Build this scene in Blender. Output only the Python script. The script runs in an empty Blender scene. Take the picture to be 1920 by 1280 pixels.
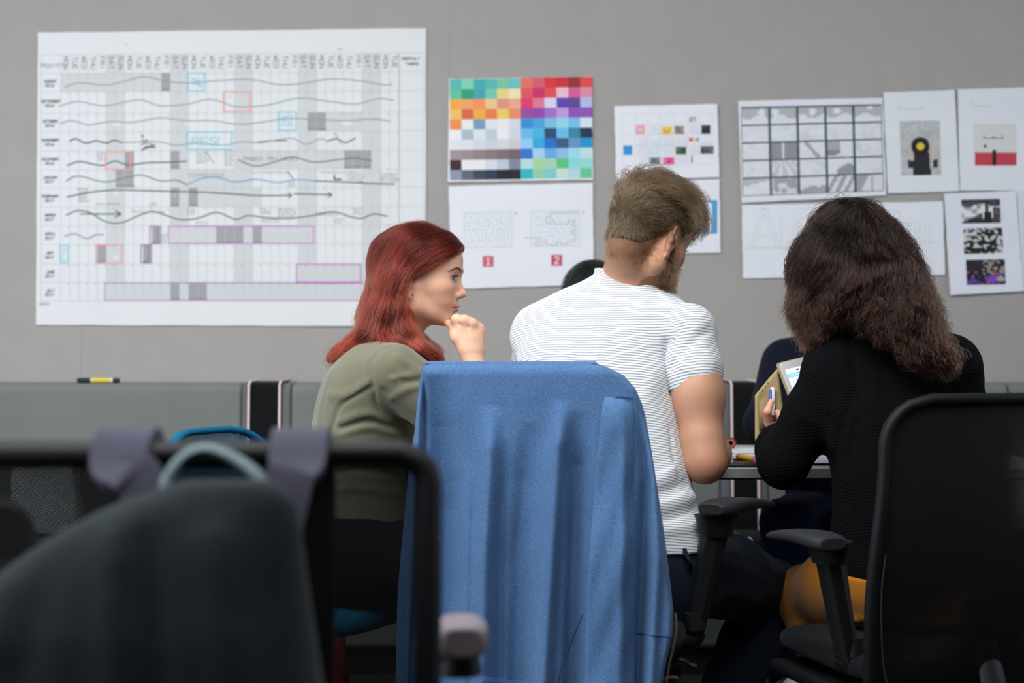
import bpy, bmesh, math, random, time
import numpy as np
from mathutils import Vector, Matrix
# ------------------------------------------------------------------ camera, world, lights, exposure
scene = bpy.context.scene
COL = scene.collection
random.seed(4)
RNG = np.random.default_rng(7)
F, CH = 2667.0, 1.04            # focal length in pixels of the 1920 wide photo, camera height
cam_d = bpy.data.cameras.new('camera'); cam = bpy.data.objects.new('camera', cam_d); COL.objects.link(cam)
cam_d.sensor_width = 36.0; cam_d.lens = 50.0
cam.location = (0, 0, CH); cam.rotation_euler = (math.pi/2, 0, 0)
cam_d.dof.use_dof = True; cam_d.dof.focus_distance = 3.12; cam_d.dof.aperture_fstop = 2.9
cam_d.clip_start = 0.05
scene.camera = cam
wd = bpy.data.worlds.new('world'); scene.world = wd; wd.use_nodes = True
wd.node_tree.nodes['Background'].inputs[0].default_value = (0.62, 0.78, 1.0, 1)
wd.node_tree.nodes['Background'].inputs[1].default_value = 1.0
def area(name, loc, target, sx, sy, power, col):
    l = bpy.data.lights.new(name, 'AREA'); l.shape = 'RECTANGLE'; l.size = sx; l.size_y = sy; l.energy = power; l.color = col
    o = bpy.data.objects.new(name, l); COL.objects.link(o); o.location = loc
    o.rotation_euler = (Vector(target) - Vector(loc)).to_track_quat('-Z', 'Y').to_euler()
    return o
# a skylight in front of the bench wall, the window row of the left wall and the window row of the right wall
area('skylight_light', (-0.7, 1.7, 3.15), (-0.5, 2.9, 0.9), 3.6, 2.2, 118, (1.0, 0.985, 0.96))
area('left_window_light', (-3.92, 1.5, 1.9), (0.4, 3.4, 1.0), 4.2, 1.5, 75, (0.90, 0.95, 1.0))
area('right_window_light', (3.92, 3.2, 2.0), (0.0, 3.2, 1.0), 2.6, 1.3, 14, (0.90, 0.95, 1.0))
scene.view_settings.view_transform = 'Standard'; scene.view_settings.look = 'None'
scene.view_settings.exposure = 0.32; scene.view_settings.gamma = 1.0; scene.view_settings.use_curve_mapping = False

# ------------------------------------------------------------------ basic helpers
def W(px, py, Y):
    return np.array([(px-960)/F*Y, Y, CH-(py-640)/F*Y])
def srgb(r, g, b):
    f = lambda c: (c/255/12.92 if c/255 <= 0.04045 else ((c/255+0.055)/1.055)**2.4)
    return (f(r), f(g), f(b), 1.0)
def nrm(v):
    v = np.asarray(v, float); return v/max(1e-9, np.linalg.norm(v))
def link(o, parent=None):
    COL.objects.link(o)
    if parent is not None: o.parent = parent
    return o
def mesh_obj(name, verts, faces, mat, parent=None, smooth=True, colors=None, attrs=None):
    me = bpy.data.meshes.new(name)
    if isinstance(faces, np.ndarray):
        v = np.asarray(verts, np.float32); n = len(faces); k = faces.shape[1]
        me.vertices.add(len(v)); me.vertices.foreach_set('co', v.ravel())
        me.loops.add(n*k); me.loops.foreach_set('vertex_index', faces.astype(np.int32).ravel())
        me.polygons.add(n); me.polygons.foreach_set('loop_start', np.arange(0, n*k, k, dtype=np.int32))
        me.update(calc_edges=True)
    else:
        me.from_pydata([tuple(map(float, p)) for p in verts], [], faces)
    if colors is not None:
        a = me.color_attributes.new('Col', 'FLOAT_COLOR', 'POINT'); a.data.foreach_set('color', np.asarray(colors, np.float32).ravel())
    for k_, arr in (attrs or {}).items():
        a = me.attributes.new(k_, 'FLOAT', 'POINT'); a.data.foreach_set('value', np.asarray(arr, np.float32))
    if smooth: me.polygons.foreach_set('use_smooth', np.ones(len(me.polygons), bool))
    me.materials.append(mat); me.update()
    return link(bpy.data.objects.new(name, me), parent)
def from_bm(name, bm, mat, parent=None, smooth=True):
    bmesh.ops.recalc_face_normals(bm, faces=bm.faces)
    me = bpy.data.meshes.new(name); bm.to_mesh(me); bm.free()
    if smooth: me.polygons.foreach_set('use_smooth', np.ones(len(me.polygons), bool))
    me.materials.append(mat)
    return link(bpy.data.objects.new(name, me), parent)
def tag(o, label=None, cat=None, group=None, kind=None):
    if label: o['label'] = label
    if cat: o['category'] = cat
    if group: o['group'] = group
    if kind: o['kind'] = kind
    return o
def thing(name, loc, label, cat, group=None, rz=0.0):
    o = bpy.data.objects.new(name, None); o.location = [float(c) for c in loc]; o.rotation_euler = (0, 0, rz); o.empty_display_size = 0.05
    COL.objects.link(o); return tag(o, label, cat, group)
def place(part, root):
    """part was built in world coordinates: parent it and keep it where it is"""
    part.parent = root
    R = Matrix.Translation(root.location) @ root.rotation_euler.to_matrix().to_4x4()
    part.matrix_parent_inverse = R.inverted()
    return part
def smooth_angle(o, deg=35):
    me = o.data
    me.set_sharp_from_angle(angle=math.radians(deg))
def bevel(o, w=0.004, seg=2):
    m = o.modifiers.new('bevel', 'BEVEL'); m.width = w; m.segments = seg; m.limit_method = 'ANGLE'; m.angle_limit = math.radians(40)
    return o
def subsurf(o, n=2):
    m = o.modifiers.new('sub', 'SUBSURF'); m.levels = n; m.render_levels = n; return o
def solidify(o, t, off=0.0):
    m = o.modifiers.new('solid', 'SOLIDIFY'); m.thickness = t; m.offset = off; return o
def box_bm(bm, c, s, M=None):
    r = bmesh.ops.create_cube(bm, size=1.0)
    T = Matrix.Translation(Vector([float(x) for x in c])) @ Matrix.Diagonal((s[0], s[1], s[2], 1))
    if M is not None: T = M @ T
    bmesh.ops.transform(bm, matrix=T, verts=r['verts']); return r['verts']
def box(name, c, s, mat, parent=None, bev=0.004):
    bm = bmesh.new(); box_bm(bm, c, s); o = from_bm(name, bm, mat, parent)
    if bev: bevel(o, bev, 2)
    smooth_angle(o)
    return o
def catmull(pts, n):
    p = np.asarray(pts, float); m = len(p)
    if m < 3:
        t = np.linspace(0, 1, n)[:, None]; return p[0]*(1-t)+p[-1]*t
    q = np.vstack([2*p[0]-p[1], p, 2*p[-1]-p[-2]])
    u = np.linspace(0, m-1-1e-6, n); i = u.astype(int); t = (u-i)[:, None]
    a, b, c, d = q[i], q[i+1], q[i+2], q[i+3]
    return 0.5*((2*b)+(c-a)*t+(2*a-5*b+4*c-d)*t*t+(3*b-a-3*c+d)*t**3)
def tube(name, pts, rad, mat, parent=None, n=24, seg=12, ex=1.0, up=(0, 0, 1), closed_ends=True, square=False, world=True):
    """a swept tube; rad number or list; ex flattens it along the frame's second axis"""
    P = catmull(pts, n); R = np.interp(np.linspace(0, 1, n), np.linspace(0, 1, len(np.atleast_1d(rad))), np.atleast_1d(rad))
    T = np.gradient(P, axis=0); T /= np.linalg.norm(T, axis=1)[:, None]+1e-9
    V = []; up = np.asarray(up, float)
    for i in range(n):
        s = np.cross(T[i], up)
        if np.linalg.norm(s) < 1e-3: s = np.cross(T[i], (0.3, 1, 0))
        s = nrm(s); w = nrm(np.cross(s, T[i]))
        for k in range(seg):
            a = 2*math.pi*k/seg; ca, sa = math.cos(a), math.sin(a)
            if square:
                e = 4.0; m = (abs(ca)**e+abs(sa)**e)**(-1/e); ca *= m; sa *= m
            V.append(P[i]+s*ca*R[i]+w*sa*R[i]*ex)
    Fc = []
    for i in range(n-1):
        for k in range(seg):
            k2 = (k+1) % seg; Fc.append([i*seg+k, i*seg+k2, (i+1)*seg+k2, (i+1)*seg+k])
    if closed_ends: Fc += [list(range(seg))[::-1], [(n-1)*seg+k for k in range(seg)]]
    o = mesh_obj(name, V, Fc, mat)
    if closed_ends: smooth_angle(o, 50)
    if parent is not None: place(o, parent)
    return o
def lathe(name, prof, mat, loc=(0, 0, 0), axis='Z', seg=24, parent=None):
    V, Fc = [], []
    for (r, h) in prof:
        for k in range(seg):
            a = 2*math.pi*k/seg; p = (r*math.cos(a), r*math.sin(a), h)
            if axis == 'X': p = (p[2], p[0], p[1])
            if axis == 'Y': p = (p[0], p[2], p[1])
            V.append(np.array(p)+np.array(loc))
    for i in range(len(prof)-1):
        for k in range(seg):
            k2 = (k+1) % seg; Fc.append([i*seg+k, i*seg+k2, (i+1)*seg+k2, (i+1)*seg+k])
    Fc += [list(range(seg))[::-1], [(len(prof)-1)*seg+k for k in range(seg)]]
    o = mesh_obj(name, V, Fc, mat); smooth_angle(o, 40)
    bm = bmesh.new(); bm.from_mesh(o.data); bmesh.ops.recalc_face_normals(bm, faces=bm.faces); bm.to_mesh(o.data); bm.free()
    if parent is not None: place(o, parent)
    return o

# ------------------------------------------------------------------ materials
class NT:
    def __init__(s, name):
        s.m = bpy.data.materials.new(name); s.m.use_nodes = True; s.t = s.m.node_tree; s.n = s.t.nodes; s.l = s.t.links
        s.b = s.n['Principled BSDF']; s.out = s.n['Material Output']
    def new(s, ty, **kw):
        n = s.n.new(ty)
        for k, v in kw.items(): setattr(n, k, v)
        return n
    def set(s, n, **kw):
        for k, v in kw.items(): n.inputs[k].default_value = v
    def val(s, sock, v):
        if isinstance(v, (int, float)): sock.default_value = v
        elif isinstance(v, (tuple, list)): sock.default_value = v
        else: s.l.new(v, sock)
    def math(s, op, a, b=0.0, c=None):
        n = s.new('ShaderNodeMath', operation=op); s.val(n.inputs[0], a); s.val(n.inputs[1], b)
        if c is not None: s.val(n.inputs[2], c)
        return n.outputs[0]
    def mix(s, fac, a, b, mode='MIX'):
        n = s.new('ShaderNodeMix', data_type='RGBA', blend_type=mode); s.val(n.inputs[0], fac); s.val(n.inputs[6], a); s.val(n.inputs[7], b)
        return n.outputs[2]
    def noise(s, scale, detail=3, rough=0.5, vec=None, stretch=None):
        tc = s.new('ShaderNodeTexCoord'); v = tc.outputs['Object'] if vec is None else vec
        if stretch:
            mp = s.new('ShaderNodeMapping'); s.l.new(v, mp.inputs[0]); mp.inputs['Scale'].default_value = stretch; v = mp.outputs[0]
        n = s.new('ShaderNodeTexNoise'); n.inputs['Scale'].default_value = scale; n.inputs['Detail'].default_value = detail
        n.inputs['Roughness'].default_value = rough; s.l.new(v, n.inputs['Vector']); return n.outputs[0]
    def ramp(s, fac, stops):
        n = s.new('ShaderNodeValToRGB'); s.l.new(fac, n.inputs[0]); e = n.color_ramp.elements
        e[0].position, e[0].color = stops[0]; e[1].position, e[1].color = stops[-1]
        for p, c in stops[1:-1]: x = e.new(p); x.color = c
        return n.outputs[0]
    def bump(s, h, strength=0.2, dist=0.002):
        n = s.new('ShaderNodeBump'); n.inputs['Strength'].default_value = strength; n.inputs['Distance'].default_value = dist
        s.l.new(h, n.inputs['Height']); s.l.new(n.outputs[0], s.b.inputs['Normal'])
def plain(name, col, rough=0.5, metal=0.0, spec=0.5, var=0.0, vs=40, bump=0.0, bs=200, sheen=0.0, emit=0.0, coat=0.0, alpha=1.0):
    t = NT(name); b = t.b
    b.inputs['Roughness'].default_value = rough; b.inputs['Metallic'].default_value = metal; b.inputs['Specular IOR Level'].default_value = spec
    if var:
        n = t.noise(vs, 4)
        dk = tuple(c*(1-var) for c in col[:3])+(1,); lt = tuple(min(1, c*(1+var)) for c in col[:3])+(1,)
        t.l.new(t.ramp(n, [(0.3, dk), (0.7, lt)]), b.inputs['Base Color'])
    else: b.inputs['Base Color'].default_value = col
    if bump: t.bump(t.noise(bs, 3), bump, 0.002)
    if sheen: b.inputs['Sheen Weight'].default_value = sheen; b.inputs['Sheen Roughness'].default_value = 0.5
    if coat: b.inputs['Coat Weight'].default_value = coat
    if emit: b.inputs['Emission Color'].default_value = col; b.inputs['Emission Strength'].default_value = emit
    return t.m
def cloth(name, c0, c1, scale=900, stretch=(1, 1, 1), bump=0.3, sheen=0.04, rough=0.95, big=0.12, spec=0.12):
    """heathered / woven textile: fine thread noise plus a little large-scale variation"""
    t = NT(name); b = t.b
    n1 = t.noise(scale, 2, 0.6, stretch=stretch); col = t.ramp(n1, [(0.33, c0), (0.67, c1)])
    if big:
        n2 = t.noise(7, 3); g = t.ramp(n2, [(0.3, (1-big, 1-big, 1-big, 1)), (0.7, (1, 1, 1, 1))]); col = t.mix(1.0, col, g, 'MULTIPLY')
    t.l.new(col, b.inputs['Base Color']); b.inputs['Roughness'].default_value = rough; b.inputs['Specular IOR Level'].default_value = spec
    b.inputs['Sheen Weight'].default_value = sheen
    t.bump(n1, bump, 0.0012); return t.m
def attr_mat(name, rough=0.6, spec=0.3, sss=0.0, bump=0.0, bs=300, tint=0.0):
    t = NT(name); b = t.b; a = t.new('ShaderNodeAttribute', attribute_name='Col'); c = a.outputs['Color']
    if tint:
        n = t.noise(55, 4, 0.6); c = t.mix(tint, c, t.mix(n, srgb(150, 70, 50), srgb(250, 215, 190)), 'OVERLAY')
    t.l.new(c, b.inputs['Base Color']); b.inputs['Roughness'].default_value = rough; b.inputs['Specular IOR Level'].default_value = spec
    if sss:
        b.inputs['Subsurface Weight'].default_value = sss; b.inputs['Subsurface Radius'].default_value = (1.0, 0.35, 0.2); b.inputs['Subsurface Scale'].default_value = 0.006
    if bump: t.bump(t.noise(bs, 4, 0.6), bump, 0.0008)
    return t.m
def perforated(name, col, pitch=0.0052, thr=0.30, rough=0.55):
    """knitted chair mesh: staggered see-through holes"""
    t = NT(name); b = t.b
    b.inputs['Base Color'].default_value = col; b.inputs['Roughness'].default_value = rough; b.inputs['Specular IOR Level'].default_value = .2
    uv = t.new('ShaderNodeUVMap'); sp = t.new('ShaderNodeSeparateXYZ'); t.l.new(uv.outputs[0], sp.inputs[0])
    k = math.pi/pitch
    sx = t.math('SINE', t.math('MULTIPLY', t.math('ADD', sp.outputs[0], sp.outputs[1]), k)); sy = t.math('SINE', t.math('MULTIPLY', t.math('SUBTRACT', sp.outputs[0], sp.outputs[1]), k))
    p = t.math('MULTIPLY', sx, sy); p = t.math('ABSOLUTE', p)
    hole = t.math('GREATER_THAN', p, thr)
    t.l.new(t.math('SUBTRACT', 1.0, hole), b.inputs['Alpha'])
    t.bump(p, 0.6, 0.001)
    return t.m
def hair_mat(name, col, rough=0.35, var=0.35, root=None, lock=True, low=None):
    t = NT(name); t.n.remove(t.b)
    h = t.new('ShaderNodeBsdfHairPrincipled', parametrization='COLOR', model='CHIANG')
    hi = t.new('ShaderNodeHairInfo')
    lt = tuple(min(1, c*(1+var*2.4)) for c in col[:3])+(1,); dk = tuple(c*(1-var) for c in col[:3])+(1,)
    c = t.mix(t.math('POWER', hi.outputs['Random'], 2.0), dk, lt)
    la = t.new('ShaderNodeAttribute', attribute_name='lock'); hl = tuple(min(1, q*(1+var*3.2)) for q in col[:3])+(1,); dk2 = tuple(q*.38 for q in col[:3])+(1,)
    if lock: c = t.mix(.72, c, t.mix(la.outputs['Fac'], dk2, hl))
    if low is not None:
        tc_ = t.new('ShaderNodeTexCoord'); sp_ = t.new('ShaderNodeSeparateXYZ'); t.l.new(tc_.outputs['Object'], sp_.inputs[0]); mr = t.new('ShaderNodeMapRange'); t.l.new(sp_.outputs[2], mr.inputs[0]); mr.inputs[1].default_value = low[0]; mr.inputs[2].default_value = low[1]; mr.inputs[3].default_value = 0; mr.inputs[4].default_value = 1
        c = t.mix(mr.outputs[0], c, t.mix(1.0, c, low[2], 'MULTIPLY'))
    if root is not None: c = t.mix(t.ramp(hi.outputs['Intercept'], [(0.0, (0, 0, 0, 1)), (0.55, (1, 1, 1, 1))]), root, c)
    t.l.new(c, h.inputs['Color']); h.inputs['Roughness'].default_value = rough; h.inputs['Radial Roughness'].default_value = 0.45; h.inputs['IOR'].default_value = 1.36
    t.l.new(h.outputs[0], t.out.inputs[0]); return t.m

# ------------------------------------------------------------------ signed-distance sculpting
class SDF:
    """a list of smooth unions / cuts, evaluated on point arrays, meshed by surface nets"""
    def __init__(s): s.ops = []
    def copy(s): r = SDF(); r.ops = list(s.ops); return r
    def add(s, fn, k=0.01): s.ops.append(('u', fn, k)); return s
    def sub(s, fn, k=0.005): s.ops.append(('s', fn, k)); return s
    def cut(s, fn, k=0.002): s.ops.append(('i', fn, k)); return s
    def disp(s, fn): s.ops.append(('d', fn, 0)); return s
    def ext(s, o): s.ops += o.ops; return s
    def ev(s, P, ops):
        d = np.full(len(P), 9.0, np.float32)
        for op, fn, k in ops:
            e = fn(P)
            if op == 'd': d = d+e; continue
            if op == 'u': h = np.maximum(k-np.abs(d-e), 0)/k; d = np.minimum(d, e)-h*h*k*0.25
            else:
                if op == 's': e = -e
                h = np.maximum(k-np.abs(d-e), 0)/k; d = np.maximum(d, e)+h*h*k*0.25
        return d
    def __call__(s, P):
        P = np.asarray(P, np.float32)
        if len(P) < 3000 or len(s.ops) < 4: return s.ev(P, s.ops)
        g = 0.07; K = np.floor(P/g).astype(np.int64); key = (K[:, 0]+512)*1048576+(K[:, 1]+512)*1024+(K[:, 2]+512)
        o = np.argsort(key, kind='stable'); ks = key[o]; st = np.nonzero(np.r_[True, ks[1:] != ks[:-1]])[0]; en = np.r_[st[1:], len(ks)]
        C = ((K[o[st]]+0.5)*g).astype(np.float32); r = g*0.87*1.25
        vals = [fn(C) if op != 'd' else None for op, fn, k in s.ops]; D = s.ev(C, s.ops)
        use = []
        for (op, fn, k), v in zip(s.ops, vals):
            if op == 'u': use.append(v-r < np.maximum(D, 0)+r+k)
            elif op == 's': use.append(v-r < k)
            elif op == 'i': use.append(v+r > -k)
            else: use.append(fn.near(C) < r if hasattr(fn, 'near') else np.ones(len(C), bool))
        use = np.array(use); out = np.empty(len(P), np.float32); Po = P[o]; res = np.empty(len(P), np.float32)
        for i in range(len(st)):
            u = use[:, i]; res[st[i]:en[i]] = s.ev(Po[st[i]:en[i]], [q for q, w in zip(s.ops, u) if w])
        out[o] = res; return out
def rc(a, b, ra, rb):
    a = np.asarray(a, np.float32); b = np.asarray(b, np.float32); ba = b-a; L = float(ba@ba)+1e-12
    def f(P):
        pa = P-a; h = np.clip(pa@ba/L, 0, 1)
        q = pa-h[:, None]*ba
        return np.sqrt(np.einsum('ij,ij->i', q, q))-(ra+(rb-ra)*h)
    return f
def chain(s, pts, rads, k=0.01):
    for i in range(len(pts)-1): s.add(rc(pts[i], pts[i+1], rads[i], rads[i+1]), k)
    return s
def ell(c, r, R=None):
    c = np.asarray(c, np.float32); r = np.asarray(r, np.float32)
    def f(P):
        q = P-c
        if R is not None: q = q@np.asarray(R, np.float32)      # columns of R are the ellipsoid's axes
        a = q/r; b = a/r
        k0 = np.sqrt(np.einsum('ij,ij->i', a, a)); k1 = np.sqrt(np.einsum('ij,ij->i', b, b))+1e-9
        return k0*(k0-1)/k1
    return f
def slices(zs, cx, cy, a, b, yaw=0.0, e=2.0):
    """body as horizontal slices: centre (cx, cy), half width a along yaw, half depth b"""
    o = np.argsort(zs); zs = np.asarray(zs, float)[o]; cx, cy, a, b = [np.asarray(v, float)[o] for v in (cx, cy, a, b)]
    # smooth the tables
    zz = np.linspace(zs[0], zs[-1], 160); ker = np.hanning(19); ker /= ker.sum()
    def sm(v):
        w = np.interp(zz, zs, v); w = np.pad(w, 9, mode='edge'); return np.convolve(w, ker, 'valid')
    CX, CY, A, B = map(sm, (cx, cy, a, b)); c, s_ = math.cos(yaw), math.sin(yaw)
    def f(P):
        z = P[:, 2]; x = P[:, 0]-np.interp(z, zz, CX); y = P[:, 1]-np.interp(z, zz, CY)
        aa = np.interp(z, zz, A); bb = np.interp(z, zz, B)
        u = (x*c+y*s_)/aa; v = (-x*s_+y*c)/bb
        q = (np.abs(u)**e+np.abs(v)**e)**(1/e)
        d = (q-1)*np.minimum(aa, bb)
        return np.maximum(d, np.maximum(zs[0]-z, z-zs[-1])).astype(np.float32)
    return f
def plane(n, p):
    n = nrm(n).astype(np.float32); off = float(n@np.asarray(p, float))
    return lambda P: (P@n-off).astype(np.float32)
def ridge(pts, amp, width):
    """negative amp raises the surface (fold), positive amp cuts a seam"""
    pts = np.asarray(pts, np.float32)
    def f(P):
        m = np.full(len(P), 9.0, np.float32)
        for i in range(len(pts)-1):
            a, b = pts[i], pts[i+1]; ba = b-a; L = float(ba@ba)+1e-12; pa = P-a; h = np.clip(pa@ba/L, 0, 1); q = pa-h[:, None]*ba
            m = np.minimum(m, np.einsum('ij,ij->i', q, q))
        return amp*np.exp(-m/(width*width))
    def near(C):
        m = np.full(len(C), 9.0, np.float32)
        for i in range(len(pts)-1):
            a, b = pts[i], pts[i+1]; ba = b-a; L = float(ba@ba)+1e-12; pa = C-a; h = np.clip(pa@ba/L, 0, 1); q = pa-h[:, None]*ba
            m = np.minimum(m, np.sqrt(np.einsum('ij,ij->i', q, q)))
        return m-3*width
    f.near = near
    return f
def xform(fn, O, R, s=1.0):
    """fn lives in a local frame: world = O + s * R @ local"""
    O = np.asarray(O, np.float32); R = np.asarray(R, np.float32)
    return lambda P: fn(((P-O)@R)/s)*s
def waves(amp, fr, sd=0):
    r = np.random.default_rng(sd); D = [nrm(r.normal(size=3)).astype(np.float32)*fr*r.uniform(0.6, 1.5) for _ in range(5)]; ph = r.uniform(0, 6.28, 5)
    D2 = [nrm(r.normal(size=3)).astype(np.float32)*fr*0.7 for _ in range(5)]
    def f(P):
        v = 0
        for d, p, e in zip(D, ph, D2): v = v+np.sin(P@d+p+1.3*np.sin(P@e))
        return (amp*v/5*1.6).astype(np.float32)
    return f
def axis_pts(lo, hi, zones, hc, hf):
    pts = [lo]; x = lo
    while x < hi:
        inside = any(a-1e-6 <= x <= b for a, b in zones); h = hf if inside else hc
        if not inside:
            nxt = [a for a, b in zones if a > x+1e-6]
            if nxt: h = min(h, max(min(nxt)-x, hf))
        x += h; pts.append(x)
    return np.array(pts, np.float32)
def sdf_mesh(S, lo, hi, hc=0.008, zones=(), hf=0.002):
    """dense rectilinear grid, evaluated only near the surface, then surface nets"""
    ax = [axis_pts(lo[i], hi[i], [(z[0][i], z[1][i]) for z in zones], hc, hf) for i in range(3)]
    n = [len(a) for a in ax]; B = 8
    nb = [(m+B-1)//B for m in n]
    ctr = [np.array([0.5*(a[i*B]+a[min((i+1)*B, len(a)-1)]) for i in range(k)]) for a, k in zip(ax, nb)]
    hs = [np.array([0.5*(a[min((i+1)*B, len(a)-1)]-a[i*B]) for i in range(k)]) for a, k in zip(ax, nb)]
    G = np.stack(np.meshgrid(*ctr, indexing='ij'), -1).reshape(-1, 3).astype(np.float32)
    H = np.stack(np.meshgrid(*hs, indexing='ij'), -1).reshape(-1, 3); H = np.linalg.norm(H, axis=1)
    dc = S(G); act = np.abs(dc) < H*1.15+0.006
    D = np.repeat(np.repeat(np.repeat(np.where(dc > 0, 1, -1).reshape(nb).astype(np.float32), B, 0), B, 1), B, 2)[:n[0], :n[1], :n[2]]
    D = np.ascontiguousarray(D)
    M = np.repeat(np.repeat(np.repeat(act.reshape(nb), B, 0), B, 1), B, 2)[:n[0], :n[1], :n[2]]
    idx = np.nonzero(M.ravel())[0].astype(np.int64)
    out = np.empty(len(idx), np.float32)
    for s0 in range(0, len(idx), 400000):
        j = idx[s0:s0+400000]; k = j % n[2]; t = j//n[2]
        P = np.stack([ax[0][t//n[1]], ax[1][t % n[1]], ax[2][k]], 1); out[s0:s0+400000] = S(P)
    D.ravel()[idx] = out
    # surface nets
    I = D < 0
    c = [I[i:n[0]-1+i, j:n[1]-1+j, k:n[2]-1+k] for i in (0, 1) for j in (0, 1) for k in (0, 1)]
    anyc = c[0].copy(); allc = c[0].copy()
    for q in c[1:]: anyc |= q; allc &= q
    mixc = anyc & ~allc
    ci = np.nonzero(mixc.ravel())[0]; m = [n[0]-1, n[1]-1, n[2]-1]
    ck = ci % m[2]; ct = ci//m[2]; cj = ct % m[1]; cI = ct//m[1]
    vid = np.full(m[0]*m[1]*m[2], -1, np.int32); vid[ci] = np.arange(len(ci))
    acc = np.zeros((len(ci), 3), np.float64); cnt = np.zeros(len(ci))
    corners = [(i, j, k) for i in (0, 1) for j in (0, 1) for k in (0, 1)]
    vals = {o: D[cI+o[0], cj+o[1], ck+o[2]] for o in corners}
    pos = {o: np.stack([ax[0][cI+o[0]], ax[1][cj+o[1]], ax[2][ck+o[2]]], 1) for o in corners}
    for o in corners:
        for a in range(3):
            if o[a]: continue
            o2 = list(o); o2[a] = 1; o2 = tuple(o2); v1, v2 = vals[o], vals[o2]
            w = (v1 < 0) != (v2 < 0); t = np.where(w, v1/(v1-v2+1e-12), 0)
            acc += np.where(w[:, None], pos[o]+(pos[o2]-pos[o])*t[:, None], 0); cnt += w
    V = acc/cnt[:, None]
    Q = []
    vid3 = vid.reshape(m)
    for a in range(3):
        s1 = [slice(1, -1)]*3; s1[a] = slice(0, n[a]-1); s2 = [slice(1, -1)]*3; s2[a] = slice(1, n[a])
        A_, B_ = I[tuple(s1)], I[tuple(s2)]; e = np.argwhere(A_ != B_)
        fl = A_[tuple(e.T)]
        off = np.array([1, 1, 1]); off[a] = 0; e = e+off
        b, c_ = [(1, 2), (2, 0), (0, 1)][a]
        def g(db, dc_):
            q = e.copy(); q[:, b] -= db; q[:, c_] -= dc_; return vid3[tuple(q.T)]
        quad = np.stack([g(1, 1), g(0, 1), g(0, 0), g(1, 0)], 1)
        quad[~fl] = quad[~fl][:, ::-1]; Q.append(quad)
    Q = np.vstack(Q); Q = Q[(Q >= 0).all(1)]
    return V, Q
def sdf_grad(S, P, e=0.0015):
    G = np.zeros((len(P), 3), np.float32)
    for t in ((1, -1, -1), (-1, -1, 1), (-1, 1, -1), (1, 1, 1)):
        t = np.array(t, np.float32); G += S(P+t*e)[:, None]*t
    return G/(np.linalg.norm(G, axis=1)[:, None]+1e-9)
def sdf_obj(name, S, lo, hi, mat, parent=None, hc=0.008, zones=(), hf=0.002, colfn=None, attrfn=None, proj=0):
    t0 = time.time(); V, Q = sdf_mesh(S, lo, hi, hc, zones, hf)
    V = V.astype(np.float32)
    for _ in range(proj):
        d = S(V); V = V-sdf_grad(S, V)*np.clip(d, -0.3*hc, 0.3*hc)[:, None]*0.7
    cols = colfn(V) if colfn else None; at = attrfn(V) if attrfn else None
    o = mesh_obj(name, V, Q, mat, None, True, cols, at)
    if parent is not None: place(o, parent)
    print(f'sdf {name}: {len(V)} verts {time.time()-t0:.1f}s'); return o

# ------------------------------------------------------------------ hair: strands grown over a sculpted volume
def ray_hit(S, px, py, y0=2.7, y1=4.0, n=700):
    Y = np.linspace(y0, y1, n); P = np.stack([(px-960)/F*Y, Y, CH-(py-640)/F*Y], 1).astype(np.float32); d = S(P)
    j = np.nonzero(d < 0)[0]
    return P[j[0]] if len(j) else P[np.argmin(d)]
def on(S, pts, n=9):
    return [ray_hit(S, *p) for p in catmull(np.array(pts, float), n)]
def flow_field(guides, S, mirror=None, back=0.0):
    """guides: photo polylines, laid on the volume's near surface; mirror = (point, normal) also lays them on the far side"""
    Ps, Ts = [], []
    for g in guides:
        if len(g[0]) == 2: q = np.array([ray_hit(S, *p) for p in g], float)
        else: q = np.array([W(*p) for p in g])
        c = catmull(q, 15); t = np.gradient(c, axis=0); t /= np.linalg.norm(t, axis=1)[:, None]+1e-9
        Ps.append(c); Ts.append(t)
        if mirror is not None:
            p0, nn = mirror; nn = nrm(nn); c2 = c-2*((c-p0)@nn)[:, None]*nn; t2 = t-2*(t@nn)[:, None]*nn; Ps.append(c2); Ts.append(t2)
    Ps = np.vstack(Ps).astype(np.float32); Ts = np.vstack(Ts).astype(np.float32)
    def fl(P, w=0.022):
        out = np.empty_like(P)
        for s0 in range(0, len(P), 4000):
            q = P[s0:s0+4000]; d2 = ((q[:, None, :]-Ps[None])**2).sum(-1); wt = np.exp(-d2/(w*w))+1e-6/(d2+1e-4)
            out[s0:s0+4000] = wt@Ts
        return out/(np.linalg.norm(out, axis=1)[:, None]+1e-9)
    return fl
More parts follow.
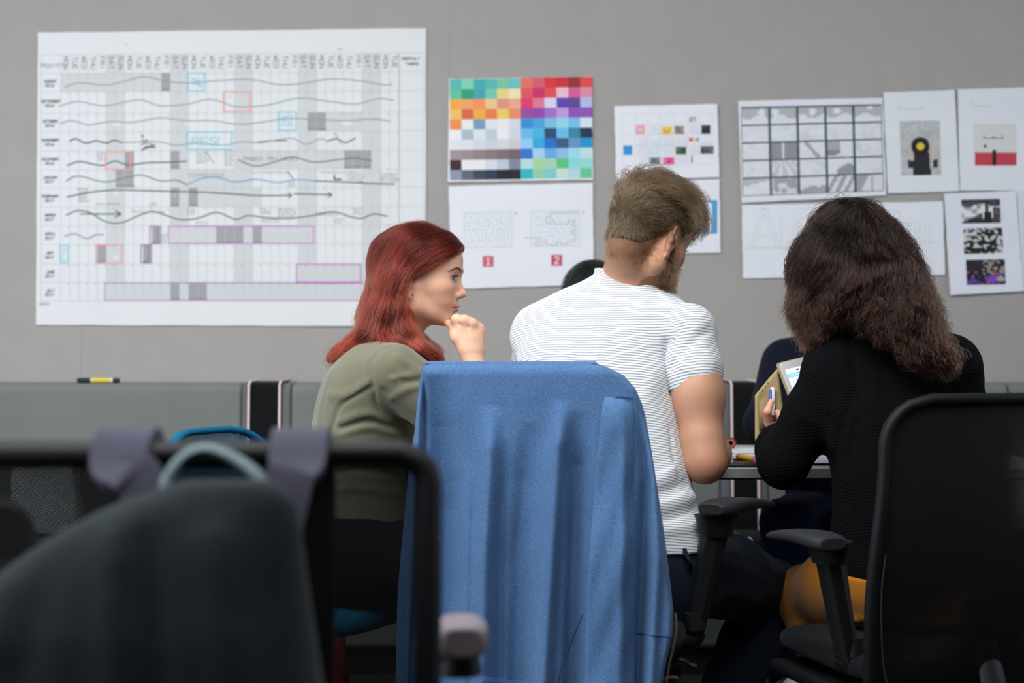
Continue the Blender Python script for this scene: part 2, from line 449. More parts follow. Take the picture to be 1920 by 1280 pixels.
def grow(S, seeds, flow, length, steps=14, lift=(0.0, 0.004), outward=0.0, gravity=0.0, jit=0.06, wave=None, lock_amp=0.0, seed=1):
    """returns (n, steps, 3) strand points hugging the surface of S"""
    r = np.random.default_rng(seed); n = len(seeds); P = seeds.astype(np.float32).copy()
    L = (length*r.uniform(0.65, 1.1, n)).astype(np.float32)[:, None]/(steps-1)
    h = r.uniform(lift[0], lift[1], n).astype(np.float32); out = np.empty((n, steps, 3), np.float32); J = r.normal(size=(n, 3)).astype(np.float32)*jit
    base = P.copy()
    for i in range(steps):
        f = flow(P); g = sdf_grad(S, P); d = S(P)
        hh = h*(0.25+0.75*min(1, i/4.0))+outward*i/(steps-1)
        P = P+g*(hh-d)[:, None]*0.8
        out[:, i] = P
        v = f+J; v[:, 2] -= gravity
        v = v-g*np.einsum('ij,ij->i', v, g)[:, None]*0.9; v /= np.linalg.norm(v, axis=1)[:, None]+1e-9
        P = P+v*L
    lk = waves(1.0, 95, 77)(out[:, -1])+0.5*waves(1.0, 260, 78)(out[:, steps//2])
    Nm = sdf_grad(S, out[:, steps//2]); out = out+(Nm*(lk*lock_amp)[:, None])[:, None, :]*np.clip(np.linspace(0, 1.6, steps), 0, 1)[None, :, None].astype(np.float32)
    if wave is not None:
        amp, wl, ph_s = wave
        s = np.linspace(0, 1, steps)[None, :]*length; T = np.gradient(out, axis=1); T /= np.linalg.norm(T, axis=2)[..., None]+1e-9
        N = sdf_grad(S, out[:, steps//2]); Bn = np.cross(T, N[:, None, :])
        ph = 6.28*(waves(0.9, ph_s, 5)(base))+r.normal(size=n)*0.16
        env = np.clip(np.linspace(-0.1, 1.0, steps), 0, 1)[None, :]
        ww = 6.283*s/wl+ph[:, None]
        out = out+(Bn*(np.sin(ww)*amp*env)[..., None]+N[:, None, :]*((np.cos(ww)*0.7+0.5)*amp*env)[..., None]).astype(np.float32)
    return out
def strands_obj(name, arr, mat, r0=0.0004, r1=0.00012, parent=None, label=None):
    n, st, _ = arr.shape
    hc = bpy.data.hair_curves.new(name); hc.add_curves([st]*n)
    hc.points.foreach_set('position', arr.reshape(-1, 3).astype(np.float32).ravel())
    rad = np.tile(np.linspace(1, 0, st)**0.6*(r0-r1)+r1, n).astype(np.float32)
    at = hc.attributes.get('radius') or hc.attributes.new('radius', 'FLOAT', 'POINT'); at.data.foreach_set('value', rad)
    lk = waves(1.0, 95, 77)(arr[:, -1])+0.5*waves(1.0, 260, 78)(arr[:, st//2]); al = hc.attributes.new('lock', 'FLOAT', 'CURVE'); al.data.foreach_set('value', np.clip(.5+.75*lk, 0, 1).astype(np.float32))
    hc.materials.append(mat); o = link(bpy.data.objects.new(name, hc)); o['kind'] = 'stuff'
    if label: o['label'] = label
    if parent is not None: place(o, parent)
    return o
# ------------------------------------------------------------------ the room
WALL_Y = 5.0
M_wall = cloth('wall_fabric', srgb(160, 156, 152), srgb(171, 168, 164), scale=420, bump=0.15, sheen=0.05, big=0.05, rough=0.9)
M_paint = plain('paint', srgb(128, 128, 130), 0.85, var=0.03, vs=3)
M_floor = plain('floor_carpet', srgb(66, 58, 52), 0.95, var=0.25, vs=160, bump=0.3, bs=500)
M_ceil = plain('ceiling_paint', srgb(150, 150, 148), 0.9)
M_whiteframe = plain('window_frame_white', srgb(225, 226, 226), 0.4)
def struct(name, c, s, mat, bev=0):
    return tag(box(name, c, s, mat, None, bev), kind='structure')
X0, X1, Y0, Y1, ZC = -4.0, 4.0, -3.0, WALL_Y, 3.2
struct('floor', ((X0+X1)/2, (Y0+Y1)/2, -0.05), (X1-X0+0.4, Y1-Y0+0.4, 0.1), M_floor)
# ceiling with a skylight opening above the bench
sx0, sx1, sy0, sy1 = -2.6, 1.2, 0.5, 2.9
struct('ceiling', ((X0+X1)/2, (Y0+sy0)/2, ZC+0.06), (X1-X0, sy0-Y0, 0.12), M_ceil)
struct('ceiling', ((X0+X1)/2, (sy1+Y1)/2, ZC+0.06), (X1-X0, Y1-sy1, 0.12), M_ceil)
struct('ceiling', ((X0+sx0)/2, (sy0+sy1)/2, ZC+0.06), (sx0-X0, sy1-sy0, 0.12), M_ceil)
struct('ceiling', ((X1+sx1)/2, (sy0+sy1)/2, ZC+0.06), (X1-sx1, sy1-sy0, 0.12), M_ceil)
# the fabric wall behind the bench, in panels with hairline joints (one joint shows left of the colour chart)
wf = tag(bpy.data.objects.new('wall_back', None), kind='structure'); COL.objects.link(wf); wf.location = (0, WALL_Y, 0)
bnd = [X0, W(152, 0, 5)[0], W(842, 0, 5)[0], W(1532, 0, 5)[0], W(2222, 0, 5)[0], X1]
place(box('wall_core', (0, WALL_Y+0.09, ZC/2), (X1-X0+0.4, 0.12, ZC), M_paint, None, 0), wf)
for i in range(5):
    p = box('wall_panel', ((bnd[i]+bnd[i+1])/2, WALL_Y+0.0145, ZC/2), (bnd[i+1]-bnd[i]-0.0002, 0.029, ZC), M_wall, None, 0); bevel(p, 0.0004, 1); place(p, wf)
struct('wall_front', (0, Y0-0.06, ZC/2), (X1-X0+0.4, 0.12, ZC), M_paint)
def window_wall(side, x, sgn, wy0, wy1, wz0, wz1, nwin):
    n = 'wall_'+side
    struct(n, (x+sgn*0.06, (Y0+Y1)/2, wz0/2), (0.12, Y1-Y0, wz0), M_paint)
    struct(n, (x+sgn*0.06, (Y0+Y1)/2, (wz1+ZC)/2), (0.12, Y1-Y0, ZC-wz1), M_paint)
    struct(n, (x+sgn*0.06, (Y0+wy0)/2, (wz0+wz1)/2), (0.12, wy0-Y0, wz1-wz0), M_paint)
    struct(n, (x+sgn*0.06, (Y1+wy1)/2, (wz0+wz1)/2), (0.12, Y1-wy1, wz1-wz0), M_paint)
    w = (wy1-wy0)/nwin
    for i in range(nwin):
        global NW; NW += 1
        e = tag(bpy.data.objects.new(f'window_{NW}', None), kind='structure'); COL.objects.link(e); e.location = (x+sgn*0.06, wy0+w*(i+0.5), (wz0+wz1)/2)
        for dz in (wz0+0.03, wz1-0.03): place(box('window_frame', (x+sgn*0.06, wy0+w*(i+0.5), dz), (0.07, w, 0.06), M_whiteframe), e)
        for dy in (wy0+w*i+0.03, wy0+w*(i+1)-0.03): place(box('window_frame', (x+sgn*0.06, dy, (wz0+wz1)/2), (0.07, 0.06, wz1-wz0), M_whiteframe), e)
NW = 0
window_wall('left', X0, -1, -0.8, 4.0, 0.9, 2.8, 4)
window_wall('right', X1, 1, 1.6, 4.8, 0.9, 2.8, 3)
struct('baseboard_back', (0, WALL_Y-0.008, 0.04), (X1-X0, 0.016, 0.08), M_paint, 0.003)

# ------------------------------------------------------------------ flat print: strokes and patches laid on a sheet
GLY = {
 'A': [(0,0,2,6),(2,6,4,0),(1,2,3,2)], 'B': [(0,0,0,6),(0,6,3,6),(3,6,4,5),(4,5,3,3),(0,3,3,3),(3,3,4,1.5),(4,1.5,3,0),(3,0,0,0)],
 'C': [(4,5,3,6),(3,6,1,6),(1,6,0,5),(0,5,0,1),(0,1,1,0),(1,0,3,0),(3,0,4,1)], 'D': [(0,0,0,6),(0,6,2.5,6),(2.5,6,4,4),(4,4,4,2),(4,2,2.5,0),(2.5,0,0,0)],
 'E': [(0,0,0,6),(0,6,4,6),(0,3,3,3),(0,0,4,0)], 'F': [(0,0,0,6),(0,6,4,6),(0,3,3,3)], 'G': [(4,5,3,6),(3,6,1,6),(1,6,0,5),(0,5,0,1),(0,1,1,0),(1,0,3,0),(3,0,4,1),(4,1,4,3),(4,3,2,3)],
 'H': [(0,0,0,6),(4,0,4,6),(0,3,4,3)], 'I': [(2,0,2,6)], 'J': [(4,6,4,1),(4,1,3,0),(3,0,1,0),(1,0,0,1)], 'K': [(0,0,0,6),(4,6,0,2.5),(1.5,3.5,4,0)],
 'L': [(0,6,0,0),(0,0,4,0)], 'M': [(0,0,0,6),(0,6,2,2),(2,2,4,6),(4,6,4,0)], 'N': [(0,0,0,6),(0,6,4,0),(4,0,4,6)], 'O': [(1,0,0,1),(0,1,0,5),(0,5,1,6),(1,6,3,6),(3,6,4,5),(4,5,4,1),(4,1,3,0),(3,0,1,0)],
 'P': [(0,0,0,6),(0,6,3,6),(3,6,4,5),(4,5,4,4),(4,4,3,3),(3,3,0,3)], 'R': [(0,0,0,6),(0,6,3,6),(3,6,4,5),(4,5,4,4),(4,4,3,3),(3,3,0,3),(2,3,4,0)],
 'S': [(4,5,3,6),(3,6,1,6),(1,6,0,5),(0,5,0,4),(0,4,4,2),(4,2,4,1),(4,1,3,0),(3,0,1,0),(1,0,0,1)], 'T': [(0,6,4,6),(2,6,2,0)], 'U': [(0,6,0,1),(0,1,1,0),(1,0,3,0),(3,0,4,1),(4,1,4,6)],
 'V': [(0,6,2,0),(2,0,4,6)], 'W': [(0,6,1,0),(1,0,2,4),(2,4,3,0),(3,0,4,6)], 'X': [(0,0,4,6),(0,6,4,0)], 'Y': [(0,6,2,3),(4,6,2,3),(2,3,2,0)], 'Z': [(0,6,4,6),(4,6,0,0),(0,0,4,0)],
 '0': [(0,0,0,6),(0,6,4,6),(4,6,4,0),(4,0,0,0)], '1': [(1,5,2.2,6),(2.2,6,2.2,0),(1,0,3.4,0)], '2': [(0,5,1,6),(1,6,3,6),(3,6,4,5),(4,5,4,4),(4,4,0,0),(0,0,4,0)],
 '6': [(4,6,1,5),(1,5,0,2),(0,2,0,0),(0,0,4,0),(4,0,4,3),(4,3,0,3)], '7': [(0,6,4,6),(4,6,1,0)], '/': [(0,0,4,6)], '(': [(3,6,1,3),(1,3,3,0)],
 'a': [(4,0,4,4),(4,3.5,1,4),(1,4,0,2),(0,2,1,0),(1,0,4,1)], 'd': [(4,0,4,6),(4,3.5,1,4),(1,4,0,2),(0,2,1,0),(1,0,4,1)], 'h': [(0,0,0,6),(0,3,2,4),(2,4,4,3),(4,3,4,0)],
 'i': [(2,0,2,4),(2,5.3,2,5.8)], 'l': [(2,0,2,6)], 'n': [(0,0,0,4),(0,3,2,4),(2,4,4,3),(4,3,4,0)], 'o': [(1,0,0,2),(0,2,1,4),(1,4,3,4),(3,4,4,2),(4,2,3,0),(3,0,1,0)],
 'p': [(0,-2,0,4),(0,4,3,4),(3,4,4,2),(4,2,3,0),(3,0,0,.5)], 's': [(4,4,1,4),(1,4,1,2.3),(1,2.3,3.5,2),(3.5,2,3.5,0),(3.5,0,0,0)], 't': [(2,6,2,0),(0,4,4,4)], 'y': [(0,4,2,0),(4,4,1,-2)], ' ': []}
class Sheet:
    """a sheet of paper on the wall; everything printed on it is one thin mesh in its own colours"""
    def __init__(s, name, quad, label, group, layer=0, n=14, curl=None, amp=0.0007, cat='poster', tint=(214, 216, 220)):
        s.q = np.array(quad, float); s.base = WALL_Y-0.0035-0.0022*layer; s.curl = curl or []; s.amp = amp; s.V = []; s.Fc = []; s.C = []
        s.ph = RNG.uniform(0, 6, 3)
        # edges are not ruler straight: a little raggedness from tape and cutting
        V, Fc = [], []; a, b, c, d = s.q
        for j in range(n+1):
            for i in range(n+1):
                u, v = i/n, j/n; p = (a*(1-u)+b*u)*(1-v)+(d*(1-u)+c*u)*v
                if i in (0, n): p = p+np.array([RNG.uniform(-.5, .5), 0])
                if j in (0, n): p = p+np.array([0, RNG.uniform(-.5, .5)])
                V.append(W(p[0], p[1], s.depth(p[0], p[1])))
        for j in range(n):
            for i in range(n): k = j*(n+1)+i; Fc.append([k, k+n+1, k+n+2, k+1])
        m = paper_mat(tint)
        s.o = mesh_obj(name, V, Fc, m); s.o.data.polygons.foreach_set("use_smooth", np.zeros(len(s.o.data.polygons), bool)); solidify(s.o, 0.0004, 1.0); tag(s.o, label, cat, group)
    def depth(s, x, y):
        y_ = s.base+s.amp*(math.sin(x*0.045+s.ph[0])+math.sin(y*0.05+s.ph[1])-1.2)
        for (cx, cy, r, h) in s.curl: y_ -= h*math.exp(-((x-cx)**2+(y-cy)**2)/(r*r))
        return y_
    def quad(s, pts, col, lev):
        k = len(s.V)
        for p in pts: s.V.append(W(p[0], p[1], s.depth(p[0], p[1])-0.0005-0.00018*lev)); s.C.append(col)
        s.Fc.append([k, k+1, k+2, k+3])
    def rect(s, x0, y0, x1, y1, col, lev=1, sk=0.0, step=45):
        c = srgb(*col); nx = max(1, int(abs(x1-x0)/step)+1); ny = max(1, int(abs(y1-y0)/step)+1)
        for i in range(nx):
            for j in range(ny):
                xa, xb = x0+(x1-x0)*i/nx, x0+(x1-x0)*(i+1)/nx; ya, yb = y0+(y1-y0)*j/ny, y0+(y1-y0)*(j+1)/ny
                s.quad([(xa, ya+sk*xa), (xb, ya+sk*xb), (xb, yb+sk*xb), (xa, yb+sk*xa)], c, lev)
    def line(s, pts, w, col, lev=2, sub=False):
        c = srgb(*col); P = np.array(pts, float)
        if sub: P = catmull(P, sub)
        for i in range(len(P)-1):
            a, b = P[i], P[i+1]; L = np.linalg.norm(b-a)
            if L < 1e-6: continue
            t = (b-a)/L; nn = np.array([-t[1], t[0]])*w/2; k = max(1, int(L/45)+1); e = t*w*0.2
            for j in range(k):
                p, q = a+(b-a)*j/k, a+(b-a)*(j+1)/k
                if j == 0: p = p-e
                if j == k-1: q = q+e
                s.quad([p+nn, q+nn, q-nn, p-nn], c, lev)
    def text(s, txt, x, y, h, col, w=0.9, lev=3, rot=0, sp=1.5, cx=1.0, slant=0.0):
        """x, y: baseline start; rot 90 reads downwards"""
        u = h/6.0; cr, sr = math.cos(math.radians(rot)), math.sin(math.radians(rot)); ox = 0
        for ch in txt:
            adv = (4+sp)*cx
            for (a, b, c_, d) in GLY.get(ch, []):
                P = []
                for (gx, gy) in ((a, b), (c_, d)):
                    lx, ly = (ox+gx*cx+gy*slant)*u, -gy*u; P.append((x+lx*cr-ly*sr, y+lx*sr+ly*cr))
                s.line(P, w, col, lev)
            ox += adv
    def scribble(s, x, y, wd, h, rows, col, w=0.8, seed=0):
        r = random.Random(seed)
        for k in range(rows):
            xx = x+r.uniform(0, 2); yy = y+k*h
            while xx < x+wd-2:
                L = r.uniform(3, 7); P = [(xx+i*L/4, yy+r.uniform(-h*.33, h*.33)) for i in range(5)]; s.line(P, w, col, 3); xx += L+r.uniform(1, 2.2)
    def pic(s, x0, y0, x1, y1, nx, ny, fn, lev=2, sk=0.0, shx=0.0):
        for i in range(nx):
            for j in range(ny):
                xa, xb = x0+(x1-x0)*i/nx, x0+(x1-x0)*(i+1)/nx; ya, yb = y0+(y1-y0)*j/ny, y0+(y1-y0)*(j+1)/ny
                col = fn((i+.5)/nx, (j+.5)/ny)
                if col is None: continue
                s.quad([(xa+shx*(ya-y0), ya+sk*(xa-x0)), (xb+shx*(ya-y0), ya+sk*(xb-x0)), (xb+shx*(yb-y0), yb+sk*(xb-x0)), (xa+shx*(yb-y0), yb+sk*(xa-x0))], srgb(*[max(0, min(255, c)) for c in col]), lev)
    def done(s, name='print'):
        if s.V: place(mesh_obj(name, s.V, s.Fc, M_print, None, False, s.C), s.o)
        s.V, s.Fc, s.C = [], [], []
        return s.o
_pm = {}
def paper_mat(t):
    if t not in _pm: _pm[t] = plain('paper', srgb(*t), 0.6, spec=0.3, var=0.012, vs=4)
    return _pm[t]
M_print = attr_mat('printed_ink', 0.55, 0.3)
def vnoise(seed, nx, ny):
    r = np.random.default_rng(seed); g = r.uniform(0, 1, (ny+2, nx+2))
    def f(u, v):
        x, y = u*nx, v*ny; i, j = int(x), int(y); a, b = x-i, y-j
        return (g[j, i]*(1-a)+g[j, i+1]*a)*(1-b)+(g[j+1, i]*(1-a)+g[j+1, i+1]*a)*b
    return f

# --- the year planner
GW = 'sheets pinned on the grey wall'
pl = Sheet('wall_planner', [(71, 61), (799, 53), (798, 612), (67, 609)], 'huge white year planner with month rows, hand-drawn wave lines and coloured boxes on the wall', None, 0, 22, [(140, 585, 60, -0.001), (690, 610, 90, 0.004)], cat='planner', tint=(222, 224, 225))
col0, cp = 113.7, 17.135
rows = [137, 172, 212, 247, 283, 318, 352, 388, 423, 458, 494.6, 529, 564]
sk = -0.0045
def yy(x, y): return y+sk*(x-113)*(1-(y-100)/600)
CX = lambda i: col0+cp*i
g1, g2, gl, dk = (205, 207, 208), (160, 161, 163), (190, 197, 198), (56, 72, 68)
cells = {}
def cell(i0, i1, r, col, lev=1):
    for k in range(i0, i1): cells[(k, r)] = col
def cell_draw(i0, i1, r, col, lev=1):
    x0, x1 = CX(i0), CX(i1); ya, yb = rows[r], rows[r+1]; c = srgb(*col)
    for k in range(i0, i1):
        a, b = CX(k), CX(k+1); pl.quad([(a, yy(a, ya)), (b, yy(b, ya)), (b, yy(b, yb)), (a, yy(a, yb))], c, lev)
for wk in range(6):
    for d in (5, 6):
        k = wk*7+d
        if k < 37:
            a, b = CX(k), CX(k+1); pl.quad([(a, yy(a, 102)), (b, yy(b, 102)), (b, yy(b, 137)), (a, yy(a, 137))], srgb(*g1), 1)
            for r in range(12): cell(k, k+1, r, g1)
for (i0, i1, r) in [(0, 11, 0), (27, 34, 2), (20, 31, 4), (10, 36, 5), (12, 22, 6), (12, 28, 7), (26, 33, 10), (5, 37, 11)]:
    if r in (5,): i0, i1 = 12, 14
    if r == 7: continue
    if r == 8: pass
    cell(i0, i1, r, g1)
cell(12, 28, 8, g1); cell(14, 21, 5, (205, 207, 208)); cell(14, 22, 6, g1)
for (i0, i1, r) in [(11, 12, 0), (27, 29, 2), (7, 8, 4), (12, 13, 4), (31, 34, 4), (6, 8, 5), (12, 13, 6), (14, 15, 6), (10, 11, 8), (17, 20, 8), (21, 22, 8), (4, 5, 9), (9, 10, 9), (12, 13, 11), (14, 16, 11)]:
    cell(i0, i1, r, g2, 2); pl.scribble(CX(i0)+1, yy(CX(i0), rows[r+1])-4, (i1-i0)*cp-2, 3, 1, (80, 80, 82), 0.8, r*7+i0)
for (k, r), col in cells.items(): cell_draw(k, k+1, r, col)
for i in range(38):
    x = CX(i); pl.line([(x, yy(x, 102)), (x, 564)], 0.7, gl, 3)
for y in [102]+rows: pl.line([(77, yy(77, y)), (113, yy(113, y)), (400, yy(400, y)), (794, yy(794, y))], 0.8, gl, 3)
for x in (77, 794): pl.line([(x, yy(x, 102)), (x, 564)], 0.8, gl, 3)
pl.line([(748.5, 100), (748, 564)], 1.0, (140, 150, 150), 3)
for k in range(37):
    nm = ['MON', 'TUE', 'WED', 'THU', 'FRI', 'SAT', 'SUN'][k % 7]; pl.text(nm, CX(k)+5.4, yy(CX(k), 106), 8.2, (118, 126, 124), 1.2, rot=90, sp=1.5, cx=1.15)
    for r in range(12):
        if random.random() < 0.9: pl.line([(CX(k)+13, yy(CX(k), rows[r]+2.5)), (CX(k)+15, yy(CX(k), rows[r]+4.5))], 1.0, (150, 156, 156), 4)
pl.text('Month', 78, 127, 9, (120, 130, 128), 1.0, cx=1.1, sp=1.4)
for r, nm in enumerate(['AUGUST', 'SEPTEMBER', 'OCTOBER', 'NOVEMBER', 'DECEMBER', 'JANUARY', 'FEBRUARY', 'MARCH', 'APRIL', 'MAY', 'JUNE', 'JULY']):
    yr = '2016' if r < 5 else '2017'; L = len(nm)*3.85; yb = (rows[r]+rows[r+1])/2
    pl.text(nm, 94-L/2, yb, 4.6, (84, 92, 90), 1.2, sp=1.2, slant=0.15); pl.text(yr, 84.5, yb+8, 4.6, (84, 92, 90), 1.1, sp=1.6)
pl.text('MONTHLY', 754, 112, 4.6, (70, 78, 76), 1.1, sp=1.3, cx=1.2); pl.text('TASKS', 761, 122, 4.6, (70, 78, 76), 1.1, sp=1.3, cx=1.2)
pl.text('NOTES', 74, 572, 4.2, (140, 146, 146), 0.9)
gr1, gr2 = (148, 160, 155), (84, 100, 96)
def wv(pts, w, col): pl.line(pts, w, col, 5, sub=max(24, len(pts)*7))
wv([(121, 163), (150, 155), (197, 159), (230, 153), (270, 144), (310, 152), (350, 155), (410, 151), (470, 149), (520, 158), (560, 157), (620, 148), (680, 152), (720, 159), (735, 157)], 2.0, gr1)
wv([(111, 199), (145, 190), (197, 198), (260, 187), (300, 198), (350, 195), (395, 186), (445, 200), (500, 197), (560, 184), (620, 190), (665, 195), (710, 185), (739, 188)], 2.0, gr1)
wv([(112, 232), (135, 226), (165, 234), (205, 228), (250, 229), (300, 221), (350, 226), (400, 226), (445, 233), (490, 229), (540, 222), (600, 224), (650, 226), (700, 223), (732, 227)], 2.0, gr1)
wv([(130, 265), (142, 260), (160, 268), (180, 264), (200, 268), (213, 263), (228, 267)], 2.6, gr2)
wv([(228, 267), (270, 266), (300, 266), (330, 272), (370, 268), (420, 272), (450, 266), (490, 267), (545, 259), (573, 270), (600, 260), (614, 265)], 1.8, gr1)
wv([(614, 265), (630, 260), (648, 267), (666, 259)], 2.2, gr2); wv([(480, 267), (505, 264), (538, 264)], 2.0, gr2)
wv([(126, 310), (150, 303), (190, 310), (215, 302), (240, 309), (275, 305), (320, 304), (350, 302)], 2.5, gr2)
wv([(446, 300), (480, 311), (520, 302), (550, 294), (590, 304), (640, 298), (665, 296), (697, 301)], 2.2, (98, 112, 106))
wv([(124, 339), (147, 330), (195, 341), (230, 334), (265, 328), (300, 339), (330, 338), (350, 346)], 2.4, (130, 142, 138))
wv([(350, 346), (380, 334), (410, 333), (440, 341), (480, 336), (520, 342), (555, 337), (590, 339)], 2.2, (120, 165, 200))
wv([(590, 339), (640, 341), (700, 344), (740, 345)], 2.2, gr2)
wv([(126, 369), (165, 361), (215, 356), (300, 358), (400, 361), (480, 366), (546, 366)], 2.4, gr2); pl.line([(540, 361), (547, 366), (541, 371)], 1.6, gr2, 5)
wv([(551, 363), (590, 364), (622, 365)], 2.2, gr2); pl.line([(614, 360), (623, 365), (615, 370)], 1.6, gr2, 5)
wv([(124, 403), (145, 395), (170, 399), (195, 414), (225, 418), (265, 402), (290, 397), (335, 411), (370, 409), (405, 398), (430, 407), (445, 411), (465, 404), (500, 408), (545, 409), (590, 403), (625, 397), (660, 407), (680, 409), (700, 401), (726, 405)], 2.3, (96, 112, 106))
pl.line([(151, 401), (226, 401)], 2.2, gr2, 5); pl.line([(216, 395), (227, 401), (216, 407)], 2.2, gr2, 5)
wv([(121, 443), (140, 438), (162, 447), (180, 440), (194, 440)], 2.2, gr1)
def frame(x0, y0, x1, y1, w, col):
    pl.line([(x0, y0), (x1, y0), (x1, y1), (x0, y1), (x0, y0)], w, col, 6)
cy_, rd, pk = (108, 204, 226), (240, 160, 156), (205, 130, 200)
frame(351, 137, 383, 170, 1.8, cy_); frame(522, 210, 555, 244, 1.8, cy_); frame(350, 247, 434, 280, 1.8, cy_); frame(112.5, 459, 127, 492, 1.8, cy_)
frame(419, 172, 469, 209, 2.4, rd); frame(198, 284, 245, 317, 2.4, rd); frame(180, 459, 228, 493, 2.2, rd)
frame(281, 424, 295, 457, 1.6, (160, 110, 150)); frame(264, 459, 278, 492, 1.6, (150, 105, 150))
frame(316, 424, 588, 456, 1.8, pk); frame(556, 495, 676, 529, 2.2, pk); frame(196, 530, 700, 563, 1.6, pk)
pl.line([(556, 529), (620, 530), (676, 529)], 3.0, (190, 90, 190), 7)
pl.text('RESL', 358, 272, 15, cy_, 1.6, lev=6, cx=1.2, slant=0.2); pl.line([(362, 146), (378, 164)], 1.6, cy_, 6); pl.scribble(358, 150, 20, 7, 2, cy_, 1.2, 3); pl.scribble(527, 218, 24, 8, 3, cy_, 1.2, 5); pl.scribble(116, 466, 8, 7, 4, cy_, 1.0, 8)
pl.text('Happy Holidays', 457, 300, 8, (130, 138, 136), 1.0, lev=6, cx=1.0, slant=0.2)
pl.text('Y', 265, 259, 6, dk, 1.5, lev=6); pl.scribble(264, 264, 16, 6, 2, (40, 50, 48), 1.5, 11); pl.line([(265, 281), (290, 271)], 2.2, (40, 50, 48), 6); pl.scribble(270, 276, 20, 5, 1, (40, 50, 48), 1.6, 12)
for (x, y, w_, n, sd) in [(181, 286, 15, 4, 1), (367, 286, 22, 5, 2), (420, 282, 18, 7, 3), (352, 326, 70, 2, 4), (470, 323, 70, 1, 5), (598, 323, 78, 1, 6), (650, 328, 30, 4, 7), (712, 326, 34, 4, 8), (146, 354, 18, 6, 9), (178, 382, 50, 1, 10), (280, 381, 14, 2, 11), (350, 392, 16, 3, 12), (366, 417, 20, 2, 13), (487, 391, 16, 3, 14), (520, 392, 34, 4, 15), (488, 411, 34, 2, 16), (590, 398, 44, 2, 17), (660, 391, 18, 3, 18), (625, 412, 18, 2, 19), (300, 440, 13, 4, 20), (540, 343, 16, 2, 21), (246, 397, 60, 1, 22)]:
    pl.scribble(x, y, w_, 4.6, n, (118, 128, 126), 0.9, sd)
pl.line([(385, 283), (401, 306)], 1.2, (110, 120, 118), 6); pl.line([(540, 322), (550, 336)], 1.4, dk, 6); pl.line([(628, 249), (640, 270)], 1.2, (120, 125, 125), 6); pl.line([(627, 328), (627, 336), (640, 336)], 2.6, (40, 50, 48), 6)
for (x, y) in [(427, 180), (205, 290), (337, 332), (445, 295), (460, 364), (700, 222), (324, 430), (322, 364), (575, 437), (562, 510)]: pl.scribble(x, y, 9, 4, 2, (238, 196, 150), 1.2, int(x))
pl.scribble(285, 96, 1, 1, 1, (120, 120, 120), 1); pl.line([(235, 86), (238, 83)], 1.0, (150, 150, 150), 6); pl.line([(634, 93), (641, 92)], 1.2, (110, 115, 115), 6)
pl.done('planner_print')

# --- colour chart
cc = Sheet('colour_chart', [(842, 148), (1109, 144), (1112, 337), (840, 341)], 'poster of bright colour squares, greens reds blues and greys', GW, 1, 12, tint=(232, 233, 236), amp=0.0004)
L_ = """4FB8B0 83CDB2 3FA9AD 53B7AD 74C3A4 66BFBE|5CC09E 1F9C70 3BA3A8 70C6AC E5D47F F0E0B4|F8A63F F0A263 F39254 EDC48D E3907E E8A98A|F0BD66 DC6541 EFAC43 F17A45 ECCB62 EC8C62|F28F4B E9EAEB 7A9AB8 DDE2E4 E8E9EA D4D9E4|EAEBED A9BBC8 DDE1EA BDCCD5 E9EAEC D0D5E1|E0E1E6 DEDFE3 D3D7E2 CBD0DB D7D6DB CEC8CE|A29199 9B8C90 93807F 857779 7B6C70 6F6064|3B1F20 E7E8EA E7E8EA D5D8E0 BFC4D0 7D889B|8C95A8 5D6679 3B4154 1F3450 12131F 14141F"""
R_ = """E7705F D85B6B DA2D38 CF2138 972728 E34545|E0535A CF2064 E54852 E9BFCB D65A96 E08CA0|E52F66 E07790 D7D3E8 5C3CB2 5D4194 B4BCE0|99489A 9641A6 A070C6 BD9AD8 8C50B4 8C52B6|2F8ED3 46A3DA 78BEE2 94D2E8 76C0E4 D3E3EC|66BCE6 4AB2E0 25466B 66BFE8 3385A0 152C4E|93CCF2 22AADC 1B6EC8 36587C 6093C4 1192CC|2F72CC A6D0EE 66AAE4 8DBDE6 97DCE4 C0DFDC|B8DCDC A5D49F A8D1B4 58C37C 86D7D8 92D8D2|29B5BF 92CDA8 7ACBD0 CADDCE B0D7DC 66C394"""
hx = lambda h: tuple(int(h[i:i+2], 16) for i in (0, 2, 4))
for side, src, xa, xb in ((0, L_, 843, 976), (1, R_, 976, 1110)):
    for j, row in enumerate(src.split('|')):
        for i, h in enumerate(row.split()):
            wdt = (xb-xa)/6; x = xa+i*wdt; top = 148.5 if side == 0 else 146; y = top+j*18.95-0.014*(x-xa)
            if h.startswith('4FB8'): pass
            cc.quad([(x, y), (x+wdt, y-0.014*wdt), (x+wdt+0.8, y+18.95-0.014*wdt), (x+0.8, y+18.95)], srgb(*hx(h)), 1)
cc.done('colour_squares')

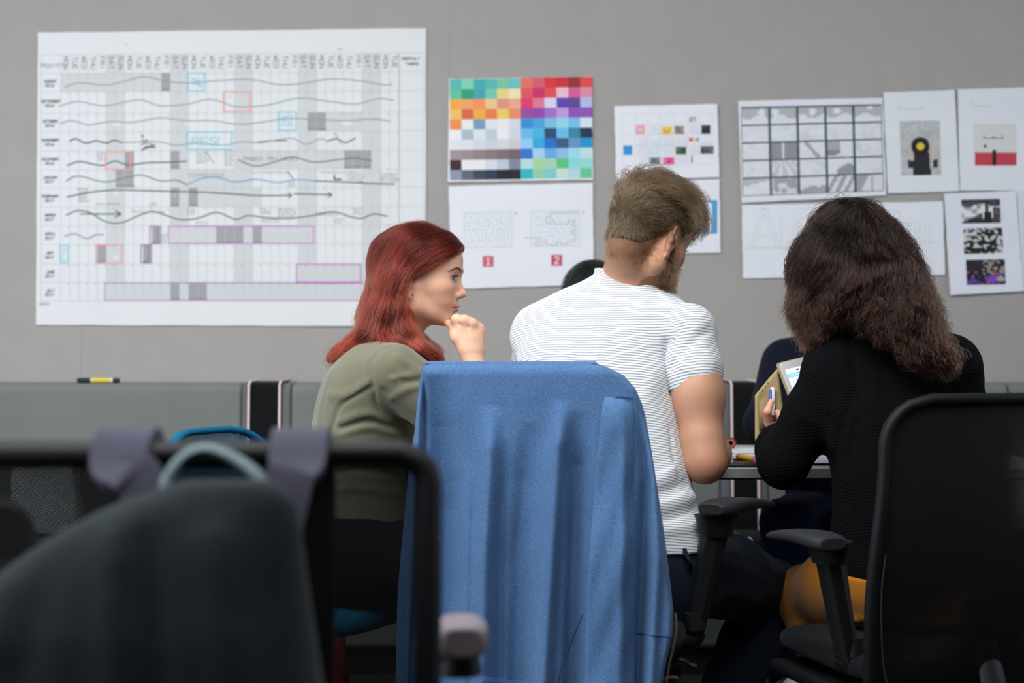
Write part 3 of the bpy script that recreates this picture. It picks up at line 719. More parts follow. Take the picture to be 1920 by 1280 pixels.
# --- the maze sheet
mz = Sheet('maze_sheet', [(841, 349), (1111, 343), (1114, 533), (846, 542)], 'white sheet with two line mazes numbered 1 and 2 under the colour chart', GW, 1, 12, [(1105, 350, 20, 0.003)], tint=(228, 230, 236))
def maze(x0, y0, x1, y1, col, sd, nx=13, ny=10):
    r = random.Random(sd); cw, chh = (x1-x0)/nx, (y1-y0)/ny; seen = {(0, 0)}; st = [(0, 0)]; opened = set()
    while st:
        x, y = st[-1]; nb = [(a, b) for a, b in ((x+1, y), (x-1, y), (x, y+1), (x, y-1)) if 0 <= a < nx and 0 <= b < ny and (a, b) not in seen]
        if not nb: st.pop(); continue
        q = r.choice(nb); opened.add(frozenset(((x, y), q))); seen.add(q); st.append(q)
    for x in range(nx):
        for y in range(ny):
            px_, py_ = x0+x*cw, y0+y*chh-0.02*x*cw
            if x < nx-1 and frozenset(((x, y), (x+1, y))) not in opened: mz.line([(px_+cw, py_), (px_+cw, py_+chh)], 1.1, col, 2)
            if y < ny-1 and frozenset(((x, y), (x, y+1))) not in opened: mz.line([(px_, py_+chh), (px_+cw, py_+chh)], 1.1, col, 2)
    mz.line([(x0, y0), (x1, y0-1.5), (x1, y1-1.5), (x0, y1), (x0, y0)], 1.3, col, 2)
maze(870.5, 399, 959, 464, (196, 206, 208), 3); mz.done('maze_drawing'); maze(996, 396, 1086, 462, (188, 216, 220), 5)
mz.line([(983, 446), (1012, 446), (1012, 454), (1004, 454), (1004, 460), (1017, 459), (1017, 453), (1025, 453), (1026, 459), (1045, 459), (1046, 453), (1052, 453), (1053, 458), (1065, 458), (1065, 452), (1078, 452), (1079, 438), (1072, 437), (1073, 432), (1080, 431), (1080, 425), (1073, 424), (1073, 419), (1078, 418), (1078, 413), (1066, 413), (1065, 420), (1040, 420), (1039, 414), (1032, 414), (1032, 420), (1025, 419), (1024, 408), (1031, 407), (1032, 399), (1087, 398)], 1.3, (196, 180, 188), 4)
mz.done('maze_drawing')
for (x, y, t_) in ((905, 479.5, '1'), (1033.5, 477.5, '2')):
    mz.rect(x, y, x+20.5, y+20.5, (205, 100, 122) if t_ == '1' else (198, 78, 100), 3, step=99); mz.text(t_, x+6.2, y+16.5, 12.5, (240, 222, 230), 2.2, 5, cx=0.95); mz.done('number_label')
for (x, y) in ((967, 400), (1094, 398)): mz.rect(x-2, y-2, x+2, y+2, (215, 195, 90), 3); mz.done('maze_goal')
for (x, y) in ((862, 447), (987, 445)): mz.rect(x, y, x+2, y+2, (130, 140, 140), 3); mz.done('maze_start')

# --- the small social plan sheet and the blue framed sheet
sp = Sheet('schedule_sheet', [(1152, 199), (1345, 194.5), (1349, 332), (1155, 337)], 'white sheet with a grid of tiny coloured pictures above the man in the striped shirt', GW, 1, 10, [(1340, 200, 12, 0.003)], tint=(230, 231, 238))
for i in range(8): sp.line([(1167+i*24, 213), (1167+i*24, 312)], 0.6, (205, 208, 214), 2)
for j in range(6): sp.line([(1167, 214+j*19.5), (1335, 211.5+j*19.5)], 0.6, (205, 208, 214), 2)
for (x0, y0, x1, y1, c) in [(1192, 234.5, 1209, 251.5, (240, 160, 178)), (1241, 237, 1260, 253, (240, 200, 70)), (1265, 236, 1282, 252, (150, 130, 120)), (1315, 234.5, 1332, 251.5, (42, 48, 52)), (1169, 273, 1185.5, 290, (50, 148, 214)), (1292, 219, 1305, 229, (190, 190, 186)), (1217, 275, 1237, 289, (205, 224, 232)), (1267, 275, 1287, 289, (70, 96, 74)), (1314, 274, 1338, 288, (70, 60, 50)), (1218, 294.5, 1238, 308.5, (120, 126, 130)), (1243, 294.5, 1265, 308.5, (225, 90, 150)), (1296, 292, 1298.5, 305, (100, 104, 106)), (1292, 258, 1299, 265, (225, 70, 130)), (1299, 258, 1305, 265, (245, 205, 90)), (1305, 258, 1311, 265, (80, 190, 215))]:
    f = vnoise(int(x0), 5, 4); k = 46 if c in [(150, 130, 120), (42, 48, 52), (70, 96, 74), (70, 60, 50), (120, 126, 130), (225, 90, 150), (190, 190, 186)] else 8
    sp.pic(x0, y0, x1, y1, 6, 5, lambda u, v: tuple(cc_+k*2*(f(u, v)-0.5) for cc_ in c))
for (x, y) in [(1220, 237), (1292, 237), (1197, 260), (1220, 262), (1244, 260), (1268, 258), (1196, 276), (1243, 274), (1200, 294), (1268, 292), (1292, 275), (1316, 268)]: sp.scribble(x, y, 19, 4, 4, (190, 198, 218), 0.7, x)
sp.rect(1197, 240, 1204, 246, (200, 215, 205), 4); sp.line([(1245, 244), (1250, 248), (1256, 244)], 1.6, (70, 110, 170), 4); sp.done('schedule_print')
bf = Sheet('certificate_sheet', [(1160, 341), (1349, 336.5), (1351, 473), (1165, 476)], 'white sheet with a thick blue square border below the sheet of tiny pictures', GW, 1, 10, tint=(228, 230, 237))
bf.rect(1190, 375, 1345, 438, (74, 158, 208), 1); bf.rect(1200, 380, 1335, 427, (228, 231, 236), 2); bf.rect(1190, 427, 1299, 438, (96, 186, 140), 3)
bf.scribble(1230, 388, 90, 6, 1, (150, 170, 170), 1.2, 2); bf.scribble(1240, 400, 88, 8, 2, (200, 208, 212), 0.9, 3); bf.done('certificate_print')

# --- storyboard
sb = Sheet('storyboard_sheet', [(1384, 189), (1655, 183), (1662, 366), (1391, 380.5)], 'white storyboard sheet with a grid of grey sketches', GW, 2, 12, [(1600, 372, 60, 0.003)], tint=(224, 225, 233))
def Q4(u, v): # interior quad
    a, b, c, d = np.array([(1390, 202), (1652, 196.5), (1657, 357), (1393, 367.5)], float); p = (a*(1-u)+b*u)*(1-v)+(d*(1-u)+c*u)*v; return p
def qd(u0, v0, u1, v1, col, lev):
    sb.quad([Q4(u0, v0), Q4(u1, v0), Q4(u1, v1), Q4(u0, v1)], srgb(*col), lev)
for r_ in range(5):
    for c_ in range(5):
        f = vnoise(r_*5+c_+40, 6, 4); n1, n2 = 14, 9
        for i in range(n1):
            for j in range(n2):
                u, v = (i+.5)/n1, (j+.5)/n2; b_ = 226
                if r_ == 0:
                    edge = 0.55+0.15*math.sin(u*7+c_*2); b_ = 182 if v < edge else 224
                    mx, my = [(0.74, .25), (0.2, .3), (0.55, .3), (.42, .28), (.6, .05)][c_]
                    if (u-mx)**2+((v-my)*0.65)**2 < 0.018: b_ = 226
                elif (r_, c_) == (2, 1): b_ = 150 if not 0.42 < u < 0.52 else 222
                elif (r_, c_) == (2, 2): b_ = 165 if abs(u-0.25-v*0.5) < 0.09 else 224
                elif (r_, c_) == (2, 3): b_ = 172 if u < 0.5 and v < .9-.2*u else 222; b_ = 140 if (b_ < 200 and v > .55) else b_
                elif (r_, c_) == (3, 3): b_ = 155 if (u-.85)**2*1.3+(v-.95)**2 < .33 else 224
                elif (r_, c_) == (3, 1): b_ = 196 if int((math.atan2(v+0.1, u-.45)*5)) % 2 else 222
                elif r_ == 4: b_ = [222-34*(v < .5-.4*u), 165 if f(u, v) > .5 else 215, 165 if v > .55+.5*abs(u-.5) or (v > .6 and abs(u-.9) < .1) else 220, 160 if abs(((u*3+v) % 1)-.5) > .25 else 218, 165 if u < .5-.3*v or abs(u-.62) < .04 else 218][c_]
                else: b_ = 224-34*max(0, f(u, v)-.5)
                b_ += 8*(f(v, u)-.5)
                qd((c_+0.03+0.94*i/n1)/5, (r_+0.03+0.94*j/n2)/5, (c_+0.03+0.94*(i+1)/n1)/5, (r_+0.03+0.94*(j+1)/n2)/5, (b_-3, b_-2, b_+3), 1)
gcol = (62, 92, 86)
for i in range(6):
    w = 1.6 if i in (0, 5) else 4.4; sb.line([Q4(i/5, 0), Q4(i/5, .5), Q4(i/5, 1)], w, (58, 84, 80) if 0 < i < 5 else (120, 140, 138), 4)
    sb.line([Q4(0, i/5), Q4(.5, i/5), Q4(1, i/5)], 3.0 if i < 5 else 1.2, gcol, 3)
sb.done('storyboard_print')

# --- type specimen sheet
ty = Sheet('lettering_sheet', [(1391, 384), (1768, 377.5), (1772, 515), (1393, 522)], 'wide white sheet with faint outline lettering behind the long brown hair', GW, 1, 12, tint=(226, 229, 236))
fc = (206, 211, 213)
def Aout(x, y, h, w):
    for o in (0, 7): ty.line([(x+o*w/60, y), (x+w*.42+o*w/90, y-h+o), (x+w*.58-o*w/90, y-h+o), (x+w-o*w/60, y)], 1.2, fc, 2)
    ty.line([(x+w*.25, y-h*.32), (x+w*.75, y-h*.32)], 1.2, fc, 2); ty.line([(x-6, y), (x+w+8, y)], 1.0, fc, 2)
Aout(1405, 464, 72, 58); Aout(1474, 464, 48, 46); ty.line([(1465, 400), (1465, 468)], 1.0, fc, 2); ty.line([(1398, 466), (1500, 465)], 1.0, fc, 2); ty.scribble(1426, 392, 8, 3, 1, (170, 176, 178), 1.0, 2); ty.done('lettering_print')
for x in (1670, 1680, 1690, 1716, 1726, 1734, 1744): ty.line([(x, 420), (x, 458)], 1.1, fc, 2)
ty.line([(1700, 416), (1700, 448), (1722, 448), (1722, 416), (1700, 416)], 1.2, fc, 2); ty.line([(1664, 456), (1752, 455)], 1.2, fc, 2); ty.done('lettering_print')

# --- record photo sheet
rp = Sheet('record_photo_sheet', [(1656, 173), (1790, 168.5), (1799, 358), (1665, 362.5)], 'white sheet with a photo of a black record with yellow centre held before a face', GW, 1, 10, tint=(224, 227, 232))
rp.scribble(1682, 197, 9, 3, 1, (180, 184, 186), 0.9, 1); rp.scribble(1682, 204, 54, 3, 1, (184, 188, 190), 0.9, 2); rp.done('caption_print')
def recfn(u, v):
    f = 186+26*(rn(u, v)-.5)+14*(rn2(u, v)-.5); c = (f-2, f+1, f+1)
    du, dv = u-0.5, (v-0.47)*1.32
    if v > .60 and abs(u-.52) < .20+.06*(v-.6): c = (38, 40, 46)
    if .72 < v < .86 and (abs(u-.24) < .07 or abs(u-.86) < .07): c = (44, 46, 52)
    if v > .47 and v < .74 and (abs(u-.27-.0*(v)) < .05 or abs(u-.80) < .045): c = (205, 180, 168)
    if v > .56 and abs(u-.52) < .17 and v < .8: c = (40, 42, 48)
    if du*du+dv*dv < .052: c = (34, 34, 38)
    if du*du+dv*dv < .0085: c = (226, 200, 52)
    return c
rn, rn2 = vnoise(71, 14, 18), vnoise(72, 40, 9); rp.pic(1687, 227, 1762, 329, 40, 52, recfn, 2, -0.02, 0.03); rp.done('record_photo_print')

# --- red wall photo sheet
rw = Sheet('court_photo_sheet', [(1796, 167), (1945, 163), (1950, 357), (1800, 357)], 'white sheet with a photo of a red wall below a ball hoop frame', GW, 1, 10, tint=(224, 227, 232))
rw.scribble(1820, 191, 10, 3, 1, (180, 184, 186), 0.9, 1); rw.scribble(1820, 199, 42, 3, 1, (184, 188, 190), 0.9, 2); rw.done('caption_print')
rw.pic(1825, 232, 1905, 284, 12, 8, lambda u, v: (214, 214, 212) if v < .45 or v > .5 else (200, 202, 202), 2, 0, 0.03)
rw.rect(1826, 283, 1905, 287, (206, 200, 198), 1); rw.rect(1828, 286, 1906, 310, (196, 66, 82), 2); rw.rect(1861, 281, 1868, 310, (34, 30, 36), 3); rw.line([(1845, 253), (1845, 259), (1880, 259), (1880, 253)], 1.4, (84, 92, 96), 4); rw.line([(1826, 286), (1834, 283)], 2, (225, 180, 170), 3)
rw.line([(1856, 235), (1856, 252)], .8, (196, 198, 198), 3); rw.line([(1866, 235), (1866, 252)], .8, (196, 198, 198), 3); rw.rect(1844.5, 271, 1850, 276.5, (80, 60, 44), 4); rw.rect(1860, 256, 1868, 258, (200, 130, 110), 5); rw.done('court_photo_print')

# --- three photos sheet
tp = Sheet('three_photo_sheet', [(1770, 363), (1905, 357.5), (1919, 546), (1782, 553)], 'white sheet with three dark concert photos in a column', GW, 2, 12, [(1800, 550, 50, 0.006), (1910, 545, 40, 0.004)], tint=(222, 226, 234))
ca, cb, cd = vnoise(81, 9, 6), vnoise(82, 16, 12), vnoise(83, 12, 9)
def p1(u, v):
    b = 225-190*max(0, ca(u, v)-.35)
    if v < .25+.06*math.sin(9*u): b = 40+40*ca(v, u)
    if v > .95-.7*abs(u-.0) and u < .55 or (v > .8 and u > .5): b = 46+60*(cb(u, v) > .6)
    if abs(u-.66) < .05+.04*(v > .5) and v > .2: b = 32
    if u > .8 and v > .35: b = 90*cb(u, v)+20
    return (b, b, b+4)
def p2(u, v): b = 30 if cb(u, v)*.7+ca(v, u)*.3 < .52 else 200; return (b, b, b)
def p3(u, v):
    b = 26+24*cd(u, v); c = (b, b-2, b+6)
    if v < .6 and u > .42 and cb(u, v) > .5: c = (150, 138, 130)
    if v > .5 and cd(u, v) > .55: c = (90, 70, 150)
    if v > .45 and cb(v, u) > .78: c = (190, 110, 90)
    if (u-.68)**2+(v-.82)**2 < .02: c = (130, 70, 190)
    if (u-.88)**2+(v-.78)**2 < .012: c = (170, 160, 165)
    return c
for k, (y, x, fn) in enumerate([(374, 1802, p1), (428, 1806, p2), (487, 1811, p3)]):
    h_ = [45, 48, 47][k]; tp.pic(x, y, x+73, y+h_, 26, 17, fn, 2, -0.02, 0.04)
tp.done('concert_photos_print')
es = Sheet('cropped_sheet', [(1906, 357), (1990, 356), (2000, 543), (1919, 545)], 'white sheet cut by the photo edge at the right of the three concert photos', GW, 1, 8, tint=(214, 218, 228)); es.rect(1921, 392, 1975, 470, (120, 124, 134), 1); es.done('cropped_print')

# ------------------------------------------------------------------ the upholstered bench
M_bench = cloth('bench_grey', srgb(110, 114, 111), srgb(126, 130, 126), scale=700, bump=0.25, big=0.08)
M_bench2 = cloth('bench_slate', srgb(100, 102, 107), srgb(116, 118, 123), scale=700, bump=0.25, big=0.08)
M_blackband = cloth('bench_black', srgb(14, 16, 18), srgb(24, 26, 28), scale=700, bump=0.2)
M_piping = plain('piping_pale_pink', srgb(232, 214, 212), 0.6); M_pipebrown = plain('piping_brown', srgb(96, 60, 52), 0.7)
bench = thing('wall_bench', (0, 4.6, 0), 'long grey upholstered bench along the wall with black striped bands', 'bench')
bx = lambda p: W(p, 0, 4.79)[0]
def bench_prof(t0=0.0):
    # closed outline in (Y, Z): back cushion with rounded top
    return
def extr(name, prof, x0, x1, mat, parent, bev=0.006):
    n = len(prof); V = [(x0, y, z) for y, z in prof]+[(x1, y, z) for y, z in prof]
    Fc = [list(range(n)), [2*n-1-k for k in range(n)]]+[[k, k+n, (k+1) % n+n, (k+1) % n] for k in range(n)]
    o = mesh_obj(name, V, Fc, mat); bm = bmesh.new(); bm.from_mesh(o.data); bmesh.ops.recalc_face_normals(bm, faces=bm.faces); bm.to_mesh(o.data); bm.free()
    smooth_angle(o, 32)
    if bev: bevel(o, bev, 2)
    place(o, parent); return o
zt = CH-(719-640)/F*4.82
def backp(o): # o: how far proud of the nominal surface
    f = 4.80-o; r = 0.035; P = [(4.985, 0.30), (4.985, zt+o)]
    for a in np.linspace(90, 180, 7): P.append((f+r+r*math.cos(math.radians(a)), zt-r+o+r*math.sin(math.radians(a))))
    P += [(4.775-o, 0.50), (4.765-o, 0.40), (4.765, 0.30)]
    return P
def seatp(o):
    P = [(4.80, 0.405+o), (4.44, 0.42+o)]
    for a in np.linspace(90, 180, 6): P.append((4.42+0.03*math.cos(math.radians(a))-o, 0.39+0.03*math.sin(math.radians(a))+o))
    P += [(4.39-o, 0.10), (4.41, 0.09), (4.80, 0.09)]
    return P
segs = [(-3.9, bx(452), M_bench), (bx(452), bx(545), M_bench2), (bx(545), bx(1350), M_bench), (bx(1350), bx(1440), M_bench2), (bx(1440), bx(1893), M_bench), (bx(1893)+0.004, 3.9, M_bench)]
for (a, b, m) in segs:
    extr('back_cushion', backp(0.0 if m is M_bench else 0.001), a+0.0012, b-0.0012, m, bench, 0.008); extr('seat_cushion', seatp(0), a+0.0012, b-0.0012, m, bench, 0.008)
for (a, b) in ((466, 524), (1372, 1421)):
    extr('black_band', backp(0.004), bx(a), bx(b), M_blackband, bench, 0.003); extr('black_band', seatp(0.004), bx(a), bx(b), M_blackband, bench, 0.003)
    for e, sgn in ((a, -1), (b, 1)):
        for fn in (backp, seatp):
            pr = [p for p in fn(0.007)]; q = pr[1:-1]
            x = bx(e)
            pp = [np.array([x, y, z]) for y, z in q]
            tube('piping', pp, 0.0042, M_piping, bench, n=40, seg=8); tube('piping_edge', [p+np.array([sgn*0.0062, 0.003, 0]) for p in pp], 0.0028, M_pipebrown, bench, n=40, seg=6)
place(box('plinth', (0, 4.70, 0.045), (7.6, 0.5, 0.09), plain('plinth_dark', srgb(40, 34, 30), 0.6)), bench)
# marker lying on the bench's top edge
mk = thing('marker_pen', W(183, 715, 4.90), 'black and yellow marker pen lying on top of the bench below the planner', 'marker')
z_m = zt+0.0095; Ym = 4.87
def mx(p): return W(p, 0, Ym)[0]
M_blk = plain('black_plastic', srgb(22, 23, 26), 0.45)
lathe('barrel', [(0.0085, mx(168)), (0.009, mx(170)), (0.009, mx(212)), (0.0075, mx(214))], plain('marker_white', srgb(205, 210, 215), 0.4), (0, Ym, z_m), 'X', 16, mk)
lathe('pen_cap', [(0.007, mx(145)), (0.0088, mx(147)), (0.0095, mx(170)), (0.009, mx(171))], M_blk, (0, Ym, z_m), 'X', 16, mk)
lathe('end_plug', [(0.0088, mx(212)), (0.0088, mx(221)), (0.006, mx(224))], M_blk, (0, Ym, z_m), 'X', 16, mk)
lathe('paper_wrap', [(0.00925, mx(173)), (0.00935, mx(174)), (0.00935, mx(206)), (0.00925, mx(207))], plain('marker_yellow', srgb(214, 196, 60), 0.5), (0, Ym, z_m), 'X', 16, mk)
# ------------------------------------------------------------------ table and what lies on it
M_tabletop = plain('laminate_pale_grey', srgb(205, 208, 206), 0.35, var=0.02, vs=6)
M_edge = plain('table_edge_grey', srgb(150, 156, 155), 0.4)
M_steel = plain('brushed_steel', srgb(120, 122, 124), 0.35, metal=1.0)
M_chrome = plain('chrome', srgb(190, 192, 195), 0.15, metal=1.0)
TZ = 0.745; TX0, TX1, TY0, TY1 = -0.22, 1.30, 3.31, 4.05
tb = thing('meeting_table', ((TX0+TX1)/2, (TY0+TY1)/2, 0), 'white topped meeting table with grey edge between the seated people', 'table')
place(box('tabletop', ((TX0+TX1)/2, (TY0+TY1)/2, TZ-0.011), (TX1-TX0, TY1-TY0, 0.022), M_tabletop, None, 0.002), tb)
place(box('edge_band', ((TX0+TX1)/2, TY0-0.0015, TZ-0.0115), (TX1-TX0, 0.003, 0.021), M_edge, None, 0), tb)
place(box('under_rail', ((TX0+TX1)/2, TY0+0.10, TZ-0.028), (TX1-TX0-0.10, 0.05, 0.012), plain('rail_dark_red', srgb(70, 34, 32), 0.5), None, 0.002), tb)
for x in (TX0+0.25, TX1-0.12):
    for y in (TY0+0.30, TY1-0.12): place(box('leg', (x, y, TZ/2-0.012), (0.045, 0.045, TZ-0.024), M_steel, None, 0.003), tb)
def flat_sheet(name, px, py, Y, w, d, rz, label, group, dz, col=(222, 224, 226)):
    c = W(px, py, Y); n = 6; V, Fc = [], []
    for j in range(n+1):
        for i in range(n+1):
            u, v = (i/n-.5)*w, (j/n-.5)*d
            V.append((c[0]+u*math.cos(rz)-v*math.sin(rz), Y+u*math.sin(rz)+v*math.cos(rz), TZ+0.0006+dz+0.0015*(i/n)**3*(j/n)))
    for j in range(n):
        for i in range(n): k = j*(n+1)+i; Fc.append([k, k+1, k+n+2, k+n+1])
    o = mesh_obj(name, V, Fc, paper_mat(col)); solidify(o, 0.0004, 1.0); return tag(o, label, 'paper', group)
GP = 'papers lying on the table'
flat_sheet('paper_sheet', 1400, 850, 3.86, 0.30, 0.21, 0.1, 'white paper nearest the bench on the table behind the man\'s elbow', GP, 0)
flat_sheet('paper_sheet', 1408, 862, 3.60, 0.30, 0.21, -0.15, 'white paper with a dark pen stroke on the table behind the yellow highlighter', GP, 0.0022)
tube('ink_stroke', [W(1378, 853, 3.60)*0+np.array([W(1372, 0, 3.6)[0], 3.60, TZ+.0042]), np.array([W(1400, 0, 3.6)[0], 3.605, TZ+.0044]), np.array([W(1415, 0, 3.6)[0], 3.60, TZ+.0042])], 0.0012, M_blk, bpy.data.objects['paper_sheet.001'], n=8, seg=6, ex=.3)
for k, (px, Y, rz) in enumerate([(1535, 3.50, 0.15), (1540, 3.47, -0.1), (1532, 3.45, 0.05)]):
    flat_sheet('paper_sheet', px, 870, Y, 0.21, 0.15, rz, ['bottom paper of the small stack seen between the dark woman\'s arm and back', 'middle paper of the small stack seen between the dark woman\'s arm and back', 'top paper of the small stack seen between the dark woman\'s arm and back'][k], GP, 0.003*k, (205, 206, 222))
# phone
ph = thing('mobile_phone', (W(1385, 868, 3.40)[0], 3.40, TZ), 'black phone lying face up on the table edge by the man\'s elbow', 'phone')
pc = np.array([W(1386, 0, 3.40)[0], 3.40, TZ+0.0055])
place(bevel(box('casing', pc, (0.075, 0.14, 0.009), M_blk, None, 0), 0.004, 3), ph)
place(box('screen', pc+np.array([0, 0, 0.0051]), (0.066, 0.125, 0.001), plain('phone_glass', srgb(8, 9, 12), 0.08), None, 0.0004), ph)
# yellow highlighter with pink ends
a, b = np.array([W(1386, 0, 3.42)[0], 3.44, TZ+0.018]), np.array([W(1420, 0, 3.36)[0], 3.37, TZ+0.0135])
hl = thing('highlighter_pen', (a+b)/2-np.array([0, 0, .012]), 'yellow highlighter with pink ends lying across the phone on the table', 'highlighter')
d_ = b-a
tube('barrel', [a+d_*0.18, a+d_*0.86], 0.0075, plain('highlighter_yellow', srgb(226, 190, 40), 0.35), hl, n=6, seg=14)
M_pk = plain('highlighter_pink', srgb(236, 130, 140), 0.4)
tube('pen_cap', [a, a+d_*0.2], [0.0062, 0.0082], M_pk, hl, n=6, seg=14); tube('end_plug', [a+d_*0.84, b], 0.0086, M_pk, hl, n=6, seg=14)
# small red rubber thing seen against the black band
rr = thing('red_tape_roll', np.array([W(1376, 0, 3.9)[0], 3.9, TZ]), 'small red roll standing on the far side of the table beside the black bench band', 'tape')
M_red = plain('red_plastic', srgb(150, 26, 34), 0.4)
lathe('ring', [(0.010, -0.006), (0.016, -0.006), (0.016, 0.006), (0.010, 0.006), (0.010, -0.006)], M_red, (W(1369, 0, 3.9)[0], 3.9, TZ+0.0165), 'Y', 28, rr)
lathe('core', [(0.0075, -0.0064), (0.0102, -0.0064), (0.0102, 0.0064), (0.0075, 0.0064), (0.0075, -0.0064)], plain('core_card', srgb(150, 140, 120), .8), (W(1369, 0, 3.9)[0], 3.9, TZ+0.0165), 'Y', 28, rr)

# ------------------------------------------------------------------ office chairs
M_plast = plain('chair_plastic_black', srgb(20, 22, 25), 0.5, spec=0.35, var=0.05, bump=0.08, bs=900)
M_plast2 = plain('armpad_black', srgb(34, 36, 39), 0.6, spec=0.3, bump=0.1, bs=1200)
M_seatblk = cloth('seat_fabric_black', srgb(12, 13, 15), srgb(24, 26, 29), scale=1100, bump=0.3)
M_mesh = perforated('chair_mesh_black', srgb(7, 9, 10), 0.0052, 0.80)
M_meshD = perforated('chair_mesh_far', srgb(7, 9, 10), 0.0052, 0.52)
M_mesh_fg = perforated('chair_mesh_front', srgb(8, 9, 11), 0.0060, 0.82)
M_gas = plain('gas_lift_chrome', srgb(150, 152, 156), 0.2, metal=1.0)
def back_sheet(name, w, h, mat, n=30, bow=0.05, lean=0.10, rr_=0.07, wb=None, off=0.0, flat=False):
    """curved backrest sheet in chair-local coordinates (x across, y = facing, z up from its bottom); wb: half width as function of v"""
    V, Fc, UV = [], [], []
    m = n
    for j in range(m+1):
        v = j/m; z = v*h
        hw = (wb(v) if wb else w/2)
        # rounded corners
        if z > h-rr_: q = (z-(h-rr_))/rr_; hw -= rr_*(1-math.sqrt(max(0, 1-q*q)))
        if z < rr_*0.6: q = (rr_*0.6-z)/(rr_*0.6); hw -= rr_*0.6*(1-math.sqrt(max(0, 1-q*q)))
        for i in range(n+1):
            u = i/n*2-1; x = u*hw; y = bow*(x/(w/2))**2-lean*(v-0.45)-0.03*math.sin(v*math.pi)+off
            V.append((x, y, z)); UV.append((x, z))
    for j in range(m):
        for i in range(n): k = j*(n+1)+i; Fc.append([k, k+1, k+n+2, k+n+1])
    o = mesh_obj(name, V, Fc, mat); uv = o.data.uv_layers.new(name='UVMap'); li = np.empty(len(o.data.loops), np.int32); o.data.loops.foreach_get('vertex_index', li)
    uv.data.foreach_set('uv', np.array(UV, np.float32)[li].ravel()); return o
def back_rim(w, h, bow, lean, rr_, wb=None, n=60, off=0.0):
    """closed path round the same sheet"""
    L, R = [], []
    for j in range(n+1):
        v = j/n; z = v*h; hw = (wb(v) if wb else w/2)
        if z > h-rr_: q = (z-(h-rr_))/rr_; hw -= rr_*(1-math.sqrt(max(0, 1-q*q)))
        if z < rr_*0.6: q = (rr_*0.6-z)/(rr_*0.6); hw -= rr_*0.6*(1-math.sqrt(max(0, 1-q*q)))
        f = lambda x: bow*(x/(w/2))**2-lean*(v-0.45)-0.03*math.sin(v*math.pi)+off
        R.append((hw, f(hw), z)); L.append((-hw, f(-hw), z))
    top = [(x, bow*(x/(w/2))**2-lean*0.55+off, h) for x in np.linspace(R[-1][0], L[-1][0], 14)[1:-1]]
    bot = [(x, bow*(x/(w/2))**2+lean*0.45+off, 0) for x in np.linspace(L[0][0], R[0][0], 14)[1:-1]]
    return np.array(R+top+L[::-1]+bot)
def ring_tube(name, path, rad, mat, ex=1.0, seg=10):
    P = np.array(path, float); keep = [0]
    for i in range(1, len(P)):
        if np.linalg.norm(P[i]-P[keep[-1]]) > 0.006: keep.append(i)
    P = P[keep]; n = len(P); T = np.roll(P, -1, 0)-np.roll(P, 1, 0); T /= np.linalg.norm(T, axis=1)[:, None]; V = []
    for i in range(n):
        s = nrm(np.cross(T[i], (0, 1, 0))); w = nrm(np.cross(s, T[i]))
        for k in range(seg): a = 2*math.pi*k/seg; V.append(P[i]+s*math.cos(a)*rad+w*math.sin(a)*rad*ex)
    Fc = [[i*seg+k, i*seg+(k+1) % seg, ((i+1) % n)*seg+(k+1) % seg, ((i+1) % n)*seg+k] for i in range(n) for k in range(seg)]
    return mesh_obj(name, V, Fc, mat)
def loc(o, root):  # part built in the chair's local frame
    o.parent = root; return o
def cushion(name, w, d, t, z, y, mat, root, rnd=0.09):
    n = 20; V, Fc = [], []
    def prof(u, v):
        e = 3.2; r = (abs(u)**e+abs(v)**e)**(1/e)
        return r
    N = 24; M_ = 40
    V.append((0, y, z+t*0.5-0.006))
    rings = [(0.25, .5, 0), (0.5, .5, 0), (0.75, .5, 0), (0.9, .48, 0), (0.97, .38, 0), (1.0, .15, 0), (1.0, -.15, 0), (0.96, -.4, 0), (0.85, -.5, 0), (0.4, -.5, 0)]
    for (q, h_, _) in rings:
        for k in range(M_):
            a = 2*math.pi*k/M_; ca, sa = math.cos(a), math.sin(a); e = 4.0; m = (abs(ca)**e+abs(sa)**e)**(-1/e)
            xx, yy_ = ca*m*q, sa*m*q
            zz = z+t*h_ - 0.014*max(0, yy_)**3 - (0.006*(1-xx*xx) if h_ > 0 else 0)*(1-abs(yy_))
            V.append((xx*w/2, y+yy_*d/2, zz))
    for k in range(M_): Fc.append([0, 1+k, 1+(k+1) % M_])
    for r in range(len(rings)-1):
        for k in range(M_): Fc.append([1+r*M_+k, 1+(r+1)*M_+k, 1+(r+1)*M_+(k+1) % M_, 1+r*M_+(k+1) % M_])
    Fc.append([1+(len(rings)-1)*M_+k for k in range(M_)])
    o = mesh_obj(name, V, Fc, mat); bm = bmesh.new(); bm.from_mesh(o.data); bmesh.ops.recalc_face_normals(bm, faces=bm.faces); bm.to_mesh(o.data); bm.free(); subsurf(o, 1); return loc(o, root)
def star_base(root, col=M_plast, rad=0.31):
    loc(lathe('gas_lift', [(0.026, 0.10), (0.026, 0.24), (0.014, 0.241), (0.014, 0.39)], M_gas, (0, 0, 0), 'Z', 20), root)
    for k in range(5):
        a = 2*math.pi*k/5+0.35; dx, dy = math.cos(a), math.sin(a)
        lg = loc(tube('base_leg', [(dx*.02, dy*.02, .105), (dx*.16, dy*.16, .095), (dx*rad, dy*rad, .07)], [0.028, 0.022, 0.016], col, None, 10, 10, 0.8), root)
        c = (dx*rad, dy*rad, 0.028); w = loc(lathe('caster', [(0.010, -0.024), (0.027, -0.022), (0.028, -0.006), (0.014, -0.004), (0.014, 0.004), (0.028, 0.006), (0.027, 0.022), (0.010, 0.024)], M_plast, c, 'X', 18), lg)
    loc(lathe('hub', [(0.035, 0.085), (0.04, 0.09), (0.036, 0.125), (0.028, 0.13)], col, (0, 0, 0), 'Z', 20), root)
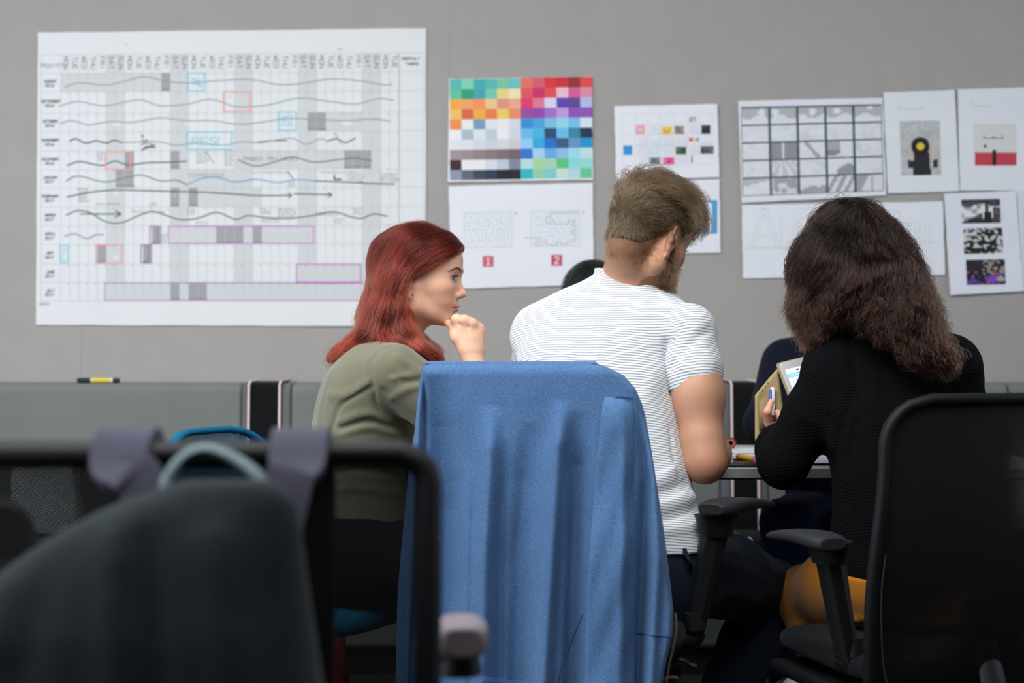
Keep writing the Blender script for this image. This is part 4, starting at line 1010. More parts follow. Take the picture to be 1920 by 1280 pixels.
def pad(name, rear, tip, w, t, mat, parent, drop=0.0):
    """arm pad: broad rear end, narrower drooping tip"""
    rear, tip = np.array(rear), np.array(tip); d = tip-rear; L = np.linalg.norm(d[:2]); f = nrm([d[0], d[1], 0]); s = np.array([f[1], -f[0], 0]); V, Fc = [], []; n, m = 18, 20
    for i in range(n+1):
        q = i/n; e = 1-(2*abs(q-0.5))**6; hw = w/2*(0.80+0.20*math.cos(q*2.6))*(0.72+0.28*e); th = t/2*(1.0-0.45*q)*(0.75+0.25*e)
        c = rear+f*L*q; zc = rear[2]+(tip[2]-rear[2])*q-drop*q**2.5+0.006*math.sin(q*3.14)
        for k in range(m):
            a = 2*math.pi*k/m; ca, sa = math.cos(a), math.sin(a); ee = 3.6; mm = (abs(ca)**ee+abs(sa)**ee)**(-1/ee)
            p = c+s*ca*mm*hw; V.append((p[0], p[1], zc+sa*mm*th*(1.0 if sa > 0 else 1.0)))
    for i in range(n):
        for k in range(m): Fc.append([i*m+k, i*m+(k+1) % m, (i+1)*m+(k+1) % m, (i+1)*m+k])
    Fc += [list(range(m))[::-1], [n*m+k for k in range(m)]]
    o = mesh_obj(name, V, Fc, mat); bevel(o, 0.004, 2); smooth_angle(o, 50)
    if parent is not None: place(o, parent)
    return o
def post(name, bot, top, w, d, mat, parent, yaw=0.0, w2=None):
    """arm upright: a broad tapered blade with a shallow facet"""
    bot, top = np.array(bot), np.array(top); V = []; w2 = w2 or w; cx, sx = math.cos(yaw), math.sin(yaw)
    prof = [(-1, -0.5), (-0.75, -1), (0.2, -1), (1, -0.35), (1, 0.7), (0.6, 1), (-0.7, 1), (-1, 0.6)]
    n = 8
    for i in range(n+1):
        q = i/n; c = bot+(top-bot)*q; ww = (w+(w2-w)*q)/2
        for (a, b) in prof: x, y = a*ww, b*d/2; V.append((c[0]+x*cx-y*sx, c[1]+x*sx+y*cx, c[2]))
    m = len(prof); Fc = [[i*m+k, i*m+(k+1) % m, (i+1)*m+(k+1) % m, (i+1)*m+k] for i in range(n) for k in range(m)]+[list(range(m))[::-1], [n*m+k for k in range(m)]]
    o = mesh_obj(name, V, Fc, mat, smooth=False); bevel(o, 0.002, 2); place(o, parent); return o
def office_chair(name, c, yaw, label, cat='office chair', group='black office chairs', w=0.49, h=0.58, zb=0.43, back_off=-0.26, mat=M_mesh, rim=0.012, seat_z=0.46, wb=None, seat_w=0.50, seat_t=0.075, bow=0.05, lean=0.1, wrap=False, rr_=0.07):
    root = thing(name, (c[0], c[1], 0), label, cat, group, yaw)
    bk = back_sheet('mesh_back', w, h, mat, 30, bow, lean, rr_, wb); bk.location = (0, back_off, zb); loc(bk, root)
    rm = ring_tube('back_frame', back_rim(w, h, bow, lean, rr_, wb), rim, M_plast if not wrap else mat_wrap, 1.1); rm.location = (0, back_off, zb); loc(rm, root)
    if wrap:
        st = back_sheet('inner_mesh', w-0.02, h-0.02, mat, 26, bow, lean, rr_, (lambda v: wb(v)-0.01) if wb else None, off=0.022); st.location = (0, back_off, zb+0.01); loc(st, root)
    loc(tube('spine', [(0, back_off+0.03+0.02, zb+0.22), (0, back_off-0.015, zb+0.05), (0, back_off+0.02, seat_z-0.09), (0, -0.05, seat_z-0.10)], [0.022, 0.028, 0.03, 0.03], M_plast, None, 20, 12, 0.5), root)
    cushion('seat', seat_w, 0.48, seat_t, seat_z-seat_t/2, 0.03, M_seatblk, root)
    sh = loc(box('seat_shell', (0, 0.02, seat_z-0.085), (0.40, 0.38, 0.03), M_plast, None, 0), root); bevel(sh, 0.012, 3)
    mb = loc(box('tilt_mechanism', (0, 0, seat_z-0.115), (0.16, 0.22, 0.045), M_plast, None, 0), root); bevel(mb, 0.01, 2)
    star_base(root); return root
mat_wrap = perforated('chair_mesh_edge', srgb(14, 16, 18), 0.0052, 2.0)   # double knit over the tube: no holes
# the man's chair (the blue hooded jacket hangs over its back)
R_ = math.radians
chA = office_chair('office_chair', (0.14, 3.09), R_(-20), 'black office chair carrying the blue jacket, under the man in the striped shirt', w=0.43, h=0.545, zb=0.425, back_off=-0.262, lean=0.03, bow=0.02, rr_=0.10)
def arm(root, b, t, rear, tip, w=0.085, pw=0.036, d=0.045, yaw=0.0, brk=True, M1=M_plast, M2=M_plast2, label=None, th=0.034):
    ar = post('arm_post', b, t, pw*0.9, d, M1, root, yaw, pw*1.25)
    if label: ar['label'] = label
    pd = pad('arm_pad', rear, tip, w, th, M2, None, 0.004); 
    place(pd, root)
    cap = tube('arm_neck', [np.array(t)-(0, 0, .02), np.array(t)+(0, 0, .022)], [pw*.75, pw*1.0], M1, root, 6, 16, 0.9)
    if brk:
        rl = np.array(root.location); bb = np.array(b); k = tube('arm_bracket', [bb+(0, 0, .05), bb+(0, 0, -.005), bb*0.75+np.array([rl[0], rl[1], bb[2]-.04])*0.25, np.array([rl[0]*.7+bb[0]*.3, rl[1]*.7+bb[1]*.3, 0.36])], [0.030, 0.032, 0.028, 0.022], M1, root, 16, 14, 0.7)
arm(chA, W(1300, 1190, 3.0), W(1343, 985, 3.0), W(1332, 955, 2.95), W(1440, 942, 3.14), w=0.082, pw=0.047, d=0.04, yaw=0.1)
arm(chA, (-0.185, 3.15, 0.43), (-0.19, 3.16, 0.655), (-0.20, 3.08, 0.69), (-0.08, 3.28, 0.69), w=0.08, pw=0.04, d=0.05)
lv = tube('tilt_lever', [W(1235, 1243, 3.02), W(1262, 1240, 2.98), W(1306, 1250, 2.97)], [0.008, 0.009, 0.006], M_plast, chA, 10, 10)
tube('lever_paddle', [W(1255, 1232, 2.98), W(1282, 1236, 2.975), W(1300, 1250, 2.97)], [0.012, 0.014, 0.006], M_plast, lv, 10, 12, 0.35)
# the dark haired woman's chair
wbB = lambda v: 0.232+0.016*math.exp(-((v-0.42)/0.25)**2)-0.02*max(0, v-0.6)
chB = office_chair('office_chair', (0.80, 2.88), R_(18), 'black mesh office chair with the dark haired woman in it, its back towards the room', w=0.50, h=0.60, zb=0.335, back_off=-0.27, lean=0.05, bow=0.035, wb=wbB, wrap=True, rim=0.011, seat_w=0.39, seat_t=0.050, seat_z=0.44, rr_=0.085)
hem = tube('mesh_seam', [(-0.236, -0.29, 0.66), (-0.243, -0.287, 0.58), (-0.232, -0.28, 0.45), (-0.20, -0.283, 0.36)], 0.0008, plain('seam_thread', srgb(40, 43, 46), .8), None, 30, 6); loc(hem, chB)
arm(chB, W(1592, 1240, 2.76), W(1556, 1035, 2.73), W(1563, 1020, 2.67), W(1450, 1000, 2.86), w=0.080, pw=0.045, d=0.045, yaw=0.35)
arm(chB, (1.04, 2.97, 0.43), (1.05, 2.98, 0.63), (1.07, 2.90, 0.66), (1.0, 3.08, 0.66), w=0.08, pw=0.04, d=0.05)

chD = office_chair('office_chair', (W(95, 0, 2.98)[0], 2.98), R_(6), 'black mesh office chair at the left between the nearest chair and the bench', w=0.47, h=0.42, zb=0.405, back_off=-0.25, lean=0.05, bow=0.03, mat=M_meshD, seat_z=0.45, rr_=0.06, rim=0.010)
# teal visitor chair of the red haired woman
M_teal = cloth('teal_fabric', srgb(6, 86, 122), srgb(12, 108, 146), scale=900, bump=0.3, big=0.1)
M_tealmesh = perforated('teal_mesh', srgb(14, 106, 144), 0.0065, 0.62)
tc = thing('visitor_chair', (-0.50, 3.44, 0), 'teal visitor chair with chrome legs under the red haired woman', 'chair', None, R_(-118))
b_ = back_sheet('mesh_back', 0.42, 0.375, M_tealmesh, 24, 0.06, 0.10, 0.13, None); b_.location = (0, -0.255, 0.44); loc(b_, tc)
r_ = ring_tube('back_frame', back_rim(0.42, 0.375, 0.06, 0.10, 0.13), 0.009, M_teal, 1.6); r_.location = (0, -0.255, 0.44); loc(r_, tc)
cushion('seat', 0.48, 0.46, 0.055, 0.405, 0.01, M_teal, tc)
for (sx_, sy_) in ((1, 1), (-1, 1), (1, -1), (-1, -1)):
    loc(tube('leg', [(sx_*.19, sy_*.15, .385), (sx_*.215, sy_*.20, .20), (sx_*.235, sy_*.235, .006)], 0.0105, M_chrome, None, 10, 12), tc)
for sx_ in (-1, 1): loc(tube('back_support', [(sx_*.17, -.15, .385), (sx_*.20, -.235, .42), (sx_*.222, -.235, .60)], 0.009, M_chrome, None, 12, 10), tc)
# light and dark things past the near chair
M_bagw = plain('bag_white', srgb(206, 214, 216), 0.55, var=0.03, bump=0.1, bs=60)
bg = thing('white_paper_bag', W(88, 1020, 4.60)*np.array([1, 1, 0])+np.array([0, 0, 0.424]), 'white bag with orange and teal band standing on the bench at the left', 'bag')
def bagmesh(name, c, w, d, h, mat, root, bulge=0.02, tap=0.9):
    bm = bmesh.new(); box_bm(bm, (c[0], c[1], c[2]+h/2), (w, d, h)); bmesh.ops.subdivide_edges(bm, edges=bm.edges[:], cuts=7, use_grid_fill=True)
    for v in bm.verts:
        q = (v.co.z-c[2])/h; s = 1-(1-tap)*q; v.co.y = c[1]+(v.co.y-c[1])*(1-0.5*q); v.co.x = c[0]+(v.co.x-c[0])*s
        v.co.y += bulge*math.sin(q*5+v.co.x*22)*0.5; v.co.x += bulge*0.3*math.sin(q*7+v.co.y*30)
    o = from_bm(name, bm, mat); subsurf(o, 1); place(o, root); return o
bc = np.array(bg.location)
bagmesh('bag_body', bc, 0.22, 0.12, 0.225, M_bagw, bg); 
bagmesh('print_band', bc+np.array([0, 0, 0.222]), 0.205, 0.064, 0.04, plain('band_orange', srgb(196, 132, 48), 0.6, var=0.3, vs=25), bg, 0.01)
bagmesh('teal_edge', bc+np.array([0, 0, 0.260]), 0.20, 0.055, 0.012, plain('band_teal', srgb(20, 120, 130), 0.6), bg, 0.01)
for s_ in (-1, 1): tube('bag_handle', [bc+np.array([-.05, s_*.022, .235]), bc+np.array([-.045, s_*.030, .265]), bc+np.array([0, s_*.040, .270]), bc+np.array([.045, s_*.030, .265]), bc+np.array([.05, s_*.022, .235])], 0.003, M_blk, bg, 20, 8)
rb = thing('red_cloth_bag', W(618, 1280, 3.9)*np.array([1, 1, 0]), 'dark red bag standing on the floor behind the legs of the teal chair', 'bag')
rbc = np.array(rb.location); bagmesh('bag_body', rbc, 0.10, 0.10, 0.24, plain('bag_red', srgb(150, 14, 26), .7, var=.1), rb); tube('bag_handle', [rbc+np.array([-.03, 0, .23]), rbc+np.array([0, 0, .32]), rbc+np.array([.03, 0, .23])], 0.005, M_red, rb, 16, 8)

# ------------------------------------------------------------------ the near chair and the rucksack on it (far out of focus)
fY = 1.42
def fl(px, py, Y=fY): return W(px, py, Y)
Cc = fl(335, 0)[0]; hwC = (812-335)/F*fY; ztop = fl(0, 828)[2]
chC = thing('office_chair', (Cc, fY+0.27, 0), 'nearest black office chair with the grey rucksack hung on its back', 'office chair', 'black office chairs', R_(2))
wC = hwC*2-0.03; hC = 0.52
b_ = back_sheet('mesh_back', wC, hC, M_mesh_fg, 24, 0.02, 0.02, 0.03); b_.location = (0, -0.27, ztop-0.012-hC); loc(b_, chC)
r_ = ring_tube('back_frame', back_rim(wC, hC, 0.02, 0.02, 0.03), 0.0135, plain('near_frame', srgb(14, 16, 19), 0.6, spec=.3), 1.2); r_.location = (0, -0.27, ztop-0.012-hC); loc(r_, chC)
lathe_o = lathe('lumbar_disc', [(0.002, -0.008), (0.026, -0.008), (0.031, 0.0), (0.026, 0.012), (0.002, 0.014)], M_plast, (fl(-4, 0, 1.465)[0]-Cc, -0.225, fl(0, 992, 1.465)[2]), 'Y', 28); loc(lathe_o, chC)
loc(tube('lumbar_bar', [(fl(-4, 0, 1.465)[0]-Cc, -0.225, fl(0, 992, 1.465)[2]), (-.08, -0.225, fl(0, 1100)[2]), (0, -0.225, fl(0, 1150)[2])], 0.006, M_plast, None, 14, 10), chC)
loc(tube('spine', [(0, -0.22, ztop-0.32), (0, -0.26, ztop-0.46), (0, -0.2, 0.36), (0, -0.05, 0.35)], [0.02, 0.026, 0.028, 0.028], M_plast, None, 20, 12, 0.5), chC)
cushion('seat', 0.50, 0.46, 0.075, 0.42, 0.03, M_seatblk, chC); star_base(chC)
sh = loc(box('seat_shell', (0, 0.02, 0.37), (0.40, 0.38, 0.03), M_plast, None, 0), chC); bevel(sh, 0.012, 3)
M_greyarm = plain('arm_grey', srgb(120, 110, 116), 0.55); M_greymetal = plain('arm_upright_grey', srgb(84, 96, 98), 0.4, metal=0.3)
pC = post('arm_post', fl(800, 1290, 1.62), fl(818, 1010, 1.62), 0.012, 0.05, M_greymetal, chC)
place(tube('arm_joint', [fl(800, 1215, 1.60), fl(832, 1205, 1.58)], [0.020, 0.022], M_greymetal, None, 6, 16), chC)
pdC = pad('arm_pad', fl(868, 1205, 1.50), fl(858, 1172, 1.76), 0.060, 0.045, M_greyarm, chC); tube('arm_neck', [fl(862, 1262, 1.58), fl(862, 1225, 1.58)], [0.026, 0.022], M_plast, chC, 6, 14)
post('arm_post', np.array([2*Cc, 0, 0])+fl(800, 1290, 1.62)*(-1, 1, 1), np.array([2*Cc, 0, 0])+fl(818, 1010, 1.62)*(-1, 1, 1), 0.012, 0.05, M_greymetal, chC)
pad('arm_pad', np.array([2*Cc, 0, 0])+fl(868, 1205, 1.50)*(-1, 1, 1), np.array([2*Cc, 0, 0])+fl(858, 1172, 1.76)*(-1, 1, 1), 0.060, 0.045, M_greyarm, chC)
# rucksack
M_bag = cloth('rucksack_grey', srgb(33, 39, 42), srgb(49, 55, 58), scale=700, bump=0.4, big=0.3)
M_strap = cloth('strap_mauve_grey', srgb(66, 66, 80), srgb(86, 85, 98), scale=900, bump=0.3, big=0.1)
M_loop = plain('loop_pale_teal', srgb(92, 110, 114), 0.6)
ruck = thing('rucksack', fl(330, 1100, 1.34), 'dark grey rucksack hanging by mauve grey straps from the nearest chair', 'rucksack')
S = SDF(); yb = 1.325
def rk(px, py, dy=0.0): p = fl(px, py, yb); p[1] += dy; return p
zs = [rk(0, p)[2] for p in (1500, 1400, 1280, 1180, 1090, 1040, 1000, 965, 940, 915, 900)]
xl = [-60, -60, -70, -75, -20, 45, 105, 170, 218, 300, 360]; xr = [640, 635, 605, 590, 577, 570, 566, 560, 555, 545, 500]
S.add(slices(zs, [rk((a+b)/2, 0)[0] for a, b in zip(xl, xr)], [yb]*11, [(b-a)/2/F*yb for a, b in zip(xl, xr)], [.055, .06, .06, .058, .05, .045, .04, .034, .03, .024, .018], 0, 2.6), 0.01)
for (a, b, am, wd_) in [((240, 960), (250, 1290), -.008, .02), ((300, 1000), (320, 1290), .010, .014), ((420, 1000), (460, 1290), -.007, .022), ((520, 980), (560, 1290), .008, .014), ((120, 1030), (60, 1290), .006, .02)]:
    S.disp(ridge([rk(*a, -0.05), rk(*b, -0.06)], am, wd_))
sdf_obj('bag_body', S, np.array(fl(-140, 1520, yb))-(0, .09, 0), np.array(fl(700, 870, yb))+(0, .09, 0), M_bag, ruck, 0.008, colfn=None)
def ribbon(name, pts, w, t, mat, parent, across=(1, 0, 0), n=30):
    P = catmull(pts, n); w = np.interp(np.linspace(0, 1, n), np.linspace(0, 1, len(np.atleast_1d(w))), np.atleast_1d(w)); T = np.gradient(P, axis=0); V = []
    for i in range(n):
        s = np.array(across, float); nn = nrm(np.cross(T[i], s)); s = nrm(np.cross(nn, T[i]))
        for (a, b) in ((-1, -1), (1, -1), (1, 1), (-1, 1)): V.append(P[i]+s*a*w[i]/2+nn*b*t/2)
    Fc = [[i*4+k, i*4+(k+1) % 4, (i+1)*4+(k+1) % 4, (i+1)*4+k] for i in range(n-1) for k in range(4)]+[[3, 2, 1, 0], [(n-1)*4+k for k in range(4)]]
    o = mesh_obj(name, V, Fc, mat); bevel(o, t*0.3, 2); smooth_angle(o, 40); place(o, parent); return o
zt_ = ztop
for (x0, x1) in ((242, 282), (566, 522)):
    ribbon('shoulder_strap', [fl(x1, 1010, 1.36), fl((x0+x1)/2, 900, 1.375), np.array([fl(x0, 0)[0], 1.385, zt_-0.02]), np.array([fl(x0, 0)[0], 1.415, zt_+0.008]), np.array([fl(x0, 0)[0], 1.46, zt_-0.02]), np.array([fl(x0+4, 0)[0], 1.47, zt_-0.16]), np.array([fl(x0+4, 0)[0], 1.475, zt_-0.30])], [0.040, 0.046, 0.055, 0.056, 0.055, 0.05, .04], 0.012, M_strap, ruck, n=44)
tube('grab_loop', [fl(318, 930, 1.345), fl(322, 885, 1.35), fl(352, 852, 1.355), fl(392, 842, 1.357), fl(440, 860, 1.355), fl(480, 890, 1.35), fl(500, 925, 1.345)], 0.010, M_loop, ruck, 34, 12, 0.55)
# ------------------------------------------------------------------ people: heads, hands, bodies
def head_frame(yaw, pitch, roll=0.0):
    """columns: forward, left, up. yaw about z from +X, pitch > 0 looks down, roll > 0 tips the head to its right"""
    f = np.array([math.cos(yaw)*math.cos(pitch), math.sin(yaw)*math.cos(pitch), -math.sin(pitch)])
    l = nrm(np.cross((0, 0, 1), f)); u = np.cross(f, l)
    l2 = l*math.cos(roll)+u*math.sin(roll); u2 = u*math.cos(roll)-l*math.sin(roll)
    return np.stack([f, l2, u2], 1)
def head_ops(female=True, ear_out=0.0):
    """list of (kind, fn, k) in head-local metres: x forward, y left, z up, eyes at z = 0"""
    o = []
    U = lambda fn, k=0.012: o.append(('u', fn, k)); C = lambda fn, k=0.004: o.append(('s', fn, k))
    U(ell((-.012, 0, .034), (.100, .075, .082))); U(ell((.040, 0, .040), (.0545, .060, .050)), .03)
    U(ell((.032, 0, -.030), (.056, .058, .072)), .03)
    U(ell((.050, 0, .0125), (.0460, .050, .014)), .016)                      # brow
    for s in (-1, 1):
        U(ell((.050, s*.036, -.026), (.033, .026, .026)), .02)                # cheekbone
        U(ell((.052, s*.024, -.058), (.030, .026, .026)), .02)                # cheek
        U(rc((-.002, s*.050, -.070), (.058, s*.016, -.098), .0215, .0165), .02)
        U(rc((-.004, s*.056, -.030), (-.002, s*.050, -.075), .018, .019), .02)
    U(ell((.030, 0, -.082), (.045, .042, .028)), .02); U(ell((.0665, 0, -.0945), (.0185, .021, .0155)), .014)
    # sockets, eyeballs' lids
    for s in (-1, 1):
        C(ell((.0985, s*.031, -.0010), (.0150, .0185, .0100)), .014)
        U(ell((.0715, s*.0315, -.0015), (.0142, .0142, .0138)), .004)
        C(ell((.0875, s*.033, -.0028), (.0130, .0122, .0044)), .0015)
    # nose
    U(rc((.0860, 0, .0010), (.1000, 0, -.033), .0064, .0084), .010); U(ell((.1020, 0, -.0375), (.0102, .0092, .0086)), .006); U(rc((.083, 0, -.047), (.0985, 0, -.043), .006, .005), .006)
    for s in (-1, 1):
        U(ell((.0905, s*.0105, -.0425), (.0098, .0062, .0070)), .005); C(ell((.0955, s*.0055, -.0490), (.0050, .0026, .0028)), .002)
    # mouth
    U(ell((.0710, 0, -.066), (.0210, .026, .0215)), .012)
    U(ell((.0875, 0, -.0674), (.0092, .0180, .0046)), .004); U(ell((.0865, 0, -.0768), (.0088, .0160, .0052)), .004)
    C(ell((.0960, 0, -.0722), (.0130, .0290, .0010)), .003); C(rc((.092, -.013, -.0855), (.092, .013, -.0855), .0035, .0035), .008)
    C(rc((.0965, 0, -.056), (.0955, 0, -.062), .0022, .0022), .004)
    # ears
    for s in (-1, 1):
        out = 0.45+ear_out; E = lambda u, w, t=0.0: np.array([(-.021 if female else -.010)-u*math.cos(out)*1.0, s*(.0735+max(0, u+.012)*math.sin(out)+t), -.022+w])
        rim = [(-.010, .010), (-.006, .027), (.006, .033), (.018, .028), (.022, .012), (.019, -.004), (.010, -.018), (.002, -.029), (-.007, -.030), (-.009, -.020)]
        P = [E(*q) for q in rim]
        for i in range(len(P)-1): U(rc(P[i], P[i+1], .0034, .0034 if i < 6 else .0046), .004)
        U(ell(E(.006, 0.0, .0005), (.014, .0042, .024)), .006); U(ell(E(.002, .004, -.004), (.014, .007, .022)), .006)
        C(ell(E(-.001, -.004, .0055), (.0065, .0060, .0090)), .004); C(ell(E(.006, .018, .005), (.008, .003, .006)), .004)
    return o
def add_head(S, O, R, s=1.0, female=True, ear_out=0.0, k0=None):
    for kind, fn, k in head_ops(female, ear_out): S.ops.append((kind, xform(fn, O, R, s), k*s))
def hand(S, wr, d, n, side, sc=1.0, curl=(15, 20, 15), spread=0.0, curls=None, thumb=None, thick=1.0, k=0.006):
    """wr wrist point, d towards the knuckles, n out of the back of the hand, side towards the thumb"""
    wr = np.array(wr, float); d = nrm(d); n = nrm(np.array(n)-d*np.dot(n, d)); side = nrm(np.array(side)-d*np.dot(side, d)-n*np.dot(side, n))
    u = 0.001*sc; tips = []; kn = []
    offs = [30, 10, -10, -28]; kl = [86, 90, 85, 76]; seg = [(43, 25, 20), (47, 29, 21), (43, 27, 20), (34, 21, 18)]; rr_ = [9.4, 9.6, 9.0, 8.0]
    for i in range(4):
        c = wr+d*kl[i]*u+side*offs[i]*u; kn.append(c); r = rr_[i]*u*thick
        S.add(rc(wr+side*offs[i]*0.55*u+d*8*u, c-n*2*u, 13.5*u*thick, 11*u*thick), 0.012)
        S.add(ell(c+n*1.5*u, (10*u, 10*u, 10*u)), 0.006)
        a = 0; p = c.copy(); cu = curls[i] if curls else curl; dd = nrm(d+side*spread*offs[i]*0.012)
        tr = [r, r*.92, r*.86, r*.74]
        for j in range(3):
            a += math.radians(cu[j]); q = p+(dd*math.cos(a)-n*math.sin(a))*seg[i][j]*u
            S.add(rc(p, q, tr[j], tr[j+1]), 0.0035 if j else 0.006); p = q
        tips.append(p)
    if thumb is None: thumb = [wr+d*18*u+side*26*u-n*6*u, wr+d*48*u+side*46*u-n*14*u, wr+d*76*u+side*52*u-n*20*u, wr+d*98*u+side*50*u-n*22*u]
    S.add(rc(wr+d*10*u+side*10*u, thumb[0], 15*u, 14*u), .012); S.add(rc(thumb[0], thumb[1], 14*u, 11*u), .01); S.add(rc(thumb[1], thumb[2], 10.5*u, 9.4*u), .005); S.add(rc(thumb[2], thumb[3], 9.4*u, 7.4*u), .004)
    S.add(rc(wr-d*15*u, wr+d*22*u, 21*u, 17*u), .014)
    return kn, tips
def ico_ball(name, c, r, mat, parent, colfn=None, seg=24):
    bm = bmesh.new(); bmesh.ops.create_uvsphere(bm, u_segments=seg, v_segments=seg//2, radius=r)
    for v in bm.verts: v.co += Vector([float(x) for x in c])
    o = from_bm(name, bm, mat)
    if colfn:
        P = np.array([v.co for v in o.data.vertices]); a = o.data.color_attributes.new('Col', 'FLOAT_COLOR', 'POINT'); a.data.foreach_set('color', np.asarray(colfn(P), np.float32).ravel())
    place(o, parent); return o
M_skin = attr_mat('skin', 0.48, 0.35, sss=0.12, bump=0.12, bs=700, tint=0.10)
M_eye = attr_mat('eye', 0.08, 0.5)
def skin_colour(base, O=None, R=None, s=1.0, extra=None, lips=(186, 104, 98), brow=None):
    b = np.array(srgb(*base))
    def f(V):
        C = np.tile(b, (len(V), 1))
        def blend(mask, col): m = np.clip(mask, 0, 1)[:, None]; C[:] = C*(1-m)+np.array(srgb(*col))*m
        if O is not None:
            q = ((V-np.asarray(O, np.float32))@np.asarray(R, np.float32))/s; x, y, z = q.T; ay = np.abs(y)
            near = np.exp(-((q**2).sum(1)/.02)**4)
            g = lambda cx, cy, cz, rx, ry, rz: np.exp(-(((x-cx)/rx)**2+((ay-cy)/ry)**2+((z-cz)/rz)**2))
            blend(0.40*g(.070, .046, -.034, .028, .022, .018), (206, 118, 92)); blend(0.30*g(.104, 0, -.041, .012, .014, .012), (214, 128, 106)); blend(.22*g(-.01, .08, -.02, .02, .02, .03), (206, 120, 98))
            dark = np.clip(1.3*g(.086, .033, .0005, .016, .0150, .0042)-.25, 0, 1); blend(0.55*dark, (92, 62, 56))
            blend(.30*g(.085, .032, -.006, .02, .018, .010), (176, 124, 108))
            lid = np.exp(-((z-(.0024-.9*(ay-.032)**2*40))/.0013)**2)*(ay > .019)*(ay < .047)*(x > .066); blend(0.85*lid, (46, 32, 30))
            if lips:
                zt = -.0640+0.10*ay-0.0012*np.exp(-(y/.003)**2); zb = -.0822+0.32*ay
                lm = 1/(1+np.exp(-(np.minimum(zt-z, z-zb))/.0006)); lm = lm*(ay < .0235)*(x > .066); blend(.72*lm, lips)
                blend(.75*np.exp(-((z+.0722)/.0011)**2)*(ay < .025)*(x > .064), (104, 52, 48))
            blend(.8*g(.0955, .0055, -.0492, .006, .0032, .003), (90, 48, 42))
        if extra: extra(V, C, blend)
        return C
    return f
def eyes(root, O, R, s=1.0, iris=(58, 76, 84)):
    for sd in (-1, 1):
        c = np.asarray(O)+R@(np.array([.0712, sd*.0315, -.0016])*s); ax = R@nrm([1, -sd*0.0+0.03, -.10])
        def cf(P):
            v = (P-c)/np.linalg.norm(P-c, axis=1)[:, None]; a = np.degrees(np.arccos(np.clip(v@ax, -1, 1))); C = np.tile(np.array(srgb(214, 206, 202)), (len(P), 1))
            C[a < 29] = srgb(*iris); C[a < 13] = srgb(8, 8, 10); C[(a >= 25) & (a < 31)] = srgb(34, 40, 44); return C
        ico_ball('eye', c, .0128*s, M_eye, root, cf, 40)
def local_pts(P, O, R, s): return np.asarray(O)+(np.asarray(P)*s)@R.T
def clothe(f): return f

# hair materials
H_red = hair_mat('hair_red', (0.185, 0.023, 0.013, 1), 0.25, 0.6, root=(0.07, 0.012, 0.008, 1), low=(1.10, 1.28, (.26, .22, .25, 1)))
H_fair = hair_mat('hair_brown_fair', (0.044, 0.025, 0.012, 1), 0.3, 0.8)
H_fade = hair_mat('hair_fade', (0.115, 0.078, 0.035, 1), 0.35, 0.5)
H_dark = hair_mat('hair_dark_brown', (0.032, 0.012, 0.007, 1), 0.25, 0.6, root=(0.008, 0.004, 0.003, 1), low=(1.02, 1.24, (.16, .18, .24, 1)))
H_lock = hair_mat('hair_lock_brown', (0.036, 0.015, 0.009, 1), 0.25, 0.5, root=(0.012, 0.006, 0.004, 1))
H_beard = hair_mat('beard', (0.095, 0.042, 0.016, 1), 0.35, 0.7)
H_brow = hair_mat('brow', (0.05, 0.022, 0.014, 1), 0.4, 0.3)
H_black = hair_mat('hair_black', (0.006, 0.006, 0.007, 1), 0.4, 0.2)
def hair_base(name, c0, c1, st=(1, 1, 1), sc=160):
    t = NT(name); n = t.noise(sc, 3, 0.6, stretch=st); t.l.new(t.ramp(n, [(0.35, c0), (0.7, c1)]), t.b.inputs['Base Color']); t.b.inputs['Roughness'].default_value = 0.55; t.b.inputs['Specular IOR Level'].default_value = 0.25
    t.bump(n, 0.6, 0.003); return t.m
def seeds_from(o, n, keep=None, sd=1):
    me = o.data; V = np.empty(len(me.vertices)*3, np.float32); me.vertices.foreach_get('co', V); V = V.reshape(-1, 3)
    if keep is not None: V = V[keep(V)]
    r = np.random.default_rng(sd); return V[r.integers(0, len(V), n)]+r.normal(size=(n, 3)).astype(np.float32)*0.001

# ================================================================== the red haired woman, in profile
HO, HRM = W(790, 518, 3.42), head_frame(R_(-7), R_(3))
# ---- body
P1 = lambda x, y, Y=3.42: W(x, y, Y)
pw = thing('person', (P1(650, 0)[0], 3.42, 0), 'person in olive T-shirt with long red hair, resting chin on fist, seen in profile', 'person')
Sb = SDF()
add_head(Sb, HO, HRM, 1.0)
Sb.add(rc(P1(762, 590, 3.42), P1(745, 650, 3.43), .050, .055), .03)                        # neck
tors = slices([P1(0, p)[2] for p in (1110, 1080, 1000, 950, 900, 850, 800, 750, 700, 665, 640, 622)],
              [P1(p, 0)[0] for p in (676, 674, 670, 670, 672, 678, 686, 695, 706, 718, 726, 730)],
              [3.42]*12, [.125, .135, .130, .120, .118, .118, .120, .118, .112, .094, .066, .040], [.13, .165, .168, .148, .135, .138, .148, .160, .168, .155, .105, .060])
Sb.add(tors, .02)
shR, elR, wrR = W(742, 698, 3.275), W(905, 832, 3.30), W(886, 662, 3.335)
shL, elL, wrL = W(748, 690, 3.57), W(870, 850, 3.62), W(980, 852, 3.56)
chain(Sb, [shR, (shR+elR)/2, elR], [.052, .043, .036], .02); chain(Sb, [elR, elR*.5+wrR*.5+np.array([.004, 0, 0]), wrR], [.037, .0345, .0235], .014)
chain(Sb, [shL, (shL+elL)/2, elL], [.052, .043, .036], .02); chain(Sb, [elL, (elL+wrL)/2, wrL], [.037, .036, .024], .014)
hipR, hipL = W(655, 1055, 3.33), W(655, 1050, 3.52)
knR, knL = np.array([hipR[0]+.40, 3.36, .515]), np.array([hipL[0]+.41, 3.56, .515])
